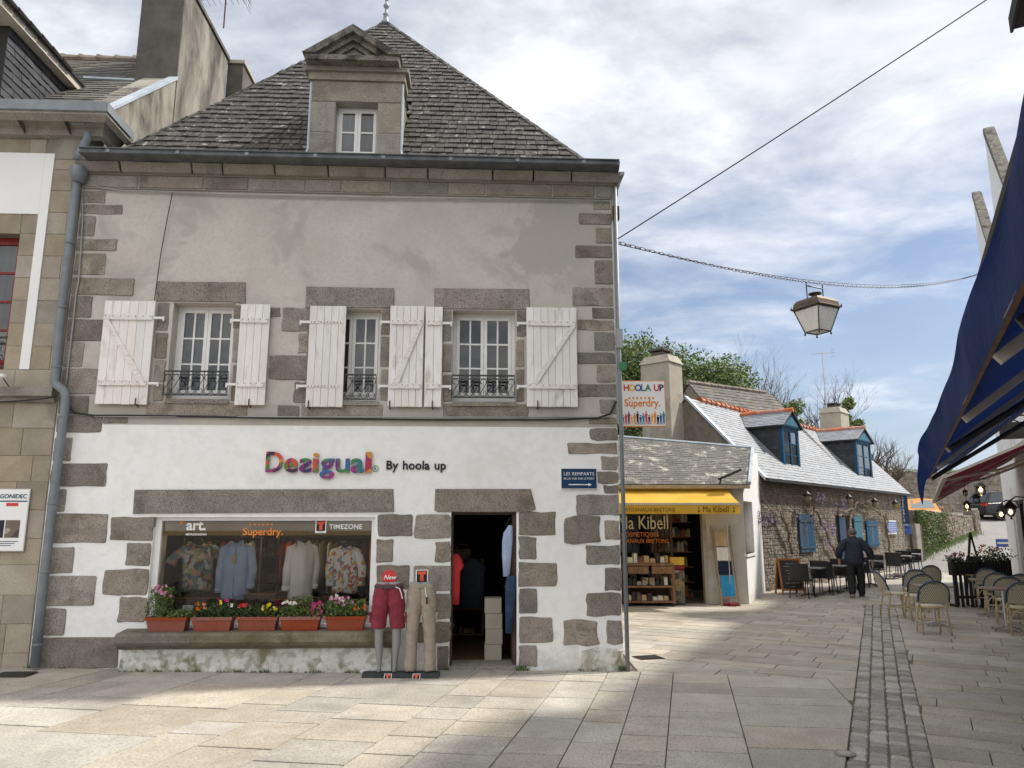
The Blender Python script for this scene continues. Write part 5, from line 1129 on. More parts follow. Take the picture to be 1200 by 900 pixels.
m = M(); cy0, cy1 = 2.6, 5.0; m.prism([(cy0, 8.0), (cy0, 11.65), (cy1, 11.65), (cy1, 8.0)], UL - .72, UL + .045, 'x'); m.ob('chimney', [K['cement_gable']], NB)
m = M(); m.box(UL - .72, UL + .035, cy0 - .012, cy0 + .01, 8.0, 11.64); m.ob('chimney_front', K['cement_dark'], NB)  # darker cement skin over the front face only
m = M(); m.box(UL - .76, UL + .08, cy0 - .05, cy1 + .05, 11.64, 11.72); m.ob('chimney_cap', K['cement_dark'], NB)
m = M(); m.box(UL + .02, UL + .36, 5.1, 7.0, 8, 11.6); m.ob('rear_chimney', K['cement_dark'], NB); m = M(); m.box(UL + .0, UL + .40, 5.06, 7.05, 11.6, 11.68); m.ob('chimney_cap', K['cement'], NB)
m = M(); m.bar((UL - 1.0, 1.5, ez_ + 1.66), (UL - .3, 1.75, ez_ + 1.80), .07, .03); m.ob('roof_batten', K['lead'], NB)
# slate hung dormer at far left
dm2 = bpy.data.objects.new('dormer', None); COL.objects.link(dm2); dm2.parent = NB
dx = -6.88; dze = 8.86
Pn = [(-.35, 7.4), (-.35, dze), (dze - ez_) / sl]
yb = (dze - ez_) / sl + ey
m = M(); m.add([(dx - 1.4, .1, 7.2), (dx - .1, .1, 7.2), (dx - .1, .1, dze), (dx - 1.4, .1, dze), (dx - .1, yb, dze), (dx - 1.4, yb, dze)], [(0, 1, 2, 3), (1, 4, 2), (2, 4, 5, 3)]); m.ob('dormer_wall', K['slate_edge'], dm2)
cs = []
for v, f in slates(Vector((dx - .1, -.0, 7.5)), (0, 1, 0), (0, 0, 1), dze - 7.5, .12, lambda s: (.1, max(.2, ((7.5 + s - ez_) / sl + ey) + .12)), .18, .28, thick=.008): cs.append(([(dx - .1 + (q[0] - (dx - .1)) * 1 + .0, q[1], q[2]) for q in v], f))
pieces([([(2 * (dx - .1) - q[0] if q[0] < dx - .1 else q[0], q[1], q[2]) for q in v], f) for v, f in cs], 'cheek_slate', K['slate_dark'], dm2, 150)
m = M(); m.prism([(-.35, dze - .02), (yb + .35, dze - .02), (yb + .35, dze + .10), (-.35, dze + .10)], dx + .02, dx + .06, 'x'); m.box(dx - .3, dx + .02, -.35, yb + .2, dze - .02, dze + .01); m.ob('eaves_board', K['cream'], dm2)
m = M(); m.add([(dx + .1, -.38, dze + .10), (dx + .1, yb + .4, dze + .10), (dx - .8, yb + 1.2, dze + .95), (dx - .8, -.38, dze + .95), (dx + .1, -.38, dze + .13), (dx + .1, yb + .4, dze + .13), (dx - .8, yb + 1.2, dze + .99), (dx - .8, -.38, dze + .99), (dx - 1.7, -.38, dze + .1)], [(0, 1, 2, 3), (4, 5, 6, 7), (0, 1, 5, 4), (0, 3, 7, 4), (3, 8, 0)]); m.ob('dormer_roof', K['slate_edge'], dm2)
for k in range(6):
    m = M(); m.tube([(dx + .1 - .0, -.38 + k * .3, dze + .12), (dx + .1, -.38 + k * .3 + .28, dze + .12)], [.05, .04], 7); m.ob('edge_tile', K['slate_edge'], dm2)
# downpipe between the two houses
def ppt(px, py, off=.12): a = fac(px, py, off); return (a[0], -off, a[1])
m = M(); m.tube([ppt(103, 155, .2), ppt(102, 163, .2), ppt(93, 180, .14), ppt(92, 188)], [.05, .05, .055, .08], 12); m.lathe([(.075, -.18), (.11, -.08), (.115, .03), (.10, .04)], ppt(93, 200), 12)
m.tube([ppt(*p) for p in [(91, 205), (80, 297), (70, 380), (65, 440), (64, 447), (67, 452), (74, 457), (77, 463), (76, 480), (63, 580), (50, 690), (41, 782)]], .055, 12)
dp = m.ob('downpipe', K['pipe'], None, smooth=True); dp.parent = NB
for p in [(82, 285), (73, 360), (66, 430), (74, 488), (62, 590), (53, 670), (44, 755)]:
    q = M(); c = ppt(*p); q.lathe([(.062, -.012), (.064, 0), (.062, .012)], c, 12); q.ob('pipe_bracket', K['pipe'], NB)
t = T('wall_sign', 'white information board with photographs on the stone wall at the far left', 'sign', tuple(P0), FA)
a = fac(-30, 600)[0]; b = fac(35, 600)[0]; c, d = fac(15, 646)[1], fac(15, 573)[1]
panel(t, a, b, c, d, -.04, 'alu', 'frame', .03); panel(t, a + .01, b - .01, c + .01, d - .01, -.043, 'white_plain', 'face', .002)
text('GONIDEC', .075, t, K['navy'], (b - .03, -.047, d - .12), align='RIGHT', ext=.001, bold=.001); panel(t, a + .02, b - .02, d - .165, d - .15, -.046, 'navy', 'stripe', .002); panel(t, b - .28, b - .13, d - .22, d - .18, -.046, 'red', 'red_label', .002)
panel(t, b - .26, b - .06 - .02, c + .17, c + .39, -.046, 'goods', 'photo', .002); panel(t, b - .47, b - .275, c + .17, c + .39, -.046, 'jacket', 'photo', .002)
for k in range(3): panel(t, b - .45, b - .08 - .04 * k, c + .12 - .025 * k, c + .128 - .025 * k, -.046, 'navy', 'small_print', .002)
t = T('wall_lamp', 'small round white fitting on a bent arm at the ledge, far left', 'lamp', tuple(P0), FA); c = ppt(2, 441, .2); m = M(); m.lathe([(.01, -.03), (.055, -.01), (.055, .02), (.01, .035)], c, 12); m.ob('shade', K['white_plain'], t); m = M(); m.tube([c, (c[0] + .05, -.1, c[2] - .12), (c[0] + .06, 0, c[2] - .18)], .008, 5); m.ob('arm', K['iron'], t)
cable([(a_, -.16, z_) for a_, z_ in [fac(*p, .16) for p in [(-40, 469), (0, 471), (20, 470), (45, 468), (66, 465)]]], .011, 'cable', 'black cable lying on the stone ledge of the left neighbour')
# aerials on the neighbour's chimney
def aerial(px, py, y, hgt_, label, yagi=True, r=.014, mat='rust'):
    p = at_y(px, py, y); t = T('roof_aerial', label, 'aerial', (p.x, p.y, p.z)); m = M(); m.tube([(0, 0, 0), (0, 0, hgt_)], r, 6); m.ob('mast', K[mat], t)
    if yagi:
        m = M(); m.tube([(-.55, 0, hgt_ - .1), (.55, 0, hgt_ - .02)], .009, 5); m.ob('boom', K['alu'], t)
        for k in range(9): q = M(); x_ = -.5 + k * .12; q.tube([(x_, -.16, hgt_ - .09 + x_ * .07), (x_, .16, hgt_ - .09 + x_ * .07)], .005, 4); q.ob('element', K['alu'], t)
        q = M()
        for k in range(5): q.tube([(.45, -.22, hgt_ - .25 + k * .09), (.45, .22, hgt_ - .25 + k * .09)], .005, 4)
        q.tube([(.45, 0, hgt_ - .25), (.45, 0, hgt_ + .15)], .006, 4); q.ob('reflector', K['alu'], t)
    return t
aerial(262, 33, 13.9, .75, 'comb shaped television aerial on a rusty mast above the left gable')
# ================================================================== small shop with the yellow awning
KB = T('cosmetics_shop', 'small white and stone shop with low lichened slate roof and open shopfront behind the corner', 'building', (0, 18.45, 0))
kx0, kx1 = -1.5, 5.62; kz = G(4, 18)
def kf(px, py, off=0): p = at_y(px, py, 18.45 - off); return p.x, p.z
ox = kf(829, 650)[0]; oz = 2.35
m = M(); wallgrid(m, kx0, kx1, -.5, 2.62, [(-1.0, ox, -.6, oz)], 0, .35); m.ob('front_wall', K['pier'], KB)
EV = Vector((1.36, 2.92, 0)); ev = EV.normalized(); en = Vector((ev.y, -ev.x, 0))
def wallstrip(p, q, segs, mat, name, parent, th=.3, holes=()):
    pass
# right (white) wall as its own part with a window recess
rw = bpy.data.objects.new('white_side_wall', None); COL.objects.link(rw); rw.parent = KB; rw.location = (kx1, 0, 0); rw.rotation_euler = (0, 0, math.atan2(EV.y, EV.x))
Lr = EV.length
def kr(px, py):
    r = ray(px, py); P_ = Vector((kx1, 18.45, 0)); tt = (P_.dot(en)) / r.dot(en); q = r * tt; return (q - P_).dot(ev), CZ + r.z * tt
wa, wb2, wc, wd_ = kr(873, 620)[0], kr(883, 620)[0], kr(878, 649)[1], kr(878, 588)[1]
m = M(); wallgrid(m, 0, Lr, -.5, 2.62, [(wa, wb2, wc, wd_)], 0, .3); m.add([(0, 0, 2.62), (Lr, 0, 2.62), (Lr, 0, 3.62), (0, .3, 2.62), (Lr, .3, 2.62), (Lr, .3, 3.62)], [(0, 1, 2), (3, 5, 4), (0, 2, 5, 3), (1, 4, 5, 2)]); m.ob('wall', K['white'], rw)
m = M(); m.box(wa, wb2, .2, .22, wc, wd_); m.ob('window_panel', K['cement'], rw); m = M(); m.box(wa - .02, wb2 + .02, -.03, .2, wc - .06, wc); m.ob('sill', K['wpaint'], rw)
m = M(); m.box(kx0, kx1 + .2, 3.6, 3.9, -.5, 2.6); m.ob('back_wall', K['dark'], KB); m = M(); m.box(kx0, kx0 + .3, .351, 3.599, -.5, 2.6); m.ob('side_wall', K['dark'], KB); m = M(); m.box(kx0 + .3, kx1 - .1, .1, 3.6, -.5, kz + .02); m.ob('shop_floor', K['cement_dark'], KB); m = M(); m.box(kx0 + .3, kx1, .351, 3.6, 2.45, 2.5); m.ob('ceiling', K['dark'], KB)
# roof: slopes up away from the street, warped slightly to the verge
rt = []
e0, e1, t0, t1 = Vector((kx0, -.22, 2.60)), Vector((kx1 + .10, -.22, 2.60)), Vector((kx0, 3.5, 4.55)), Vector((kx1 + 1.05, 2.35, 3.72))
nR = 22
def RP(a, b): return (e0.lerp(e1, a)).lerp(t0.lerp(t1, a), b)
for r_ in range(nR):
    a = 0.0 - rnd.random() * .02
    while a < 1:
        w_ = rnd.uniform(.018, .034); A_, B_ = max(0, a), min(1, a + w_ - .001); a += w_
        if B_ <= A_: continue
        b0, b1 = r_ / nR + rnd.uniform(-.003, .003), min(1, (r_ + 1.3) / nR); h = rnd.uniform(.010, .02)
        q = [RP(A_, b0), RP(B_, b0), RP(B_, b1), RP(A_, b1)]; z_ = Vector((0, 0, 1))
        rt.append(([tuple(q[0]), tuple(q[1]), tuple(q[1] + z_ * h), tuple(q[0] + z_ * h), tuple(q[3]), tuple(q[2]), tuple(q[2] + z_ * .003), tuple(q[3] + z_ * .003)], [(3, 2, 6, 7), (0, 1, 2, 3), (0, 3, 7, 4), (1, 5, 6, 2)]))
pieces(rt, 'roof_slate', K['slate_lichen'], KB, 300)
m = M(); m.add([RP(0, 0) - Vector((0, 0, .02)), RP(1, 0) - Vector((0, 0, .02)), RP(1, 1) - Vector((0, 0, .02)), RP(0, 1) - Vector((0, 0, .02)), RP(0, 0) - Vector((0, 0, .1)), RP(1, 0) - Vector((0, 0, .1)), RP(1, 1) - Vector((0, 0, .1)), RP(0, 1) - Vector((0, 0, .1))], [(0, 1, 2, 3), (4, 5, 6, 7), (0, 1, 5, 4), (1, 2, 6, 5), (2, 3, 7, 6)]); m.ob('roof_boarding', K['slate_edge'], KB)
m = M(); m.tube([RP(.25 + .75 * k / 10, 1) + Vector((0, .02, .03)) for k in range(11)], .045, 6); m.tube([RP(1, k / 6) + Vector((.0, 0, .03)) for k in range(7)], .05, 6); m.ob('roof_flashing', K['lead'], KB)
m = M(); m.box(kx0, kx1 + .1, -.26, -.20, 2.50, 2.59); m.ob('eaves_board', K['wood_pale'], KB)
m = M(); m.bar((kx1 - .65, -.3, 2.72), (kx1 - .1, -.22, 2.95), .12, .05); m.bar((kx1 - .6, -.3, 2.72), (kx1 - .62, -.22, 2.60), .03, .03); m.ob('slipped_gutter_board', K['iron'], KB)
for i, z_ in enumerate((0, .42, .85, 1.25, 1.65, 2.05)):
    AS = []; x = ox + .02 + (.1 if i % 2 else 0)
# shopfront: glazed left half with lettering, open right half
gx1 = kf(790, 650)[0]
m = M(); wallgrid(m, -1.0, gx1, kz + .5, oz, [(-.9, gx1 - .06, kz + .56, oz - .08)], .10, .16); sf = m.ob('shopfront', K['wood_dark'], KB)
m = M(); m.quad((-.9, .13, kz + .56), (gx1 - .06, .13, kz + .56), (gx1 - .06, .13, oz - .08), (-.9, .13, oz - .08)); m.ob('pane', K['shopglass'], sf)
m = M(); m.box(-1.0, gx1, .08, .2, kz, kz + .499); m.ob('stall_riser', K['wood_dark'], KB)
m = M(); m.box(ox - .09, ox, -.01, .2, kz, oz); m.ob('door_frame', K['cement'], KB)
t = T('window_lettering', 'cream Ma Kibell lettering over orange words on the dark window under the yellow awning', 'sign', (0, 18.45, 0))
x_, z_ = kf(755, 620); text('Ma Kibell', .46, t, K['cream_print'], (x_ - .0, .12, z_), align='CENTER', ext=.002, sx=.72)
x_, z_ = kf(751, 629); text('COSMETIQUES', .155, t, K['orange_print'], (x_, .12, z_), align='CENTER', ext=.002, sx=.9); x_, z_ = kf(752, 636.5); text('ARTISANAUX BRETONS', .145, t, K['orange_print'], (x_, .12, z_), align='CENTER', ext=.002, sx=.87)
# yellow awning
aw = T('shop_awning', 'yellow canvas awning with lettered valance over the small cosmetics shop', 'awning', (0, 18.45, 0))
ax0, ax1 = -1.2, 5.22; ay, az = -1.05, kf(867, 590, 1.05)[1]; wz_ = 2.50
m = M(); nS = 24
for i in range(nS):
    for k in range(6):
        P_ = lambda i_, k_: (ax0 + (ax1 - ax0) * i_ / nS, -.05 + (ay + .05) * k_ / 6, wz_ + (az - wz_) * k_ / 6 - .035 * sin(pi * k_ / 6) + .006 * sin(i_ * 1.9) * sin(pi * k_ / 6))
        m.quad(P_(i, k), P_(i + 1, k), P_(i + 1, k + 1), P_(i, k + 1))
m.ob('canopy', K['tarp_yellow'], aw, smooth=True)
m = M(); m.box(ax0, ax1 + .02, ay - .03, ay + .02, az - .035, az + .015); m.ob('front_bar', K['cream'], aw)
m = M()
for i in range(nS * 2):
    P_ = lambda i_, k_: (ax0 + (ax1 - ax0) * i_ / nS / 2, ay - .02 + .012 * sin(i_ * .7) * k_, az - .036 - .20 * k_)
    m.quad(P_(i, 0), P_(i + 1, 0), P_(i + 1, 1), P_(i, 1))
m.ob('valance', K['tarp_yellow'], aw, smooth=True)
m = M(); m.box(ax0, ax1, -.12, -.0, wz_ - .05, wz_ + .08); m.ob('cassette', K['tarp_yellow'], aw)
for x_ in (.8, 4.6): m = M(); m.tube([(x_, -.05, wz_ - .15), (x_ + .35, -.5, az + .0), (x_ + .05, ay, az - .02)], .018, 6); m.ob('arm', K['cream'], aw)
def kv(px, py): p = at_y(px, py, 18.45 + ay - .05); return p.x, p.z
x_, z_ = kv(760, 599.5); text('ARTISANAUX BRETONS', .12, aw, K['brown_print'], (x_, ay - .045, z_), align='CENTER', ext=.001, sx=.95, name='valance_lettering'); x_, z_ = kv(839, 600); text('Ma Kibell', .19, aw, K['brown_print'], (x_, ay - .045, z_), align='CENTER', ext=.001, sx=.85, name='valance_lettering')
for px in (819, 860): x_, z_ = kv(px, 597); m = M(); m.prism([(x_ - .03, z_ - .06), (x_ + .03, z_ - .06), (x_, z_ + .0)], ay - .046, ay - .044); m.prism([(x_ - .012, z_ + .01), (x_ + .012, z_ + .01), (x_ + .012, z_ + .05), (x_ - .012, z_ + .05)], ay - .046, ay - .044); m.ob('ermine_mark', K['brown_print'], aw)
# goods in front of the small shop
p0 = at_z(752, 703, kz); t = T('display_cart', 'wooden display cart on castors stacked with soaps under the yellow awning', 'cart', (p0.x - .05, 18.2, kz)); hw_ = .55
for z_ in (.08, .42): m = M(); m.box(-hw_, hw_, -.22, .25, z_, z_ + .04); m.ob('shelf', K['wood'], t)
m = M(); m.box(-hw_, hw_, -.25, .28, .92, .97); m.ob('top', K['wood'], t)
for s_ in (-1, 1):
    for y_ in (-.2, .23): m = M(); m.box(s_ * hw_ - .03, s_ * hw_ + .03, y_ - .03, y_ + .03, .06, .92); m.ob('leg', K['wood'], t)
    m = M(); m.lathe([(.035, -.02), (.035, .02)], (0, 0, 0), 10); m.v = [(v_[0] + s_ * (hw_ - .05), v_[2] - .18, v_[1] + .035) for v_ in m.v]; m.ob('castor', K['tyre'], t)
for k in range(2): m = M(); m.box(-hw_ + .04 + k * hw_, -.03 + k * hw_, -.255, -.235, .74, .90); dr_ = m.ob('drawer', K['wood'], t); m = M(); m.lathe([(.016, 0), (.01, .02)], (0, 0, 0), 8); m.v = [(v_[0] - hw_ / 2 + k * hw_, -.256 - v_[2], v_[1] + .82) for v_ in m.v]; m.ob('knob', K['iron'], dr_)
for zz2, hh in ((.97, .26), (.46, .2), (.12, .2)):
    x = -hw_ + .05
    while x < hw_ - .12: bw_ = rnd.uniform(.06, .16); m = M(); h2 = hh * rnd.uniform(.4, 1); m.prism([(x, zz2 + .003), (x + bw_, zz2 + .003), (x + bw_ * .92, zz2 + h2), (x + bw_ * .1, zz2 + h2)], -.16, .12, bev=.01); m.ob('packet', K[rnd.choice(['goods', 'goods', 'kraft', 'cream_print', 'suitcase', 'board'])], t); x += bw_ + .01
p1 = at_z(782, 703, kz); t = T('wire_rack', 'narrow rack with yellow and red strips and hanging goods left of the shop opening', 'rack', (p1.x, 18.25, kz)); m = M()
for x_ in (-.14, .14): m.tube([(x_, 0, 0), (x_, 0, 1.1)], .012, 6)
m.ob('frame', K['iron'], t); m = M(); m.box(-.17, .17, -.03, .0, .92, 1.1); m.ob('yellow_strip', K['yellow_print'], t); m = M(); m.box(-.17, .17, -.03, 0, .82, .91); m.ob('red_strip', K['shorts'], t); m = M(); m.box(-.16, .16, -.02, .12, .05, .8); m.ob('bags', K['goods'], t)
for k, (x_, lab) in enumerate([(2.4, 'tall shelf crowded with bottles and packets at the left inside the cosmetics shop'), (4.15, 'tall shelf crowded with packets inside the cosmetics shop entrance at the right')]):
    t = T('goods_shelf', lab, 'shelf', (x_, 20.0, kz))
    for r_ in range(6):
        m = M(); m.box(-.55, .55, 0, .35, r_ * .38, r_ * .38 + .025); m.ob('shelf', K['wood'], t); x = -.52
        while x < .42: bw_ = rnd.uniform(.05, .13); m = M(); m.prism([(x, 0), (x + bw_, 0), (x + bw_ - .01, .3 * rnd.uniform(.5, 1)), (x + .01, .3 * rnd.uniform(.5, 1))], .03, .25); o = m.ob('packet', K[rnd.choice(['goods', 'kraft', 'cream_print', 'goods', 'oboard'])], t); o.location.z = r_ * .38 + .026; x += bw_ + .012
# towel ladder and pole
pl = at_z(856, 706, kz); t = T('towel_ladder', 'wooden ladder leaning on the white pier, used to hang towels', 'ladder', (0, 18.05, kz))
xl0, xl1 = at_y(846, 705, 18.05).x, at_y(867, 705, 18.05).x; xt0, xt1 = at_y(833, 618, 18.4).x, at_y(855, 618, 18.4).x; LH = 1.83
for a, b in ((xl0, xt0), (xl1, xt1)): m = M(); m.bar((a, 0, 0), (b, .34, LH), .035, .05); m.ob('rail', K['wood_pale'], t)
for k in range(6): f = .10 + k * .165; m = M(); m.tube([(xl0 + (xt0 - xl0) * f, .34 * f, LH * f), (xl1 + (xt1 - xl1) * f, .34 * f, LH * f)], .014, 6); m.ob('rung', K['wood_pale'], t)
def towel(nm, lab, f0, f1, mat, cat='towel', w_=.31):
    xm = (xl0 + xt0 + xl1 + xt1) / 4; t = T(nm, lab, cat, (0, 18.05, kz)); m = M(); x0 = xl0 + (xt0 - xl0) * f1 + .05; n = 8
    for i in range(n):
        for yy in (0, 1):
            P_ = lambda i_, f: (x0 + w_ * i_ / n, .34 * f - .03 - .012 * sin(i_ * 1.3) * (1 - yy) , LH * f)
            if yy == 0: m.quad(P_(i, f0), P_(i + 1, f0), P_(i + 1, f1), P_(i, f1))
            else: m.quad((x0 + w_ * i / n, .34 * f1 + .03, LH * f1 - .3), (x0 + w_ * (i + 1) / n, .34 * f1 + .03, LH * f1 - .3), P_(i + 1, f1), P_(i, f1))
    m.ob('cloth', K[mat], t, smooth=True); return x0
x0 = towel('tote_bag', 'beige tote bag with an orange print at the top of the towel ladder', .74, .93, 'kraft', 'bag'); towel('white_towel', 'white towel with thin stripes hanging on the towel ladder', .56, .725, 'white_shirt'); towel('navy_towel', 'navy towel hanging on the towel ladder between the white and blue ones', .38, .55, 'towel_navy'); towel('blue_towel', 'bright blue towel with a white emblem, lowest on the towel ladder', .12, .37, 'towel_blue')
pq = at_z(857, 710, kz); t = T('awning_pole', 'thin grey pole on a dark red base standing before the yellow awning', 'pole', (pq.x, pq.y, kz)); m = M(); m.tube([(0, 0, .03), (0, 0, 2.1)], .014, 8); m.ob('pole', K['alu'], t); m = M()
for k in range(4): m.obox((.09 * cos(k * pi / 2), .09 * sin(k * pi / 2), .035), (.075, 0, 0), (0, .075, 0), (0, 0, .03))
m.ob('base', K['shorts'], t)
# ================================================================== rubble walls
def rubble(L_, z0f, z1f, hmin=.07, hmax=.16, lmin=.12, lmax=.40, y=-.03, holes=(), proud=.03, rr=rnd):
    out = []; z = z0f
    while z < z1f - .03:
        h = rr.uniform(hmin, hmax); h = min(h, z1f - z); x = -rr.random() * lmin
        while x < L_:
            l = rr.uniform(lmin, lmax); a, b = max(0, x), min(L_, x + l); x += l
            if b - a < .05: continue
            cx, cz_ = (a + b) / 2, z + h / 2
            if any(h0 - .02 < cx < h1 + .02 and g0 - .02 < cz_ < g1 + .02 for h0, h1, g0, g1 in holes): continue
            out.append(stone(a + .006, b - .006, z + .005, z + h - .005, y=y - rr.uniform(0, proud), back=.05, j=.012, bev=.014, rr=rr))
        z += h
    return out
# ================================================================== long stone house with blue dormers
HA = Vector((7.0, 21.4)); HD = Vector((.66, .7513)); HR = math.atan2(HD.y, HD.x); HL = 15.15; HW = 4.4; EZ = 2.98; RZ2 = 5.50
H2 = T('stone_restaurant_house', 'long low stone house with pale slate roof, two blue dormers and red ridge tiles', 'building', (HA.x, HA.y, 0), HR)
hx = Vector((cos(HR), sin(HR), 0)); hy = Vector((-sin(HR), cos(HR), 0)); H0 = Vector((HA.x, HA.y, 0))
def hl(px, py, yin=0):
    r = ray(px, py); t_ = (H0.dot(hy) + yin) / r.dot(hy); q = r * t_; return (q - H0).dot(hx), CZ + r.z * t_
def hr(x0, x1, y0, y1, yin=0): xm, ym = (x0 + x1) / 2, (y0 + y1) / 2; return hl(x0, ym, yin)[0], hl(x1, ym, yin)[0], hl(xm, y1, yin)[1], hl(xm, y0, yin)[1]
def hw3(x, y, z): return H0 + hx * x + hy * y + Vector((0, 0, z))
doorx = hr(982, 998, 604, 668); sh1 = hr(935, 952, 603, 647); sh2 = hr(999, 1008, 605, 632); sh3 = hr(1014, 1027, 610, 641)
sh2 = (sh2[0], sh2[1], sh2[2], sh2[3])
m = M(); wallgrid(m, 0, HL, -.5, EZ, [(doorx[0], doorx[1], -.6, doorx[3])], 0, .5); m.ob('front_wall', K['rubble_joint'], H2)
pieces(rubble(HL, -.1, EZ - .02, .05, .12, .09, .34, y=-.004, holes=[doorx, sh1, sh3, sh2], proud=.018), 'rubble_stone', K['rubble'], H2, 300)
m = M(); m.prism([(0, -.5), (HW, -.5), (HW, EZ), (HW / 2, RZ2 - .05), (0, EZ)], .02, .5, 'x'); m.ob('gable_wall', K['rubble_joint'], H2)
m = M(); m.prism([(0, -.5), (HW, -.5), (HW, EZ), (HW / 2, RZ2 - .05), (0, EZ)], HL - .5, HL - .01, 'x'); m.ob('gable_wall', K['rubble_joint'], H2)
m = M(); m.box(.5, HL - .5, HW - .4, HW, -.5, EZ); m.ob('back_wall', K['rubble_joint'], H2)
m = M(); m.prism([(-.15, EZ - .05), (HW / 2, RZ2), (HW + .15, EZ - .05), (HW + .15, EZ - .12), (HW / 2, RZ2 - .08), (-.15, EZ - .12)], .0, HL, 'x'); m.ob('roof_boarding', K['slate_edge'], H2)
us = Vector((0, HW / 2 + .2, RZ2 - EZ + .05)); UL2 = us.length
rs = slates(Vector((-.02, -.2, EZ - .04)), (1, 0, 0), us.normalized(), UL2, .13, lambda s: (0, HL + .04), .17, .24, thick=.006, ragged=.003, lap=1.3)
pieces(rs, 'roof_slate', K['slate_grey'], H2, 300)
m = M(); m.box(-.0, HL + .1, -.30, -.2, EZ - .13, EZ - .06); m.ob('gutter', K['iron'], H2)
for k in range(42):
    m = M(); x_ = .9 + k * .345
    if x_ > HL - .1: break
    m.tube([(x_, HW / 2, RZ2 + .03), (x_ + .345, HW / 2, RZ2 + .03)], [.105, .085], 8); m.tube([(x_, HW / 2, RZ2 + .03), (x_ + .05, HW / 2, RZ2 + .03)], .125, 8); m.ob('ridge_tile', K['tile'], H2)
m = M(); m.add([(-.04, -.2, EZ - .02), (.18, -.2, EZ - .02), (.18, HW / 2, RZ2 + .06), (-.04, HW / 2, RZ2 + .06), (-.04, -.2, EZ - .12), (-.04, HW / 2, RZ2 - .04)], [(0, 1, 2, 3), (0, 3, 5, 4)]); m.ob('verge_flashing', K['lead'], H2)
def house_dormer(pxc, pyb, pyt, lab, pxl, pxr):
    x0 = hl(pxl, (pyb + pyt) / 2, .35)[0]; x1 = hl(pxr, (pyb + pyt) / 2, .35)[0]; zb = hl(pxc, pyb, .35)[1]; zt_ = hl(pxc, pyt, .35)[1]
    d = bpy.data.objects.new('dormer', None); COL.objects.link(d); d.parent = H2; y0 = .35; cx = (x0 + x1) / 2; ze = zt_ - .42
    slp = (RZ2 - EZ + .05) / (HW / 2 + .2); yb = lambda z: (z - EZ + .04) / slp - .2
    for xx in (x0 + .02, x1 - .06):
        m = M(); m.add([(xx, y0 + .02, yb(0) * 0 + EZ - .04 + slp * (y0 + .2)), (xx, y0 + .02, ze), (xx, yb(ze), ze), (xx + .04, y0 + .02, EZ - .04 + slp * (y0 + .2)), (xx + .04, y0 + .02, ze), (xx + .04, yb(ze), ze)], [(0, 1, 2), (3, 5, 4), (0, 1, 4, 3), (1, 2, 5, 4)])
        m.ob('cheek', K['slate_edge'], d)
    cs = M(); s_ = 0
    for v, f in slates(Vector((x0 + .015, y0, zb)), (0, 1, 0), (0, 0, 1), ze - zb, .10, lambda s: (.0, max(.03, yb(zb + s) - y0)), .16, .24, thick=.005):
        cs.add([(2 * (x0 + .015) - q[0] if q[0] > x0 + .015 else q[0], q[1], q[2]) for q in v], f)
    cs.ob('cheek_slates', K['slate_dark'], d, kind='stuff')
    for s_ in (-1, 1):
        ex = cx + s_ * ((x1 - x0) / 2 + .12); m = M(); m.add([(ex, y0 - .15, ze - .05), (cx, y0 - .15, zt_ + .06), (cx, yb(zt_ + .06), zt_ + .06), (ex, yb(ze - .05), ze - .05), (ex, y0 - .15, ze + .0), (cx, y0 - .15, zt_ + .11), (cx, yb(zt_ + .11), zt_ + .11), (ex, yb(ze), ze)], [(0, 1, 2, 3), (4, 5, 6, 7), (0, 1, 5, 4), (0, 4, 7, 3)]); m.ob('dormer_roof', K['slate_edge'], d)
        e = Vector((ex, y0 - .16, ze + .005)); sv = Vector((cx, y0 - .16, zt_ + .115)) - e; L3 = sv.length; m = M()
        for v, f in slates(e, (0, 1, 0), sv.normalized(), L3, .11, lambda s: (0, (yb(ze) + (yb(zt_ + .11) - yb(ze)) * s / L3) - y0 + .16), .16, .22, thick=.005): m.add(v, f)
        m.ob('dormer_slates', K['slate_grey'], d, kind='stuff')
    n_ = int((yb(zt_ + .1) - y0 + .1) / .3)
    for k in range(n_ + 1): m = M(); yy = y0 - .18 + k * .3; m.tube([(cx, yy, zt_ + .13), (cx, yy + .3, zt_ + .13)], [.085, .07], 7); m.ob('ridge_tile', K['tile'], d)
    m = M(); m.prism([(x0 - .05, ze - .02), (x1 + .05, ze - .02), (cx, zt_ + .03)], y0 - .10, y0 - .02); m.ob('pediment', K['blue_paint'], d)
    m = M(); m.prism([(x0 + .12, ze + .03), (x1 - .12, ze + .03), (cx, zt_ - .09)], y0 - .115, y0 - .101); m.ob('pediment_panel', K['blue_light'], d)
    m = M(); wallgrid(m, x0, x1, zb, ze - .021, [(x0 + .10, x1 - .10, zb + .08, ze - .1)], y0 - .04, y0 + .05); m.ob('frame', K['blue_paint'], d)
    window(d, (x0 + .1, x1 - .1, zb + .08, ze - .1), y0 - .02, 2, 1, 3, fw=.015, mw=.03, mat='blue_paint', bottom_extra=.0, gl='dullglass'); m = M(); m.box(x0 + .1, x1 - .1, y0 + .12, y0 + .14, zb, ze); m.ob('curtain', K['curtain'], d)
    m = M(); m.box(x0 - .05, x1 + .05, y0 - .14, y0 + .0, zb - .07, zb - .001); m.ob('sill', K['wpaint'], d)
house_dormer(925, 552, 486, '', 916, 935); house_dormer(1012, 566, 506, '', 1003, 1020)
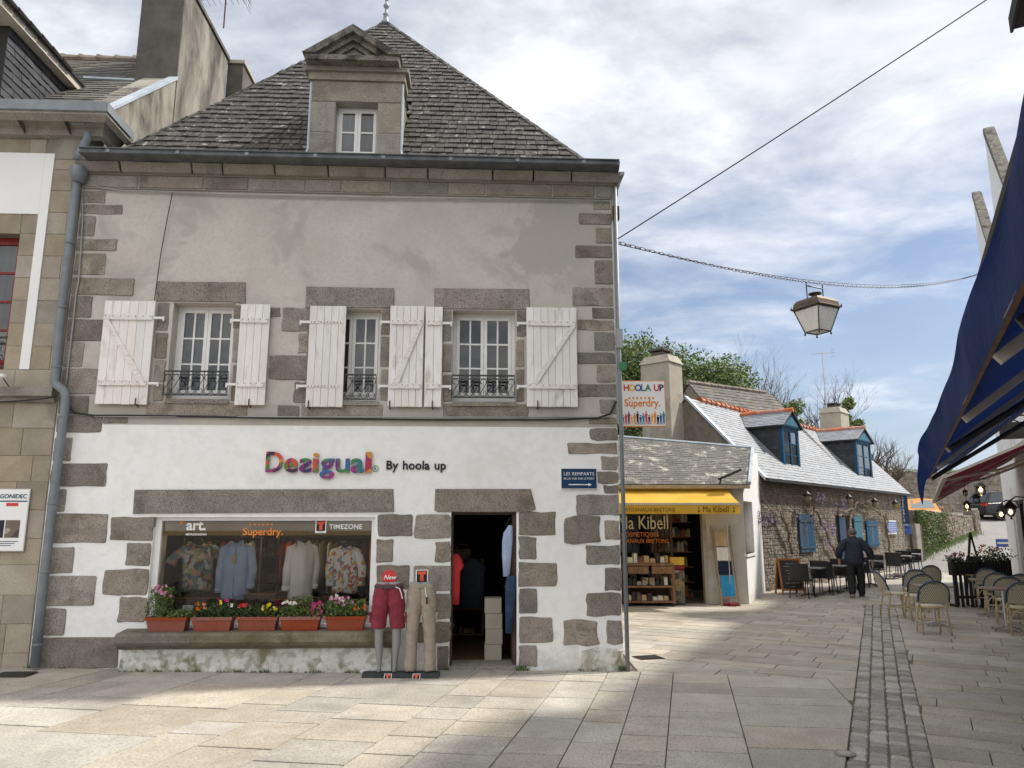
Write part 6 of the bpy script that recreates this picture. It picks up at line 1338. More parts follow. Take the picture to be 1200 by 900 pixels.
def chimney(x0, x1, y0, y1, z0, z1, mat, pot=1):
    c = bpy.data.objects.new('chimney', None); COL.objects.link(c); c.parent = H2
    m = M(); m.box(x0, x1, y0, y1, z0, z1 - .25); m.ob('stack', K[mat], c); m = M(); m.add([(x0 - .04, y0 - .04, z1 - .25), (x1 + .04, y0 - .04, z1 - .25), (x1 + .04, y1 + .04, z1 - .25), (x0 - .04, y1 + .04, z1 - .25), (x0 + .08, y0 + .08, z1), (x1 - .08, y0 + .08, z1), (x1 - .08, y1 - .08, z1), (x0 + .08, y1 - .08, z1)], [(0, 1, 5, 4), (1, 2, 6, 5), (2, 3, 7, 6), (3, 0, 4, 7), (4, 5, 6, 7), (0, 3, 2, 1)]); m.ob('cap', K['cement'], c)
    m = M(); cx, cy = (x0 + x1) / 2, (y0 + y1) / 2; m.box(cx - .25, cx + .25, cy - .2, cy + .2, z1, z1 + .12); m.box(cx - .33, cx + .33, cy - .28, cy + .28, z1 + .17, z1 + .22)
    for a in (-.2, .2):
        for b in (-.15, .15): m.box(cx + a - .03, cx + a + .03, cy + b - .03, cy + b + .03, z1 + .12, z1 + .17)
    m.ob('pot', K['cement_dark'], c)
chimney(-.75, .05, 2.3, 3.3, 2.5, 6.8, 'cement'); chimney(13.2, 14.3, 1.8, 2.7, 4.8, 6.75, 'cement')
m = M()
for k in range(140): m.leaf((rnd.uniform(-.75, -.3), rnd.uniform(2.5, 3.35), 6.58 + abs(rnd.gauss(0, .07))), rnd.uniform(.03, .06))
m.ob('moss', K['leaf_dark'], H2, kind='stuff')
q_ = hw3(13.7, 2.0, 5.6); t = aerial(971, 505, 33.0, 3.6, 'television aerial on a long grey mast beside the far chimney', mat='alu', r=.03)
# shutters, door, lamps, boards on the house
def hshut(b, mat, lab, y=-.07):
    s_ = bpy.data.objects.new('shutter', None); COL.objects.link(s_); s_.parent = H2; s_['label'] = lab; n = 5; w_ = (b[1] - b[0]) / n
    for i in range(n): m = M(); m.box(b[0] + i * w_ + .006, b[0] + (i + 1) * w_ - .006, y, y + .03, b[2], b[3]); m.ob('plank', K[mat], s_)
    for f in (.12, .82): m = M(); z_ = b[2] + (b[3] - b[2]) * f; m.box(b[0] + .02, b[1] + .06, y - .02, y - .002, z_ - .025, z_ + .03); m.ob('hinge_strap', K[mat], s_)
hshut(sh1, 'blue_paint', 'blue shutter nearest the white wall'); hshut(sh3, 'blue_paint', 'blue shutter right of the door'); hshut((sh2[0] + .0, sh2[1], sh2[2], sh2[3]), 'blue_light', 'light blue shutter beside the door')
m = M(); m.box(doorx[0], doorx[1], .3, .34, -.3, doorx[3]); m.ob('door', K['dark'], H2); m = M(); m.box(doorx[0] - .0, doorx[0] + (doorx[1] - doorx[0]) * .45, -.1, -.04, .0, doorx[3] - .05); m.ob('door_leaf', K['navy'], H2)
for px, py, nm in ((946, 581, 'leftmost'), (995, 584, 'second'), (1025, 588, 'third'), (1049, 590, 'rightmost')):
    x_, z_ = hl(px, py, -.3); c = hw3(x_, -.3, z_); t = T('wall_lantern', nm + ' round lantern on a bracket along the eaves of the stone house', 'lantern', tuple(c), HR, 'wall lanterns on the stone house')
    m = M(); m.tube([(0, .28, .1), (0, .1, .16), (0, 0, .1)], .012, 6); m.ob('bracket', K['iron'], t); m = M(); m.lathe([(.13, .0), (.10, .06), (.03, .12), (.015, .15)], n=12); m.ob('cap', K['iron'], t, smooth=True); m = M(); m.lathe([(.02, -.22), (.08, -.19), (.105, -.1), (.10, 0)], n=12); m.ob('globe', K['amber'], t, smooth=True)
def hpanel(px0, px1, py0, py1, name, lab, mat, fr_='wpaint', yin=-.06, cat='sign', txt=None):
    b = hr(px0, px1, py0, py1, yin); c = hw3((b[0] + b[1]) / 2, yin, b[2]); t = T(name, lab, cat, tuple(c), HR); w_ = (b[1] - b[0]) / 2; h = b[3] - b[2]
    m = M(); m.box(-w_, w_, -.02, .03, 0, h); m.ob('frame', K[fr_], t); m = M(); m.box(-w_ + .05, w_ - .05, -.03, -.021, .05, h - .05); m.ob('face', K[mat], t); return t, w_, h
t, w_, h = hpanel(1039, 1050, 610, 626, 'menu_board', 'blue menu board in a white frame on the stone house', 'blue_print')
for k in range(5): m = M(); m.box(-w_ + .12, w_ - .12 - .05 * (k % 2), -.034, -.031, h - .14 - k * .08, h - .12 - k * .08); m.ob('small_print', K['white_plain'], t)
pB = at_y(1060, 614, 32.2); t = T('vertical_sign', 'tall navy sign with vertical white letters on the far corner of the stone house', 'sign', tuple(pB), 0); m = M(); m.box(-.2, .2, -.04, .04, 0, 1.25); m.ob('board', K['navy'], t)
for i, ch in enumerate('CREPERIE'): text(ch, .15, t, K['white_plain'], (-.05, -.045, 1.08 - .14 * i), ext=.001)
pB = at_y(1062, 626, 32.4); t = T('letter_box', 'small blue letter box under the tall navy sign', 'letter box', tuple(pB), 0); m = M(); m.prism([(-.18, 0), (.18, 0), (.18, .34), (.12, .38), (-.12, .38), (-.18, .34)], -.12, .12, bev=.01); m.ob('body', K['blue_print'], t); m = M(); m.box(-.1, .1, -.125, -.121, .26, .285); m.ob('slot', K['black'], t)
# roof behind the long house
t = T('rear_house', 'house with a weathered dark slate roof behind the pale slate roof', 'building', (HA.x, HA.y, 0), HR)
rA, rB = at_z(806, 449, 7.0), at_z(903, 462, 7.0); rv = rB - rA; Lx = rv.length; t.location = (rA.x, rA.y, 0); t.rotation_euler = (0, 0, math.atan2(rv.y, rv.x)); zr = 7.0
m = M(); m.prism([(-3.0, zr - 3.3), (0, zr - .05), (3.0, zr - 3.3), (3, -.5), (-3, -.5)], .05, Lx - .05, 'x'); m.ob('walls', K['rubble_joint'], t)
us = Vector((0, 3.1, 3.41)); m = M()
for sg in (-1, 1):
    for v, f in slates(Vector((0, sg * 3.1, zr - 3.39)), (1, 0, 0), Vector((0, -sg * 3.1, 3.41)).normalized(), us.length, .2, lambda s: (0, Lx), .22, .34, thick=.01): m.add(v, f)
m.ob('roof_slates', K['slate_far'], t, kind='stuff'); m = M()
for k in range(int(Lx / .4)): m.tube([(k * .4, 0, zr + .04), (k * .4 + .4, 0, zr + .04)], [.11, .09], 7)
m.ob('ridge_tiles', K['rubble'], t, kind='stuff')
# ================================================================== street corner: wisteria
def branchy(p0, d0, L_, r0, depth, rr, out, curl=.35, tips=None, spread=.6, up=0.0, plane=None):
    pts = [Vector(p0)]; d = Vector(d0).normalized(); n = 6
    for i in range(n):
        d = (d + Vector((rr.gauss(0, curl), rr.gauss(0, curl), rr.gauss(0, curl) + up)) * .35).normalized()
        if plane is not None: d = (d - plane * d.dot(plane) * .85).normalized()
        pts.append(pts[-1] + d * L_ / n)
    out.tube(pts, [r0 * (1 - .55 * i / n) for i in range(n + 1)], 5 if r0 > .015 else 3, caps=False)
    if tips is not None and depth <= 1: tips += pts[2:]
    if depth > 0:
        for k in range(rr.choice([2, 3, 3])):
            i = rr.randint(2, n); d2 = (d + Vector((rr.uniform(-1, 1), rr.uniform(-1, 1), rr.uniform(-.3, .9))) * spread).normalized()
            if plane is not None: d2 = (d2 - plane * d2.dot(plane) * .8).normalized()
            branchy(pts[i], d2, L_ * rr.uniform(.55, .8), r0 * (1 - .55 * i / n) * .8, depth - 1, rr, out, curl, tips, spread, up, plane)
rr = random.Random(5)
def vine(px0, py0, path, lab, seed, racemes):
    rr = random.Random(seed); t = T('wisteria', lab, 'vine', (HA.x, HA.y, 0), HR)
    m = M(); pts = []
    for (px, py) in path: x_, z_ = hl(px, py, -.12); pts.append(Vector((x_, -.12 - .03 * rr.random(), z_)))
    ip = []
    for a, b in zip(pts, pts[1:]):
        for k in range(4): q = a.lerp(b, k / 4); ip.append(q + Vector((rr.gauss(0, .04), rr.gauss(0, .02), rr.gauss(0, .03))))
    ip.append(pts[-1]); m.tube(ip, [.045 * (1 - .6 * i / len(ip)) for i in range(len(ip))], 6)
    for k in range(5):
        q = ip[rr.randint(len(ip) // 4, len(ip) - 1)]; branchy(q, (rr.uniform(-1, 1), -.1, rr.uniform(-.5, .35)), rr.uniform(.35, .75), .018, 2, rr, m, .5, None, .7, -.1, Vector((0, 1, 0)))
    m.ob('stem', K['vine'], t)
    for (px, py, n) in racemes:
        x_, z_ = hl(px, py, -.22); q = M()
        for i in range(n): f = rr.random(); q.leaf((x_ + rr.gauss(0, .055 * (1 - f * .7)), -.22 + rr.gauss(0, .04), z_ + .16 - f * .38), rr.uniform(.02, .035), rr)
        q.ob('flower_cluster', K['petal_lilac'], t)
vine(0, 0, [(980, 652), (966, 620), (955, 600), (950, 588), (946, 578)], 'wisteria trunk climbing right of the near blue shutter with lilac flowers', 3, [(965, 582, 60), (975, 620, 120), (967, 615, 50), (972, 637, 50), (958, 580, 30)])
vine(0, 0, [(930, 650), (923, 625), (915, 606), (905, 598), (892, 600)], 'thin wisteria stems with lilac flowers at the near end of the stone house', 4, [(889, 606, 80), (904, 604, 60), (898, 608, 30)])
vine(0, 0, [(1043, 650), (1040, 625), (1037, 608), (1026, 598), (1012, 592), (1003, 583)], 'thick gnarled wisteria trunk spreading over the far end of the stone house', 9, [(990, 590, 50), (980, 591, 30)])
vine(0, 0, [(982, 606), (990, 599), (1000, 596), (1006, 586), (1010, 579)], 'bare pale wisteria branch over the blue door', 10, [])
def ivy(px, py, r_, n, lab, mat='leaf', zsq=1.0, y=None, name='bush'):
    p = ground(px, py); t = T(name, lab, 'plant', tuple(p)); m = M(); rr = random.Random(int(px))
    for i in range(n): a = Vector((rr.gauss(0, 1), rr.gauss(0, 1), rr.gauss(0, 1))).normalized() * r_ * rr.random() ** .4; m.leaf((a.x, a.y, abs(a.z) * zsq + .02), rr.uniform(.02, .05), rr)
    m.ob('foliage', K[mat], t); m = M()
    for i in range(8): m.tube([(0, 0, 0), (rr.gauss(0, r_ * .5), rr.gauss(0, r_ * .5), r_ * .7)], .008, 4)
    m.ob('stems', K['vine'], t)
ivy(894, 688, .28, 420, 'small green weed growing at the foot of the stone house beside the white wall', 'leaf_fresh')
# ================================================================== black terrace furniture
def black_table(lab, loc, rz, first=[None]):
    if first[0] is None:
        t = T('terrace_table', lab, 'table', loc, rz, 'black terrace tables outside the stone house')
        m = M(); m.prism([(-.34, -.34), (.34, -.34), (.34, .34), (-.34, .34)], .73, .705, 'z', bev=.006); m.ob('tabletop', K['tabletop'], t)
        m = M(); m.tube([(0, 0, .03), (0, 0, .70)], .03, 8); m.ob('column', K['alu'], t)
        for k in range(4): m = M(); a = pi / 4 + k * pi / 2; m.bar((0, 0, .06), (.30 * cos(a), .30 * sin(a), .015), .035, .025); m.ob('foot', K['iron'], t)
        first[0] = t; return t
    return dup(first[0], loc, rz, lab)
def black_chair(lab, loc, rz, first=[None]):
    if first[0] is None:
        t = T('terrace_chair', lab, 'chair', loc, rz, 'black terrace chairs outside the stone house')
        m = M(); m.prism([(-.23, -.22), (.23, -.22), (.23, .23), (-.23, .23)], .46, .42, 'z', bev=.01); m.ob('seat', K['black_wicker'], t)
        m = M(); n = 8
        for i in range(n):
            P_ = lambda i_, z: (.25 * sin((i_ / n - .5) * 2.4), -.24 + .11 * (1 - cos((i_ / n - .5) * 2.4)) * 2 - .10 * (z - .46), z)
            m.quad(P_(i, .46), P_(i + 1, .46), P_(i + 1, .84), P_(i, .84)); m.quad(*[(q[0] * 1.06, q[1] - .03, q[2]) for q in (P_(i, .84), P_(i + 1, .84), P_(i + 1, .46), P_(i, .46))])
        m.tube([(P_(i, .84)[0] * 1.03, P_(i, .84)[1] - .015, .845) for i in range(n + 1)], .02, 6); m.ob('backrest', K['black_wicker'], t)
        for s_ in (-1, 1):
            for yy in (-1, 1): m = M(); m.tube([(s_ * .21, yy * .2, .44), (s_ * .24, yy * .23, 0)], .014, 6); m.ob('leg', K['black'], t)
            m = M(); m.tube([(s_ * .26, -.12, .66), (s_ * .27, .15, .65), (s_ * .25, .22, .60), (s_ * .22, .2, .45)], .017, 6); m.ob('armrest', K['black_wicker'], t)
        first[0] = t; return t
    return dup(first[0], loc, rz, lab)
tb = [(-.3, -1.35, 'nearest the white wall, behind the chalkboard'), (1.0, -1.5, 'second from the chalkboard'), (2.4, -1.55, 'third from the chalkboard, before the near blue shutter'), (3.9, -1.6, 'just left of the walking man'), (7.6, -1.5, 'right of the walking man, by the far blue shutter'), (9.3, -1.4, 'farthest along the stone house')]
for x_, y_, lab in tb:
    p = hw3(x_, y_, 0); z_ = G(p.x, p.y); black_table('grey topped black terrace table ' + lab, (p.x, p.y, z_), HR + .1)
    for k, (dx_, dy_, a) in enumerate([(-.62, 0, -pi / 2), (.62, 0.05, pi / 2)]):
        q = hw3(x_ + dx_, y_ + dy_, 0); black_chair('black woven chair on the ' + ['near', 'far'][k] + ' side of the table ' + lab.replace('nearest the white wall, behind', 'behind').replace(', before the near blue shutter', '').replace('right of the walking man, by', 'by').replace('just left of the walking man', 'left of the walking man'), (q.x, q.y, G(q.x, q.y)), HR + a + rnd.uniform(-.1, .1))
# chalkboard
p = ground(926, 696); t = T('chalkboard', 'orange framed menu chalkboard standing on the paving before the terrace tables', 'chalkboard', tuple(p), .12); t.rotation_euler = (0, 0, .12)
for s_ in (-1, 1):
    y0, y1 = s_ * .22, s_ * .02
    for x_ in (-.30, .30): m = M(); m.bar((x_, y0, 0), (x_, y1, .93), .045, .025); m.ob('frame_side', K['oboard'], t)
    for f in (.13, .97): m = M(); m.bar((-.28, y0 + (y1 - y0) * f, .93 * f), (.28, y0 + (y1 - y0) * f, .93 * f), .025, .045); m.ob('frame_rail', K['oboard'], t)
    m = M(); m.quad((-.28, y0 + (y1 - y0) * .15, .93 * .15), (.28, y0 + (y1 - y0) * .15, .93 * .15), (.28, y0 + (y1 - y0) * .96, .93 * .96), (-.28, y0 + (y1 - y0) * .96, .93 * .96)); m.ob('board', K['board'], t)
for k, (wd, f) in enumerate([(.22, .86), (.36, .78), (.26, .66), (.20, .58), (.16, .50), (.2, .43), (.40, .32), (.18, .22)]):
    m = M(); yb_ = -.22 + .20 * f - .006; x = -wd / 2
    while x < wd / 2: ww = rnd.uniform(.012, .03); m.box(x, x + ww, yb_ - .003, yb_, .93 * f - .008 - rnd.random() * .008, .93 * f + .008); x += ww + .010
    m.ob('chalk_writing', K['cement'], t, kind='stuff')
# ================================================================== walking man
mp = ground(1005, 700); MR = R(-22)
man = T('person', 'grey haired man in a navy jacket and black trousers walking away up the lane', 'person', (mp.x, mp.y, mp.z), MR)
# local: +y = walking direction, away from the camera
Vb = [(0, 0, .95), (0, .02, 1.12), (0, .05, 1.32), (0, .08, 1.46), (0, .10, 1.53), (0, .125, 1.60), (0, .13, 1.68),
      (-.17, .06, 1.41), (-.34, -.02, 1.18), (-.37, .05, .95), (-.365, .07, .88),
      (.17, .06, 1.41), (.36, .04, 1.17), (.42, .10, .94), (.425, .13, .87),
      (-.10, 0, .90), (-.115, -.06, .50), (-.12, -.26, .13), (-.12, -.22, .05), (-.12, -.14, .02),
      (.10, 0, .90), (.12, .10, .48), (.11, .05, .09), (.11, .10, .04), (.12, .20, .035)]
Eb = [(0, 1), (1, 2), (2, 3), (3, 4), (4, 5), (5, 6), (3, 7), (7, 8), (8, 9), (9, 10), (3, 11), (11, 12), (12, 13), (13, 14), (0, 15), (15, 16), (16, 17), (17, 18), (18, 19), (0, 20), (20, 21), (21, 22), (22, 23), (23, 24)]
rb = [(.15, .11), (.15, .11), (.17, .11), (.10, .08), (.055, .055), (.085, .10), (.07, .08), .06, .045, .035, .03, .06, .045, .035, .03, .085, .06, .045, .04, .035, .085, .06, .045, .04, .035]
# fingers, short chains rooted in the palm
for (wi_, sx_) in ((10, -1), (14, 1)):
    b = Vector(Vb[wi_]); pi0 = len(Vb); palm = b + Vector((0, .02, -.06)); Vb.append(tuple(palm)); Eb.append((wi_, pi0)); rb.append((.034, .02))
    for k in range(4):
        yo = -.028 + .019 * k; ln = [.045, .055, .052, .042][k]; a = len(Vb)
        Vb.append(tuple(palm + Vector((0, yo, -.035)))); Vb.append(tuple(palm + Vector((-sx_ * .012, yo + .006, -.035 - ln)))); Eb += [(pi0, a), (a, a + 1)]; rb += [.0095, .008]
    a = len(Vb); Vb.append(tuple(palm + Vector((-sx_ * .02, .035, .0)))); Vb.append(tuple(palm + Vector((-sx_ * .03, .05, -.035)))); Eb += [(pi0, a), (a, a + 1)]; rb += [.011, .009]
skinned('body', Vb, Eb, rb, K['skin'], man)
m = M(); n = 14
for s_ in (-1, 1): m.lathe([(.003, -.03), (.014, -.02), (.016, .0), (.012, .025), (.003, .03)], (s_ * .088, .12, 1.605), 6)
m.ob('ears', K['skin'], man, smooth=True)
m = M(); m.lathe([(.05, -.075), (.085, -.045), (.098, .0), (.094, .05), (.07, .088), (.03, .105), (.005, .11)], (0, .108, 1.635), 18, 1.1)
rr = random.Random(2)
for i in range(500):
    a, b = rr.uniform(0, 6.28), rr.uniform(-.4, 1.4); q = Vector((.10 * cos(a) * cos(b), .108 + .108 * sin(a) * cos(b), 1.635 + .105 * sin(b))); m.leaf(q, rr.uniform(.008, .016), rr)
m.ob('hair', K['hair'], man, smooth=False)
m = M(); m.lathe([(.03, -.06), (.075, -.04), (.08, .02), (.05, .04)], (0, .165, 1.60), 14, .5); m.lathe([(.008, -.02), (.016, -.01), (.006, .025)], (0, .225, 1.60), 8); m.ob('face', K['skin'], man, smooth=True)
Vj = [(0, -.01, .74), (0, .0, 1.0), (0, .04, 1.25), (0, .065, 1.38), (0, .09, 1.49), (-.17, .05, 1.40), (-.35, -.03, 1.17), (-.375, .04, .96), (.17, .05, 1.40), (.37, .03, 1.16), (.425, .09, .95)]
Ej = [(0, 1), (1, 2), (2, 3), (3, 4), (3, 5), (5, 6), (6, 7), (3, 8), (8, 9), (9, 10)]
jk = skinned('jacket', Vj, Ej, [(.25, .19), (.265, .20), (.255, .185), (.20, .145), (.095, .09), .13, .105, .085, .13, .105, .085], K['jacket'], man, disp=.03, dscale=.09)
Vt = [(0, 0, 1.02), (0, 0, .90), (-.10, 0, .84), (-.115, -.05, .50), (-.12, -.27, .07), (.10, 0, .84), (.12, .10, .48), (.11, .05, .045)]
skinned('trousers', Vt, [(0, 1), (1, 2), (2, 3), (3, 4), (1, 5), (5, 6), (6, 7)], [(.19, .14), (.21, .16), .145, .115, .09, .145, .115, .09], K['trousers'], man, disp=.025, dscale=.08)
for (x_, y_, z_, tl) in ((-.12, -.25, .03, -.85), (.11, .04, .0, 0)):
    m = M(); pts = [(-.06, -.02), (-.03, -.05), (.03, -.05), (.06, -.02), (.068, .10), (.05, .22), (0, .26), (-.05, .22), (-.068, .10)]
    m.prism(pts, .022, .085, 'z', bev=.0); m.v = [(a, b, c if c < .05 else c - max(0, b - .06) * .25) for a, b, c in m.v]; sh_ = m.ob('shoe', K['shoe'], man); m = M(); m.prism([(a * 1.04, b * 1.03) for a, b in pts], 0, .022, 'z'); so_ = m.ob('sole', K['sole'], sh_); sh_.location = (x_, y_, z_); sh_.rotation_euler = (tl, 0, 0)
m = M(); m.tube([(-.09, .0, 1.50), (-.03, -.02, 1.525), (.03, -.02, 1.525), (.09, .0, 1.50)], .02, 6); m.ob('collar', K['jacket'], man); m = M(); m.tube([(-.15, -.10, 1.43), (-.02, -.125, 1.25), (.16, -.13, 1.02), (.2, -.10, .96)], .012, 5); m.ob('bag_strap', K['black'], man)
# ================================================================== cafe on the right (local x along the lane, y towards the street)
CA = Vector((8.3, 9.75, 0)); CR = math.atan2(.889, .459); cx_ = Vector((cos(CR), sin(CR), 0)); cy_ = Vector((-sin(CR), cos(CR), 0))
def cw3(x, y, z): return CA + cx_ * x + cy_ * y + Vector((0, 0, z))
def cl(px, py, yin=0):
    r = ray(px, py); t_ = (CA.dot(cy_) + yin) / r.dot(cy_); q = r * t_; return (q - CA).dot(cx_), CZ + r.z * t_
CF = T('cafe_building', 'white cafe building along the right side of the lane with dark glazed front', 'building', tuple(CA), CR)
cl0, cl1, ch = -13.5, 17.2, 9.4
nD = 9; hol = [(-12.5 + 3.1 * k, -12.5 + 3.1 * k + 2.2, -.7, 2.35) for k in range(9)] + [(-12.2 + 3.1 * k, -12.2 + 3.1 * k + 1.1, 3.7, 5.2) for k in range(9)]
m = M(); wallgrid(m, cl0, cl1, -.8, ch, hol, 0, -.35); m.ob('front_wall', K['white'], CF)
m = M(); m.box(cl0, cl0 + .3, -7, -.351, -.8, ch); m.box(cl1 - .3, cl1, -7, -.351, -.8, ch); m.ob('end_wall', K['cement'], CF)
m = M(); m.box(cl0, cl1, -7.3, -7.0, -.8, ch); m.ob('back_wall', K['cement'], CF)
m = M(); m.prism([(.25, ch - .05), (-3.5, ch + 3.3), (-7.4, ch - .05), (-7.4, ch - .15), (.25, ch - .15)], cl0, cl1, 'x'); m.ob('roof', K['slate_dark'], CF)
m = M(); m.box(cl0, cl1, .12, .26, ch - .28, ch - .02); m.ob('eaves_board', K['slate_edge'], CF)
for h in hol[:9]:
    m = M(); wallgrid(m, h[0], h[1], h[2], h[3], [(h[0] + .08, (h[0] + h[1]) / 2 - .04, .25, h[3] - .1), ((h[0] + h[1]) / 2 + .04, h[1] - .08, .25, h[3] - .1)], -.12, -.2); dr_ = m.ob('glazed_door', K['black'], CF)
    for a, b in ((h[0] + .08, (h[0] + h[1]) / 2 - .04), ((h[0] + h[1]) / 2 + .04, h[1] - .08)): m = M(); m.quad((a, -.16, .25), (b, -.16, .25), (b, -.16, h[3] - .1), (a, -.16, h[3] - .1)); m.ob('pane', K['car_glass'], dr_)
for h in hol[9:]: window(CF, h, -.2, 2, 1, 3) if False else None
for k in range(9):
    h = hol[9 + k]; m = M(); wallgrid(m, h[0], h[1], h[2], h[3], [(h[0] + .08, h[1] - .08, h[2] + .08, h[3] - .08)], -.1, -.16); wd_2 = m.ob('window', K['wpaint'], CF); m = M(); m.quad((h[0] + .08, -.13, h[2] + .08), (h[1] - .08, -.13, h[2] + .08), (h[1] - .08, -.13, h[3] - .08), (h[0] + .08, -.13, h[3] - .08)); m.ob('pane', K['car_glass'], wd_2)
for k in range(10):
    m = M(); x_ = -13.3 + 3.1 * k; m.box(x_, x_ + .45, .0, .06, -.5, 2.75); m.ob('pilaster', K['white'], CF)
# dark corner of the eaves near the camera, tall gables farther on
def gable(pxl, pyt, slope, L_, lab, zlow):
    x_, z_ = cl(pxl, pyt, 0); t = T('upper_gable', lab, 'wall', tuple(cw3(x_, 0, ch - .6)), CR); zt_ = z_ - ch + .6
    m = M(); m.prism([(0, 0), (-L_, 0), (-L_, zt_ - slope * L_), (-.25, zt_ - slope * .25), (0, zt_)], -.27, -.02); m.ob('wall', K['white'], t)
    m = M(); m.prism([(.02, zt_ - .04), (-.05, zt_ + .05), (-.18, zt_ + .04), (-L_ - .1, zt_ - slope * L_ + .08), (-L_ - .1, zt_ - slope * L_ - .10), (-.10, zt_ - slope * .10 - .08)], -.26, .005, bev=.04); m.ob('coping', K['granite_black'], t)
    m = M(); m.prism([(-.1, zt_ - 1.4), (-L_, zt_ - slope * L_ - 1.2), (-L_, 0), (-.1, 0)], -3.5, -.28); m.ob('roof_slope', K['slate_far'], t)
gable(1152, 155, 1.15, 2.9, 'tall white gable with a mossy stone coping high above the blue awning', 0); gable(1139, 229, 1.15, 2.7, 'lower white gable with stone coping at the right, left of the taller one', 0)
m = M(); m.box(cl0, .29, .27, .80, 9.15, 9.30); m.box(cl0, .29, .80, .84, 9.10, 9.36); m.ob('roof_overhang', K['slate_edge'], CF)
# blue awning
ba = T('cafe_awning', 'large dark blue canvas awning with folding arms over the near cafe terrace', 'awning', tuple(CA), CR)
bx0, bx1, by, bz, wz2 = -12.6, 1.7, 2.5, 2.42, 4.3
m = M(); nx, ny = 40, 8
for i in range(nx):
    for k in range(ny):
        P_ = lambda i_, k_: (bx0 + (bx1 - bx0) * i_ / nx, by * k_ / ny, wz2 + (bz - wz2) * k_ / ny - .05 * sin(pi * k_ / ny) + .012 * sin(i_ * 1.7 + k_))
        m.quad(P_(i, k), P_(i + 1, k), P_(i + 1, k + 1), P_(i, k + 1))
m.ob('canopy', K['tarp_blue'], ba, smooth=True)
m = M(); m.box(bx0, bx1, by - .008, by + .012, bz - .022, bz - .003); m.ob('front_bar', K['wood'], ba)  # dark brown instead of tan puts the bar's shade into its colour
m = M(); m.box(bx0, bx1, 0.01, .22, wz2 - .08, wz2 + .12); m.ob('cassette', K['cream'], ba)
m = M(); n = 110; kk = 7
def VP(i, k):
    f = i / n; x_ = bx0 + (bx1 - bx0) * f; fl = k / kk; g_ = sm((x_ + 6.2) / 4.5); end = sm((x_ + 1.2) / 2.9)
    top = .29 - .14 * g_ + .03 * sin(x_ * 1.7 + 1) + .008 * sin(x_ * 4.1); out = .03 + .15 * g_ + .015 * sin(x_ * 2.1)
    top = top * (1 - end) - .46 * end; out += .03 * sin(end * pi) - .05 * end; z_ = bz - .022 * (1 - fl) + top * (sin(fl * pi / 2) * (1 - end) + fl ** 1.4 * end); y_ = by + .0125 + out * fl ** .7 * (1 + .5 * end * (1 - fl)) + .02 * sin(fl * pi) * sin(x_ * 2.9)
    return (x_, y_, z_)
for i in range(n):
    for k in range(kk): m.quad(VP(i, k), VP(i + 1, k), VP(i + 1, k + 1), VP(i, k + 1))
m.ob('valance', K['tarp_blue'], ba, smooth=True)
for x_ in (-11, -8.6, -6.4, -3.9, -1.2, 1.5):
    m = M(); m.bar((x_, .1, wz2 - .12), (x_ + .02, by - .02, bz - .05), .07, .05); m.ob('support_slat', K['cream'], ba)
for x_ in (-9.8, -4.6, .7):
    m = M(); m.tube([(x_, .1, wz2 - .55), (x_ + .4, 1.2, 3.15), (x_ + .55, by - .03, bz - .05)], [.045, .035, .03], 8); m.ob('folding_arm', K['iron'], ba)
# maroon awning
ma = T('cafe_awning', 'maroon canvas awning with cream bars beyond the blue one', 'awning', tuple(CA), CR)
my = 2.13; (mx0, mz0), (mx1, mz1) = cl(1107, 556, my), cl(1094, 587, my)
def cxp(px, py, x):
    r = ray(px, py); P_ = CA + cx_ * x; t_ = (P_.dot(cx_)) / r.dot(cx_); q = r * t_; return (q - CA).dot(cy_), CZ + r.z * t_
yy_, zz3 = cxp(1200, 517, mx0); mwz = mz0 + (zz3 - mz0) / (my - yy_) * my
m = M()
for i in range(16):
    for k in range(6):
        P_ = lambda i_, k_: (mx0 + (mx1 - mx0) * i_ / 16, my * k_ / 6, mwz + (mz0 + (mz1 - mz0) * i_ / 16 - mwz) * k_ / 6 - .05 * sin(pi * k_ / 6))
        m.quad(P_(i, k), P_(i + 1, k), P_(i + 1, k + 1), P_(i, k + 1))
m.ob('canopy', K['tarp_red'], ma, smooth=True)
m = M(); m.bar((mx0, my, mz0 - .03), (mx1, my, mz1 - .03), .08, .08); m.ob('front_bar', K['cream'], ma)
for f in (0, .35, .7, 1):
    x_ = mx0 + (mx1 - mx0) * f; m = M(); m.bar((x_, .05, mwz - .06), (x_, my, mz0 + (mz1 - mz0) * f - .05), .09, .05); m.ob('side_bar', K['cream'], ma)
m = M(); m.box(mx0, mx1, .01, .2, mwz - .05, mwz + .12); m.ob('cassette', K['cream'], ma)
for f in (.1, .55): x_ = mx0 + (mx1 - mx0) * f; m = M(); m.tube([(x_, .1, mwz - .4), (x_ + .7, 1.0, mwz - .75), (x_ + .1, my, mz0 - .08)], .03, 8); m.ob('folding_arm', K['cream'], ma)
# scroll sign bracket above maroon awning
x_, z_ = cl(1190, 492, .4); t = T('scroll_bracket', 'black wrought iron scroll bracket on the white wall between the two awnings', 'bracket', tuple(cw3(x_, 0, z_)), CR); m = M()
m.tube([(0, 0, .1), (0, .9, .1)], .02, 6); m.tube([(0, 0, -.3), (0, .35, -.05), (0, .6, .1)], .016, 6)
for cxx, r_ in ((.3, .13), (.62, .1)): m.tube([(0, cxx + r_ * (1 - i / 16) * cos(i * .6), .28 + r_ * (1 - i / 16) * sin(i * .6)) for i in range(14)], .014, 5)
m.ob('scrollwork', K['iron'], t); m = M(); m.box(-.02, .02, .15, .75, -.45, -.05); m.ob('plate', K['iron'], t)
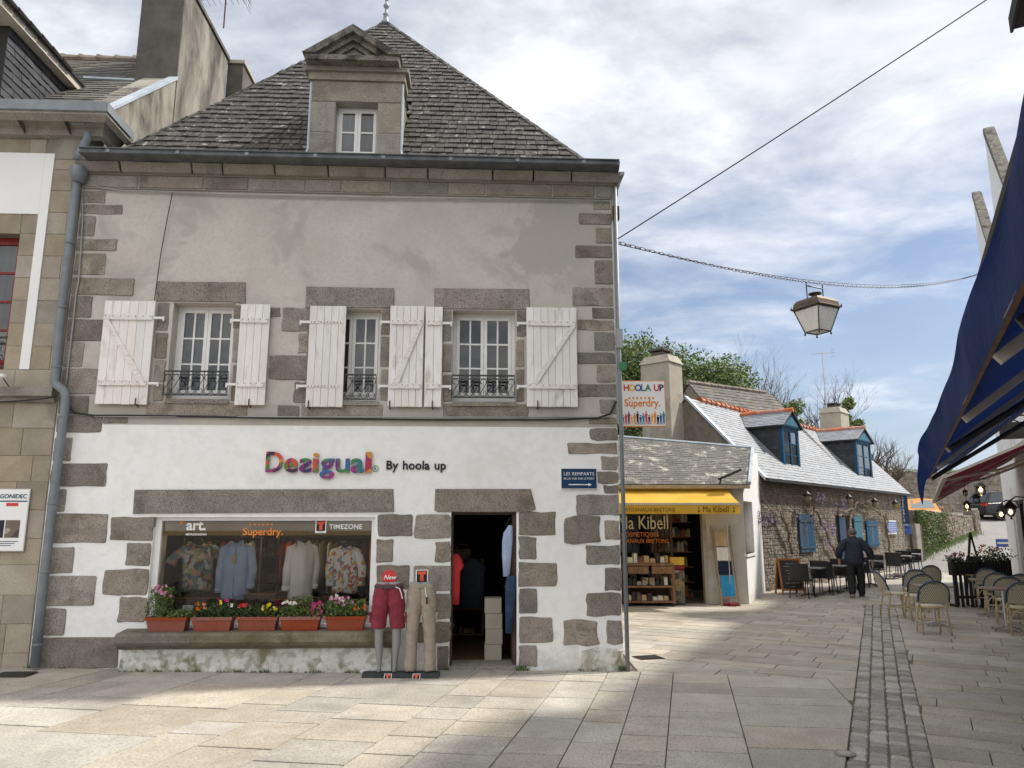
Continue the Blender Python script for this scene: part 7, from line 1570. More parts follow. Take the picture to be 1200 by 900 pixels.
# cafe lamps
def hang(px, py, y, s_, lab, lit=True):
    c = at_y(px, py, y); t = T('hanging_lamp', lab, 'lamp', tuple(c), 0); m = M(); m.tube([(0, 0, .14 * s_), (0, 0, .5 * s_)], .006, 5); m.ob('cord', K['iron'], t)
    m = M(); m.lathe([(.02, .16), (.05, .14), (.14, .05), (.15, .03), (.12, .03), (.04, .1)], n=12) ; m.v = [tuple(q * s_ for q in v_) for v_ in m.v]; m.ob('shade', K['iron'], t, smooth=True)
    m = M(); m.lathe([(.10, .03), (.125, -.06), (.10, -.17), (.03, -.2)], n=12); m.v = [tuple(q * s_ for q in v_) for v_ in m.v]; m.ob('glass_jar', K['glass'], t, smooth=True)
    m = M(); m.lathe([(.01, .03), (.04, -.02), (.05, -.06), (.02, -.1)], n=10); m.v = [tuple(q * s_ for q in v_) for v_ in m.v]; m.ob('bulb', K['bulb'] if lit else K['frost'], t, smooth=True)
hang(1149, 572, 14.5, .72, 'large lit jar lamp hanging under the maroon awning, nearest the wall'); hang(1144, 584, 16.5, .62, 'unlit jar lamp hanging just below the large lit one', False); hang(1133, 592, 16.5, .62, 'small lit jar lamp hanging lowest under the maroon awning'); hang(1131, 577, 18, .45, 'small dark far jar lamp under the maroon awning', False)
def wlamp(px, py, lab, s_=1.0):
    x_, z_ = cl(px, py, .45); t = T('wall_lantern', lab, 'lantern', tuple(cw3(x_, .45, z_)), CR); m = M(); m.tube([(0, -.45, .12), (0, -.4, .3), (0, -.15, .33), (0, 0, .22)], .018, 6); m.ob('bracket', K['iron'], t)
    m = M(); m.lathe([(.03, .22), (.06, .19), (.17, .05), (.18, .03), (.13, .03)], n=8); m.ob('hood', K['iron'], t); m = M(); m.lathe([(.13, .03), (.125, -.06), (.08, -.16), (.02, -.2)], n=10); m.ob('glass_bowl', K['glass'], t, smooth=True); m = M(); m.lathe([(.01, -.0), (.04, -.04), (.05, -.09), (.01, -.13)], n=8); m.ob('bulb', K['bulb'], t, smooth=True)
    m = M(); m.lathe([(.02, -.26), (.03, -.22), (.015, -.2)], n=6); m.ob('finial', K['iron'], t)
wlamp(1173, 600, 'lit black wall lantern on the cafe front, the farther of the pair'); wlamp(1184, 597, 'lit black wall lantern on the cafe front, the nearer of the pair')
x_, z_ = cl(1176, 641, .1); c = cw3(x_, .1, z_); t = T('wall_notice', 'small blue and white notice on the white cafe wall above the flower screen', 'sign', tuple(c), -.1); m = M(); m.box(-.22, .22, -.01, .01, 0, .26); m.ob('board', K['blue_print'], t); m = M(); m.box(-.19, .19, -.014, -.011, .10, .16); m.ob('stripe', K['cream_print'], t)
# slatted flower screens
def screen(c0, c1, h_, lab, name='planter_screen'):
    c0, c1 = Vector(c0), Vector(c1); d = c1 - c0; L_ = d.length; a = math.atan2(d.y, d.x); t = T(name, lab, 'planter', tuple(c0), a); n_ = max(3, int(L_ / .095))
    for i in range(n_): m = M(); x_ = L_ * i / n_; m.box(x_, x_ + .062, -.012, .012, .04 - .03 * (i % 2), h_ + .02 * ((i * 5) % 3) / 2); m.ob('slat', K['black'], t)
    for z_ in (.2, h_ - .15): m = M(); m.box(0, L_, .0125, .045, z_, z_ + .06); m.ob('rail', K['black'], t)
    for x_ in (0, L_ - .06): m = M(); m.box(x_, x_ + .06, .046, .40, .0, .06); m.box(x_, x_ + .06, .046, .09, .06, h_ + .04); m.ob('post', K['black'], t)
    m = M(); m.box(.05, L_ - .05, .1, .36, h_ - .32, h_ - .02); m.ob('trough', K['black'], t); return t, L_, a
p1, p2, p3 = ground(1122, 712), None, None
p2 = Vector((p1.x + .62, p1.y - .05, p1.z)); p3 = Vector((p1.x + 1.65, p1.y + .45, p1.z))
screen(p1, p2, 1.02, 'black slatted planter screen at the end of the cafe terrace, the left section'); screen(p2 + Vector((.03, .02, 0)), p3, 1.02, 'black slatted planter screen under the cafe lanterns, the right section')
def flowers(c, w_, d_, h_, a, lab, blooms, seed, mat='leaf_dark', n=500):
    rr = random.Random(seed); p = T('flowering_plants', lab, 'plant', tuple(c), a); m = M()
    for i in range(n): m.leaf((rr.uniform(-w_, w_), rr.gauss(0, d_), h_ * rr.random() * (.6 + .4 * sin(i))), rr.uniform(.02, .045), rr)
    m.ob('foliage', K[mat], p)
    for mt, k in blooms:
        for i in range(k):
            q = M(); x_, y_, z_ = rr.uniform(-w_, w_), rr.gauss(0, d_), h_ * rr.uniform(.5, 1.1)
            for j in range(5): q.leaf((x_ + rr.gauss(0, .015), y_ + rr.gauss(0, .015), z_ + rr.gauss(0, .015)), .03, rr)
            q.ob('blossom', K[mt], p)
flowers(p1 + Vector((.22, .25, 1.0)), .2, .08, .2, 0, 'orange and purple flowers on the left planter screen', [('petal_orange', 9), ('purple_print', 9)], 31, n=260); flowers(p2 + Vector((.62, .5, 1.0)), .5, .12, .36, .45, 'reddish bushy plants with orange flowers on the right planter screen', [('petal_orange', 12), ('petal_red', 5), ('petal_yellow', 2)], 32, 'leaf_dark', 700)
c = ground(1143, 697); t = T('easel_board', 'black triangular easel board standing behind the planter screen', 'easel', tuple(c), .1); m = M(); 
for s_ in (-1, 1): m = M(); m.bar((s_ * .30 + .05, 0, 0), (.12, .1, 1.62), .05, .04); m.ob('leg', K['black'], t)
m = M(); m.bar((-.15, .04, .75), (.3, .04, .75), .05, .04); m.ob('crossbar', K['black'], t); m = M(); m.prism([(-.2, .6), (.3, .6), (.27, 1.0), (-.12, 1.0)], .0, .02); m.ob('board', K['board'], t)
# ================================================================== rattan chairs and tables
def rattan_chair():
    t = T('bistro_chair', '-', 'chair', (0, 0, 0), 0, 'rattan bistro chairs on the cafe terrace')
    # local: faces +y; backrest at -y
    zs_, W_ = .46, .24
    def arch(f): # outline of the back from left foot up round to the right, f 0..1
        if f < .3: return (-W_, zs_ + (f / .3) * .20)
        if f > .7: return (W_, zs_ + ((1 - f) / .3) * .20)
        a = pi - (f - .3) / .4 * pi; return (W_ * cos(a), zs_ + .20 + .235 * sin(a))
    bk = lambda x, z, o=0: (x, -.19 - .16 * (z - zs_) / .45 - .035 * (1 - (x / W_) ** 2) + o, z)
    m = M(); m.tube([bk(*arch(i / 24)) for i in range(25)], .014, 7); m.ob('back_frame', K['rattan'], t, smooth=True)
    m = M(); m.tube([bk(arch(.12 + .76 * i / 22)[0] * 1.02, arch(.12 + .76 * i / 22)[1] * 1.003 + .004, -.004) for i in range(23)], .016, 7); m.ob('back_trim', K['navy'], t, smooth=True)
    def top(x): return zs_ + .20 + .235 * sqrt(max(0, 1 - (x / W_) ** 2))
    m = M(); n = 15
    for i in range(n):
        x0, x1 = -W_ + 2 * W_ * i / n, -W_ + 2 * W_ * (i + 1) / n; k = 5
        for j in range(k):
            za0, zb0 = zs_ + .07 + (top(x0) - zs_ - .07) * j / k, zs_ + .07 + (top(x0) - zs_ - .07) * (j + 1) / k; za1, zb1 = zs_ + .07 + (top(x1) - zs_ - .07) * j / k, zs_ + .07 + (top(x1) - zs_ - .07) * (j + 1) / k
            m.quad(bk(x0, za0), bk(x1, za1), bk(x1, zb1), bk(x0, zb0))
    m.ob('back_panel', K['weave_green'], t)
    m = M()
    for sgn in (1, -1):
        for k in range(-20, 18):
            x0 = -W_ + k * .030; pts = []
            for j in range(9):
                z_ = zs_ + .08 + j * .045; x_ = x0 + (j * .022)
                x_ *= sgn
                if abs(x_) < W_ - .008 and z_ < top(x_) - .01: pts.append(bk(x_, z_, -.009))
            if len(pts) > 1:
                for a, b in zip(pts, pts[1:]): m.bar(a, b, .012, .006, (0, 1, 0))
            pts = []
            for j in range(9):
                z_ = zs_ + .08 + j * .045; x_ = (x0 + (j * .022)) * sgn
                if abs(x_) < W_ - .008 and z_ < top(x_) - .01: pts.append(bk(x_, z_, .009))
            if len(pts) > 1:
                for a, b in zip(pts, pts[1:]): m.bar(a, b, .012, .006, (0, 1, 0))
    m.ob('cream_weave', K['weave_cream'], t, kind='stuff')
    m = M(); m.lathe([(.20, -.015), (.215, 0), (.205, .015), (.01, .012)], (0, 0, zs_), 20, .98); m.ob('seat', K['weave_cream'], t, smooth=True); m = M(); m.tube([(.215 * cos(a), .21 * sin(a), zs_ - .01) for a in [k * pi / 10 for k in range(21)]], .014, 6); m.ob('seat_rim', K['rattan'], t, smooth=True)
    for s_ in (-1, 1):
        m = M(); m.tube([(s_ * .16, .16, zs_), (s_ * .19, .2, 0)], .015, 7); m.ob('leg', K['rattan'], t, smooth=True); m = M(); m.tube([bk(s_ * W_, zs_ + .1), (s_ * .205, -.18, zs_), (s_ * .22, -.26, 0)], .015, 7); m.ob('leg', K['rattan'], t, smooth=True)
        m = M(); m.tube([(s_ * .07, -.20, zs_ + .06), bk(s_ * .07, zs_ + .38, -.008)], .008, 6); m.ob('back_slat', K['rattan'], t)
        m = M(); m.tube([(s_ * .185, .185, .20), (s_ * .21, -.22, .20)], .010, 6); m.tube([(s_ * .19, .19, .27), (s_ * .17, .10, .40), (s_ * .15, .0, .44)], .008, 5); m.tube([(s_ * .21, -.22, .27), (s_ * .12, -.19, .40), (0, -.18, .44)], .009, 5); m.ob('stretcher', K['rattan'], t)
    m = M(); m.tube([(-.2, -.225, .25), (.2, -.225, .25)], .010, 6); m.tube([(-.185, .19, .22), (.185, .19, .22)], .010, 6); m.tube([(-.2, -.19, zs_ + .07), (.2, -.19, zs_ + .07)], .011, 6); m.ob('stretcher', K['rattan'], t)
    return t
rc = rattan_chair(); LA = CR - pi / 2      # facing along the lane
cl_spots = [((1093, 742), 0.02, 'rattan bistro chair nearest the camera, its woven back turned to us'), ((1052, 722), -pi / 2 + .15, 'rattan bistro chair at the left of the terrace, turned sideways to the right'),
            ((1077, 726), .1, 'rattan bistro chair directly behind the nearest one'), ((1072, 716), .0, 'rattan bistro chair with rounded back in the middle of the left group'), ((1088, 707), .1, 'rattan bistro chair farthest in the left group, with an empty cushion seat'),
            ((1157, 713), .1, 'rattan bistro chair beside the black planter screen, farthest in the right group'), ((1170, 723), .05, 'rattan bistro chair second from the planter screen'), ((1184, 732), .0, 'rattan bistro chair third from the planter screen'), ((1193, 726), .2, 'rattan bistro chair by the cafe wall in the right group'), ((1200, 744), .05, 'rattan bistro chair cut off by the right edge of the picture')]
for i, ((px, py), a, lab) in enumerate(cl_spots):
    p = ground(px, py)
    if i == 0: rc.location = tuple(p); rc.rotation_euler = (0, 0, LA * .5 + a); rc['label'] = lab
    else: dup(rc, tuple(p), LA * (.9 if i > 4 else .5) + a, lab)
def bistro_table(lab, px, py, rz, first=[None]):
    p = ground(px, py)
    if first[0] is None:
        t = T('bistro_table', lab, 'table', tuple(p), rz, 'wooden topped bistro tables on the cafe terrace')
        m = M(); m.prism([(-.3, -.32), (.3, -.32), (.3, .32), (-.3, .32)], .74, .71, 'z', bev=.006); m.ob('tabletop', K['tabwood'], t); m = M(); m.tube([(0, 0, .04), (0, 0, .71)], .028, 10); m.ob('column', K['alu'], t)
        for k in range(4): m = M(); a = pi / 4 + k * pi / 2; m.bar((0, 0, .075), (.30 * cos(a), .30 * sin(a), .03), .045, .02); m.lathe([(.03, 0), (.03, .02)], (.30 * cos(a), .30 * sin(a), 0), 8); m.ob('foot', K['alu'], t)
        first[0] = t; return t
    return dup(first[0], tuple(p), rz, lab)
bistro_table('wooden topped bistro table beyond the nearest rattan chair', 1096, 733, LA * .5); bistro_table('wooden topped bistro table farther back in the left chair group', 1071, 712, LA * .5)
bistro_table('wooden topped bistro table beside the planter screen', 1144, 711, LA); bistro_table('wooden topped bistro table in the middle of the right chair group', 1160, 722, LA); bistro_table('wooden topped bistro table at the right edge of the picture', 1180, 739, LA)
# ================================================================== lane end: low wall, ivy, cabinet, cars, rampart
def wallrun(name, lab, pts, hs, th, seed, hmin=.09, hmax=.18, lmax=.42, mat='rubble', cat='wall', limit=250):
    t = T(name, lab, cat, (0, 0, 0)); rr = random.Random(seed); P_ = []
    for (a, b), (h0, h1) in zip(zip(pts, pts[1:]), zip(hs, hs[1:])):
        a, b = Vector(a), Vector(b); d = (b - a); L_ = Vector((d.x, d.y, 0)).length; ux = Vector((d.x, d.y, 0)).normalized(); nn = Vector((ux.y, -ux.x, 0))
        m = M(); m.add([a - Vector((0, 0, .4)), b - Vector((0, 0, .4)), b + Vector((0, 0, h1)), a + Vector((0, 0, h0)), a - Vector((0, 0, .4)) - nn * th, b - Vector((0, 0, .4)) - nn * th, b + Vector((0, 0, h1)) - nn * th, a + Vector((0, 0, h0)) - nn * th], [(0, 1, 2, 3), (4, 5, 6, 7), (3, 2, 6, 7), (0, 3, 7, 4), (1, 2, 6, 5)]); m.ob('core', K['rubble_joint'], t)
        hm = max(h0, h1)
        for v, f in rubble(L_, 0, hm, hmin, hmax, .14, lmax, y=-.01, proud=.04, rr=rr):
            nv = []; cz_ = sum(q[2] for q in v) / len(v); cxx = sum(q[0] for q in v) / len(v)
            if cz_ > h0 + (h1 - h0) * cxx / L_ - .04: continue
            for q in v: g_ = q[0] / L_; nv.append(tuple(a + ux * q[0] - nn * q[1] + Vector((0, 0, q[2] + d.z * g_))))
            P_.append((nv, f))
        for k in range(int(L_ / .35)):
            x_ = (k + .5) * .35; z_ = h0 + (h1 - h0) * x_ / L_; v, f = stone(x_ - .17, x_ + .17, z_, z_ + rr.uniform(.06, .12), y=-.04, back=th + .06, j=.015, bev=.02, rr=rr)
            P_.append(([tuple(a + ux * q[0] - nn * q[1] + Vector((0, 0, q[2] + d.z * x_ / L_))) for q in v], f))
    pieces(P_, 'rubble_stone', K[mat], t, limit); return t
wA = ground(1074, 655); wB = ground(1141, 624.5); wM = wA.lerp(wB, .5); wM.z = G(wM.x, wM.y)
def topz(px, py, P_): d = P_.y; return at_y(px, py, d).z
hA, hM, hB = topz(1067, 600, wA) - wA.z, topz(1104, 603, wM) - wM.z, topz(1131, 607, wB) - wB.z
wallrun('roadside_wall', 'low rubble stone wall rising beside the road, ivy covered at its near end', [wA, wM, wB], [hA, hM, hB], .4, 21)
pB_ = wB + Vector((.2, .1, 0)); tq = T('wall_pillar', 'square rubble pillar ending the low roadside wall, greened with moss', 'pillar', (pB_.x, pB_.y, pB_.z), .6); m = M(); hp = topz(1137, 598, wB) - wB.z; m.box(-.0, .55, 0, .55, -.4, hp); m.ob('core', K['rubble_joint'], tq)
pieces([([(q[0], q[1], q[2]) for q in v], f) for v, f in rubble(.55, 0, hp, .1, .2, .15, .3, y=-.01)] + [([(-q[1] * -1 * 1.0 if False else q[1] * 1.0, .55 - q[0], q[2]) for q in v], f) for v, f in rubble(.55, 0, hp, .1, .2, .15, .3, y=-.01)], 'rubble_stone', K['rubble'], tq, 60)
t = T('ivy', 'thick ivy and shrubs spilling over the near end of the low roadside wall', 'ivy', tuple(wA)); m = M(); rr = random.Random(8); dw = (wM - wA) * 2
for i in range(3600):
    f = rr.random() ** 1.5 * .5; hh = (hA + (hB - hA) * f); lump = .5 + .5 * sin(f * 23) * sin(f * 9 + 1); q = dw * f; z_ = hh * rr.random() ** (.6 + .8 * f) + .12 * lump
    if rr.random() < f * 1.1 and z_ > hh * .35: continue
    n_ = Vector((dw.y, -dw.x, 0)).normalized(); m.leaf(q + n_ * (abs(rr.gauss(0, .16)) * (1.2 - f) + .05) + Vector((0, 0, z_)), rr.uniform(.03, .075), rr)
m.ob('leaves', K['leaf'], t); m = M()
for i in range(14): f = rr.random() * .5; q = dw * f + Vector((dw.y, -dw.x, 0)).normalized() * .08; m.tube([q, q + Vector((rr.gauss(0, .2), 0, .6)), q + Vector((rr.gauss(0, .3), 0, hA * .9))], .015, 4)
m.ob('stems', K['vine'], t)
t = T('grass_verge', None, None); t['kind'] = 'stuff'; m = M()
for i in range(1600):
    f = rr.random(); q = wA.lerp(wB, f); n_ = Vector(((wB - wA).y, -(wB - wA).x, 0)).normalized(); q = q + n_ * abs(rr.gauss(.05, .22)); z_ = G(q.x, q.y); h = rr.uniform(.05, .2); dx_ = rr.gauss(0, .03); m.add([(q.x - .015, q.y, z_), (q.x + .015, q.y, z_), (q.x + dx_, q.y, z_ + h)], [(0, 1, 2)])
bpy.data.objects.remove(t); tag(m.ob('grass', K['leaf_fresh'], None, kind='stuff'), 'fresh grass growing along the foot of the low roadside wall', None)
p = ground(1074, 656.5); p.x -= .05; t = T('utility_cabinet', 'tall grey utility cabinet standing between the stone house and the low wall', 'cabinet', (p.x, p.y - .35, p.z), .5)
m = M(); m.prism([(-.22, 0), (.10, 0), (.10, 1.52), (-.22, 1.55)], -.1, .1, bev=.01); m.ob('body', K['cement'], t); m = M(); m.prism([(.103, .0), (.24, .0), (.24, 1.48), (.103, 1.48)], -.08, .1, bev=.01); m.ob('side_box', K['cement_dark'], t)
m = M(); m.box(-.20, .08, -.106, -.101, .78, 1.48); m.ob('door', K['cement'], t); m = M(); m.box(-.20, .08, -.106, -.101, .06, .74); m.ob('door', K['cement'], t)
ivy(1077, 657, .30, 500, 'dark green bush at the foot of the grey cabinet', 'leaf_dark')
def car(loc, rz, mat, lab, kind='small'):
    """local: +x forward, origin on the ground at the middle"""
    t = T('parked_car', lab, 'car', loc, rz); L_, W_, H = (3.7, 1.66, 1.5) if kind == 'small' else (4.4, 1.8, 1.6)
    prof = [(-.5, .30), (-.5, .62), (-.47, .62), (-.42, .60), (-.2, .60), (0, .60), (.18, .60), (.24, .58), (.40, .52), (.485, .44), (.5, .30)]
    N1 = [(-.5, .18, .30, .9), (-.495, .18, .52, .95), (-.47, .17, .60, 1.0), (-.3, .16, .62, 1.0), (0, .15, .62, 1.0), (.2, .15, .60, 1.0), (.36, .16, .55, .98), (.47, .17, .46, .90), (.5, .20, .36, .78)]
    rings = []
    for (x, zb, zt, w_) in N1:
        hw = W_ / 2 * w_; zb *= H; zt *= H; x *= L_
        rings.append([(x, -hw * .96, zb), (x, -hw, zb + .12), (x, -hw, (zb + zt) / 2), (x, -hw * .97, zt - .06), (x, -hw * .88, zt), (x, 0, zt + .02), (x, hw * .88, zt), (x, hw * .97, zt - .06), (x, hw, (zb + zt) / 2), (x, hw, zb + .12), (x, hw * .96, zb), (x, 0, zb)])
    m = M(); m.loft(rings); body = m.ob('body', K[mat], t, smooth=False)
    xs = [-.475, -.36, .06, .24] if kind == 'small' else [-.48, -.38, .04, .22]; zz = [.60, .985, 1.0, .60]
    m = M(); hw = W_ / 2
    def cab(inset, x0, x1, x2, x3, zt, off=0):
        a = [(x0 * L_ - off, hw * .93 + off, .60 * H), (x1 * L_ - off, (hw - inset), zt), (x2 * L_ + off, (hw - inset), zt), (x3 * L_ + off, hw * .93 + off, .585 * H)]
        return a
    a = cab(.20, *xs, H * .97); vs_ = [(x, -y, z) for x, y, z in a] + [(x, y, z) for x, y, z in a] + [(xs[1] * L_ * .9, 0, H), (xs[2] * L_ * .9, 0, H)]
    m.add(vs_, [(0, 1, 2, 3), (7, 6, 5, 4), (0, 4, 5, 8, 1), (1, 8, 9, 2), (5, 6, 9, 8), (2, 9, 6, 7, 3)]); m.ob('roof', K[mat], t)
    def inset(p, k, n):
        c = sum((Vector(q) for q in p), Vector()) / len(p); return [tuple(c + (Vector(q) - c) * k + Vector(n) * .008) for q in p]
    m = M(); m.quad(*inset([vs_[2], vs_[6], vs_[7], vs_[3]], .78, (1, 0, .5))); m.ob('windscreen', K['windscreen'], t); m = M(); m.quad(*inset([vs_[0], vs_[4], vs_[5], vs_[1]], .85, (-1, 0, .3))); m.ob('rear_window', K['car_glass'], t)
    for s_ in (0, 4):
        q = [Vector(vs_[i + s_]) for i in range(4)]; n = (0, -1 if s_ == 0 else 1, .1); mid0, mid1 = (q[1] + q[2]) / 2, q[0] + (q[3] - q[0]) * .48
        for pl in ([q[0], q[1], mid0, mid1], [mid1, mid0, q[2], q[3]]): m = M(); m.quad(*inset(pl, .86, n)); m.ob('side_window', K['car_glass'], t)
    for s_ in (-1, 1):
        for x in (-.32, .31):
            m = M(); m.lathe([(.22, -.1), (.31, -.09), (.32, 0), (.31, .09), (.22, .1)], (0, 0, 0), 20); m.v = [(v_[0] + x * L_, v_[2] + s_ * (hw - .1), v_[1] + .32) for v_ in m.v]; wh = m.ob('wheel', K['tyre'], t, smooth=True)
            m = M(); m.lathe([(.02, -.005), (.2, 0), (.215, -.03)], (0, 0, 0), 16); m.v = [(v_[0] + x * L_, s_ * (hw + .004 + v_[2]), v_[1] + .32) for v_ in m.v]; m.ob('rim', K['alu'], wh)
        m = M(); m.prism([(L_ * .46, .56), (L_ * .485, .60), (L_ * .44, .70), (L_ * .40, .70)], s_ * hw * .60, s_ * hw * .93); m.ob('headlight', K['frost'], t)
        m = M(); m.box(-L_ * .503, -L_ * .46, *sorted((s_ * hw * .62, s_ * hw * .97)), .78, .93); m.ob('tail_light', K['tail'], t)
        m = M(); m.prism([(.0, 0), (.16, .0), (.18, .09), (.02, .12)], s_ * hw, s_ * (hw + .17), bev=.0); m.v = [(v_[0] + .18 * L_, v_[1], v_[2] + .60 * H) for v_ in m.v]; m.ob('wing_mirror', K[mat], t)
        m = M(); m.box(-.05, .05 - .03, *sorted((s_ * hw * .985, s_ * (hw + .012))), .62, .64); m.ob('door_handle', K[mat], t)
    m = M(); m.box(-L_ * .505, -L_ * .49, -hw * .8, hw * .8, .3, .5); m.box(L_ * .49, L_ * .505, -hw * .7, hw * .7, .28, .42); m.ob('bumper', K['black'], t); m = M(); m.box(-L_ * .508, -L_ * .505, -.26, .26, .55, .66); m.ob('number_plate', K['cream_print'], t)
    return t
c = at_y(1079, 605, 42.5); car((c.x, c.y, at_y(1079, 584, 42.5).z - 1.5), -pi / 2 - .30, 'car_orange', 'orange small car parked above the low stone wall, windscreen towards us')
c = ground(1162, 609.5); car((c.x + 1.5, c.y + .6, G(c.x, c.y) + .02), .12, 'car_black', 'black car with a red tail lamp parked at the top of the road', 'suv')
ra = wallrun('rampart_wall', 'high old stone rampart wall across the end of the road behind the cars', [Vector((24.5, 50, G(24, 50) - .2)), Vector((38, 52.5, 2.1)), Vector((54, 54, 2.1))], [2.9, 2.9, 4.2], 1.2, 22, .14, .3, .8, limit=250)
c = at_y(1116, 594, 51.3); t = T('notice_board', 'small pale notice fixed on the rampart wall', 'sign', (c.x, 51.2, c.z), .18); m = M(); m.box(-.3, .3, -.03, .03, 0, 1.2 * .8); m.ob('board', K['white_plain'], t); m = M(); m.box(-.22, .22, -.035, -.031, .2, .7); m.ob('print', K['cement'], t)
m = M(); rr = random.Random(77)
for i in range(1500):
    f = rr.random(); x_ = 24.5 + 28 * f; y_ = 50 + 4 * f + rr.random() * 1.0; m.leaf((x_, y_, (G(24, 50) - .2) * 1.0 + 2.95 + abs(rr.gauss(0, .1)) + (0 if f < .5 else (f - .5) * 2.6)), rr.uniform(.05, .12), rr)
tag(m.ob('wall_top_grass', K['leaf_fresh'], None, kind='stuff'), 'grass growing on top of the rampart wall')
c = at_y(1051, 563, 58); t = T('signal_mast', 'thin pale mast standing up behind the rampart wall', 'mast', (c.x, 58, 2.0)); zt_ = at_y(1049, 518, 58).z - 2.0; m = M(); m.tube([(0, 0, 0), (0, 0, zt_)], [.08, .05], 8); m.ob('pole', K['alu'], t); m = M(); m.lathe([(.06, 0), (.16, .05), (.16, .25), (.06, .3)], (0, 0, zt_ * .62), 8); m.ob('collar', K['cement_dark'], t)
# ================================================================== trees
def tree(name, lab, px, pyb, Y, pyt, wpx, mats, n, seed, group=None, lobes=9, leafr=(.07, .15), zb=1.5):
    b = at_y(px, pyb, Y); zt_ = at_y(px, pyt, Y).z; t = T(name, lab, 'tree', (b.x, Y, zb), 0, group); rr = random.Random(seed); H = zt_ - zb; Wr = wpx * Y / F / 2
    m = M(); m.tube([(0, 0, 0), (.15, .1, H * .3), (-.1, 0, H * .6)], [.32, .24, .14], 8)
    ls = []
    for k in range(lobes):
        a = rr.uniform(0, 6.28); r_ = Wr * rr.uniform(.2, .68); z_ = min(H * rr.uniform(.5, .95), H - Wr * .38); c = Vector((r_ * cos(a), r_ * sin(a) * .8, z_)); ls.append((c, Wr * rr.uniform(.32, .5)))
        m.tube([(0, 0, H * .35), (c.x * .5, c.y * .5, H * .5), tuple(c)], [.13, .08, .04], 5)
    ls.append((Vector((0, 0, H - Wr * .42)), Wr * .46)); m.ob('trunk', K['bark'], t)
    crown = M()
    for i in range(n):
        c, r_ = ls[rr.randrange(len(ls))]; d = Vector((rr.gauss(0, 1), rr.gauss(0, 1), rr.gauss(0, 1))).normalized(); q = c + d * r_ * (rr.random() ** .25) * (1 + .18 * sin(d.x * 7 + c.x) * sin(d.z * 9))
        crown.mi = 0 if sin(q.x * 1.7 + q.z * 1.3) + rr.gauss(0, .8) > 0 else 1; crown.leaf(q, rr.uniform(*leafr), rr)
    crown.ob('crown', [K[a] for a in mats], t)
gs = [(738, 470, 44, 399, 72), (785, 470, 46, 413, 70), (828, 470, 45, 427, 66), (866, 480, 47, 456, 44), (700, 470, 45, 402, 60)]
labs = ['dense pale green tree nearest the shop corner, behind the hanging sign', 'dense green tree rising behind the left chimney of the stone house', 'dense green tree right of the left chimney of the stone house', 'dark green tree at the right end of the dense green row', 'dense green tree mostly hidden behind the shop corner']
for i, (px, pb, Y, pt, w_) in enumerate(gs): tree('leafy_tree', labs[i], px, pb, Y, pt, w_ * 2.3, ['leaf_fresh', 'leaf'] if i != 3 else ['leaf', 'leaf'], 24000, 40 + i, 'dense green trees behind the stone house', 22)
for i, (px, pb, Y, pt, w_, lab) in enumerate([(935, 500, 48, 468, 34, 'small green tree behind the pale slate roof, left of the far chimney'), (997, 500, 46, 466, 26, 'small green tree just right of the far chimney')]): tree('young_tree', lab, px, pb, Y, pt, w_ * 1.3, ['leaf_fresh', 'leaf_fresh'], 1800, 60 + i, None, 8, (.09, .18))
def bare(lab, px, Y, pyt, seed, spread_px, zb=1.5, lean=0):
    b = at_y(px, 500, Y); zt_ = at_y(px, pyt, Y).z; t = T('bare_tree', lab, 'tree', (b.x, Y, zb), 0, 'bare winter trees beyond the roofs'); rr = random.Random(seed); H = zt_ - zb; m = M(); m.tube([(0, 0, 0), (0, 0, H * .45)], [.24, .17], 7); m.ob('trunk', K['bark'], t); m = M()
    for k in range(10): a = rr.uniform(0, 6.28); branchy((0, 0, H * rr.uniform(.34, .5)), (cos(a) * spread_px, sin(a) * spread_px, 1), H * .30, .08, 4, rr, m, .3, None, .75, .05)
    m.ob('crown', K['bark'], t)
bare('wide bare tree above the ridge of the dark rear roof', 880, 47, 424, 1, .5); bare('bare tree just right of the widest bare one, above the rear roof', 908, 50, 440, 2, .5); bare('bare tree left of the widest one, next to the green trees', 850, 52, 432, 3, .5); bare('faint bare tree left of the far chimney', 962, 52, 450, 4, .45); bare('bare tree behind the far end of the stone house', 1022, 46, 510, 5, .6); bare('low bare tree by the rampart wall end', 1036, 48, 530, 6, .6)
m = M(); 
for i in range(12):
    for j in range(6):
        P_ = lambda a, b: (-30 + 60 * a / 12, 62 + 30 * b / 6, 2 + 9 * sin(b / 6 * pi / 2) * (.6 + .4 * sin(a * .9 + 1)) * max(0, 1 - (a / 12) ** 4))
        m.quad(P_(i, j), P_(i + 1, j), P_(i + 1, j + 1), P_(i, j + 1))
m.ob('hill', K['grass'], smooth=True, kind='structure')
# ================================================================== street lantern on its chain, wires
LP = Vector((6.05, 14.2, 6.35)); cA = Vector((1.47, 10.15, at_y(717, 283, 10.15).z)); cB = cw3(*[v for v in (cl(1153, 319, 0)[0], 0, cl(1153, 319, 0)[1])])
def catenary(a, b, sag, n=40): return [a.lerp(b, i / n) - Vector((0, 0, sag * 4 * (i / n) * (1 - i / n))) for i in range(n + 1)]
lo_, hi2 = 0.05, 2.0
for _ in range(30):
    sagv = (lo_ + hi2) / 2; q = min(catenary(cA, cB, sagv, 400), key=lambda q: abs(proj(q)[0] - 950))
    if proj(q)[1] < 331: lo_ = sagv
    else: hi2 = sagv
pts = catenary(cA, cB, sagv, 160); m = M()
for i in range(160):
    a, b = pts[i], pts[i + 1]; d = (b - a).normalized(); up = Vector((0, 0, 1)) if i % 2 else d.cross(Vector((0, 0, 1))).normalized(); c = (a + b) / 2; l = (b - a).length * .62
    m.tube([c + d * l * cos(q) + up * .022 * sin(q) for q in [k * pi / 4 for k in range(9)]], .0055, 4)
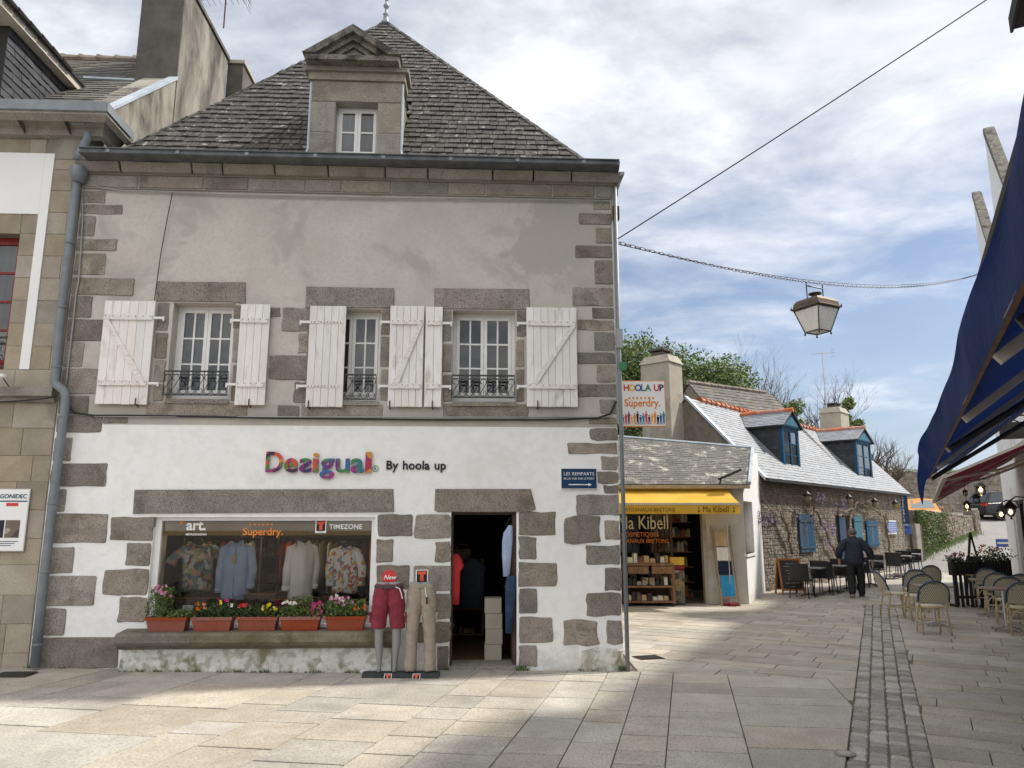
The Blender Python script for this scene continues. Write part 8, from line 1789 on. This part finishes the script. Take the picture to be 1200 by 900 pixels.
tag(m.ob('lantern_chain', K['iron'], None), 'sagging chain across the lane that carries the street lantern', 'chain')
def wire(a, b, sag, r_, lab, name='overhead_wire'): m = M(); m.tube(catenary(Vector(a), Vector(b), sag, 30), r_, 4); tag(m.ob(name, K['cable'], None), lab, 'wire')
wire(cA + Vector((0, 0, -.03)), cB + Vector((0, 0, -.02)), sagv * .86, .007, 'thin electric wire running beside the lantern chain across the lane')
wA_ = Vector((1.5, 10.1, at_y(727, 280, 10.1).z)); wB_ = at_y(1152, 0, 9.5); wire(wA_, wA_ + (wB_ - wA_) * 1.35, .04, .009, 'long straight dark wire rising from the shop corner to the top right of the sky')
pc_ = catenary(cA, cB, sagv, 1000); best = min(pc_, key=lambda q: abs((proj(q) or (0,))[0] - 954)); LP = best
sl_ = T('street_lantern', 'old four sided street lantern with frosted panes hanging from the chain over the lane', 'lantern', (LP.x, LP.y, LP.z), R(28)); hw = .235
m = M()
for s_ in (-1, 1): m.tube([(s_ * hw, 0, -.01), (s_ * hw, 0, -.46)], .012, 6)
m.tube([(-hw, 0, -.09), (hw, 0, -.09)], .014, 6); m.ob('hanger', K['iron'], sl_)
zt_, zb_ = -.56, -1.02; wt2, wb2_ = .30, .17
m = M()
for sx_ in (-1, 1):
    for sy_ in (-1, 1): m.bar((sx_ * wt2, sy_ * wt2, zt_), (sx_ * wb2_, sy_ * wb2_, zb_), .018, .018); m.lathe([(.008, -.07), (.022, -.05), (.012, -.02), (.006, 0)], (sx_ * wb2_, sy_ * wb2_, zb_), 6); m.lathe([(.012, 0), (.022, .03), (.004, .08)], (sx_ * (wt2 + .03), sy_ * (wt2 + .03), zt_ + .01), 6)
for a, b in (((-1, -1), (1, -1)), ((1, -1), (1, 1)), ((1, 1), (-1, 1)), ((-1, 1), (-1, -1))): m.bar((a[0] * wt2, a[1] * wt2, zt_), (b[0] * wt2, b[1] * wt2, zt_), .03, .03); m.bar((a[0] * wb2_, a[1] * wb2_, zb_), (b[0] * wb2_, b[1] * wb2_, zb_), .02, .02)
m.ob('frame', K['iron'], sl_)
for (ax, ay, bx_, by_) in ((-1, -1, 1, -1), (1, -1, 1, 1), (1, 1, -1, 1), (-1, 1, -1, -1)):
    k = .97; m = M(); m.quad((ax * wt2 * k, ay * wt2 * k, zt_ - .01), (bx_ * wt2 * k, by_ * wt2 * k, zt_ - .01), (bx_ * wb2_ * k, by_ * wb2_ * k, zb_), (ax * wb2_ * k, ay * wb2_ * k, zb_)); m.ob('pane', K['frost'], sl_)
m = M(); m.quad((-.16, -.16, zb_ + .004), (.16, -.16, zb_ + .004), (.16, .16, zb_ + .004), (-.16, .16, zb_ + .004)); m.ob('pane', K['frost'], sl_)
m = M(); rg = lambda r_, z_: [(x_ * r_, y_ * r_, z_) for x_, y_ in ((-1, -1), (0, -1.02), (1, -1), (1.02, 0), (1, 1), (0, 1.02), (-1, 1), (-1.02, 0))]
m.loft([rg(.34, zt_ + .01), rg(.34, zt_ + .03), rg(.31, zt_ + .05), rg(.295, zt_ + .14), rg(.25, zt_ + .20), rg(.12, zt_ + .24), rg(.08, zt_ + .25)]); m.ob('hood', K['brass'], sl_)
m = M(); m.lathe([(.07, 0), (.07, .05), (.13, .07), (.13, .09), (.05, .11)], (0, 0, zt_ + .25), 12); m.ob('vent_cap', K['brass'], sl_)

# weeds and grit where walls meet the paving
m = M(); rr = random.Random(91)
def tuft(u, v, n, h):
    q = Matrix.Rotation(FA, 4, 'Z') @ Vector((u, v, 0)); x0, y0 = P0.x + q.x, P0.y + q.y
    for i in range(n):
        x_, y_ = x0 + rr.gauss(0, .03), y0 + rr.gauss(0, .012); z_ = G(x_, y_); hh = h * rr.uniform(.4, 1); dx_ = rr.gauss(0, hh * .4); m.add([(x_ - .005, y_, z_), (x_ + .005, y_, z_), (x_ + dx_, y_ - abs(rr.gauss(0, .02)), z_ + hh)], [(0, 1, 2)])
for k in range(34): tuft(rr.uniform(-4.4, -1.2), -.225, rr.randint(4, 14), rr.uniform(.02, .07))
for u_, n_, h_ in ((.50, 40, .10), (.56, 30, .07), (1.45, 30, .06), (1.80, 60, .12), (1.86, 50, .10), (1.30, 24, .05), (-.45, 16, .05), (-5.2, 12, .04), (-5.6, 20, .06)): tuft(u_, -.02, n_, h_)
tag(m.ob('weeds', K['leaf'], None, kind='stuff'), 'small weeds growing along the foot of the shop wall')

# clothes rails deeper in the shop, seen through the display window
for r_, (u0, u1, v_, lab) in enumerate(((-4.3, -3.2, 1.25, 'left'), (-3.0, -1.5, 1.45, 'right'))):
    t = inlocal('clothes_rail', 'rail of mixed shirts and jackets behind the ' + lab + ' part of the display window', 'clothes rail', u0, v_, -.15); m = M(); m.tube([(0, 0, 0), (0, 0, 1.62), (u1 - u0, 0, 1.62), (u1 - u0, 0, 0)], .015, 6); m.ob('rail', K['alu'], t)
    x = .08; k = 0
    while x < u1 - u0 - .08:
        w_ = rnd.uniform(.36, .46); h_ = rnd.uniform(.55, .75); z0 = 1.56 - h_; m = M(); rings = []
        for f, a_ in ((0, .8), (.4, .86), (.75, 1), (.92, .9), (1, .25)):
            rings.append([(x + .035 * cos(q) * a_ * (1 + .2 * sin(3 * q + k)), w_ / 2 * a_ * sin(q), z0 + h_ * f) for q in [i * pi / 6 for i in range(12)]])
        m.loft(rings); m.ob('garment', K[['white_shirt', 'shorts', 'blue_shirt', 'khaki', 'denim', 'print_floral', 'petal_orange', 'cement', 'jacket', 'print_white', 'green_print', 'kraft'][(k * 5 + r_) % 12]], t, smooth=True); x += rnd.uniform(.075, .12); k += 1
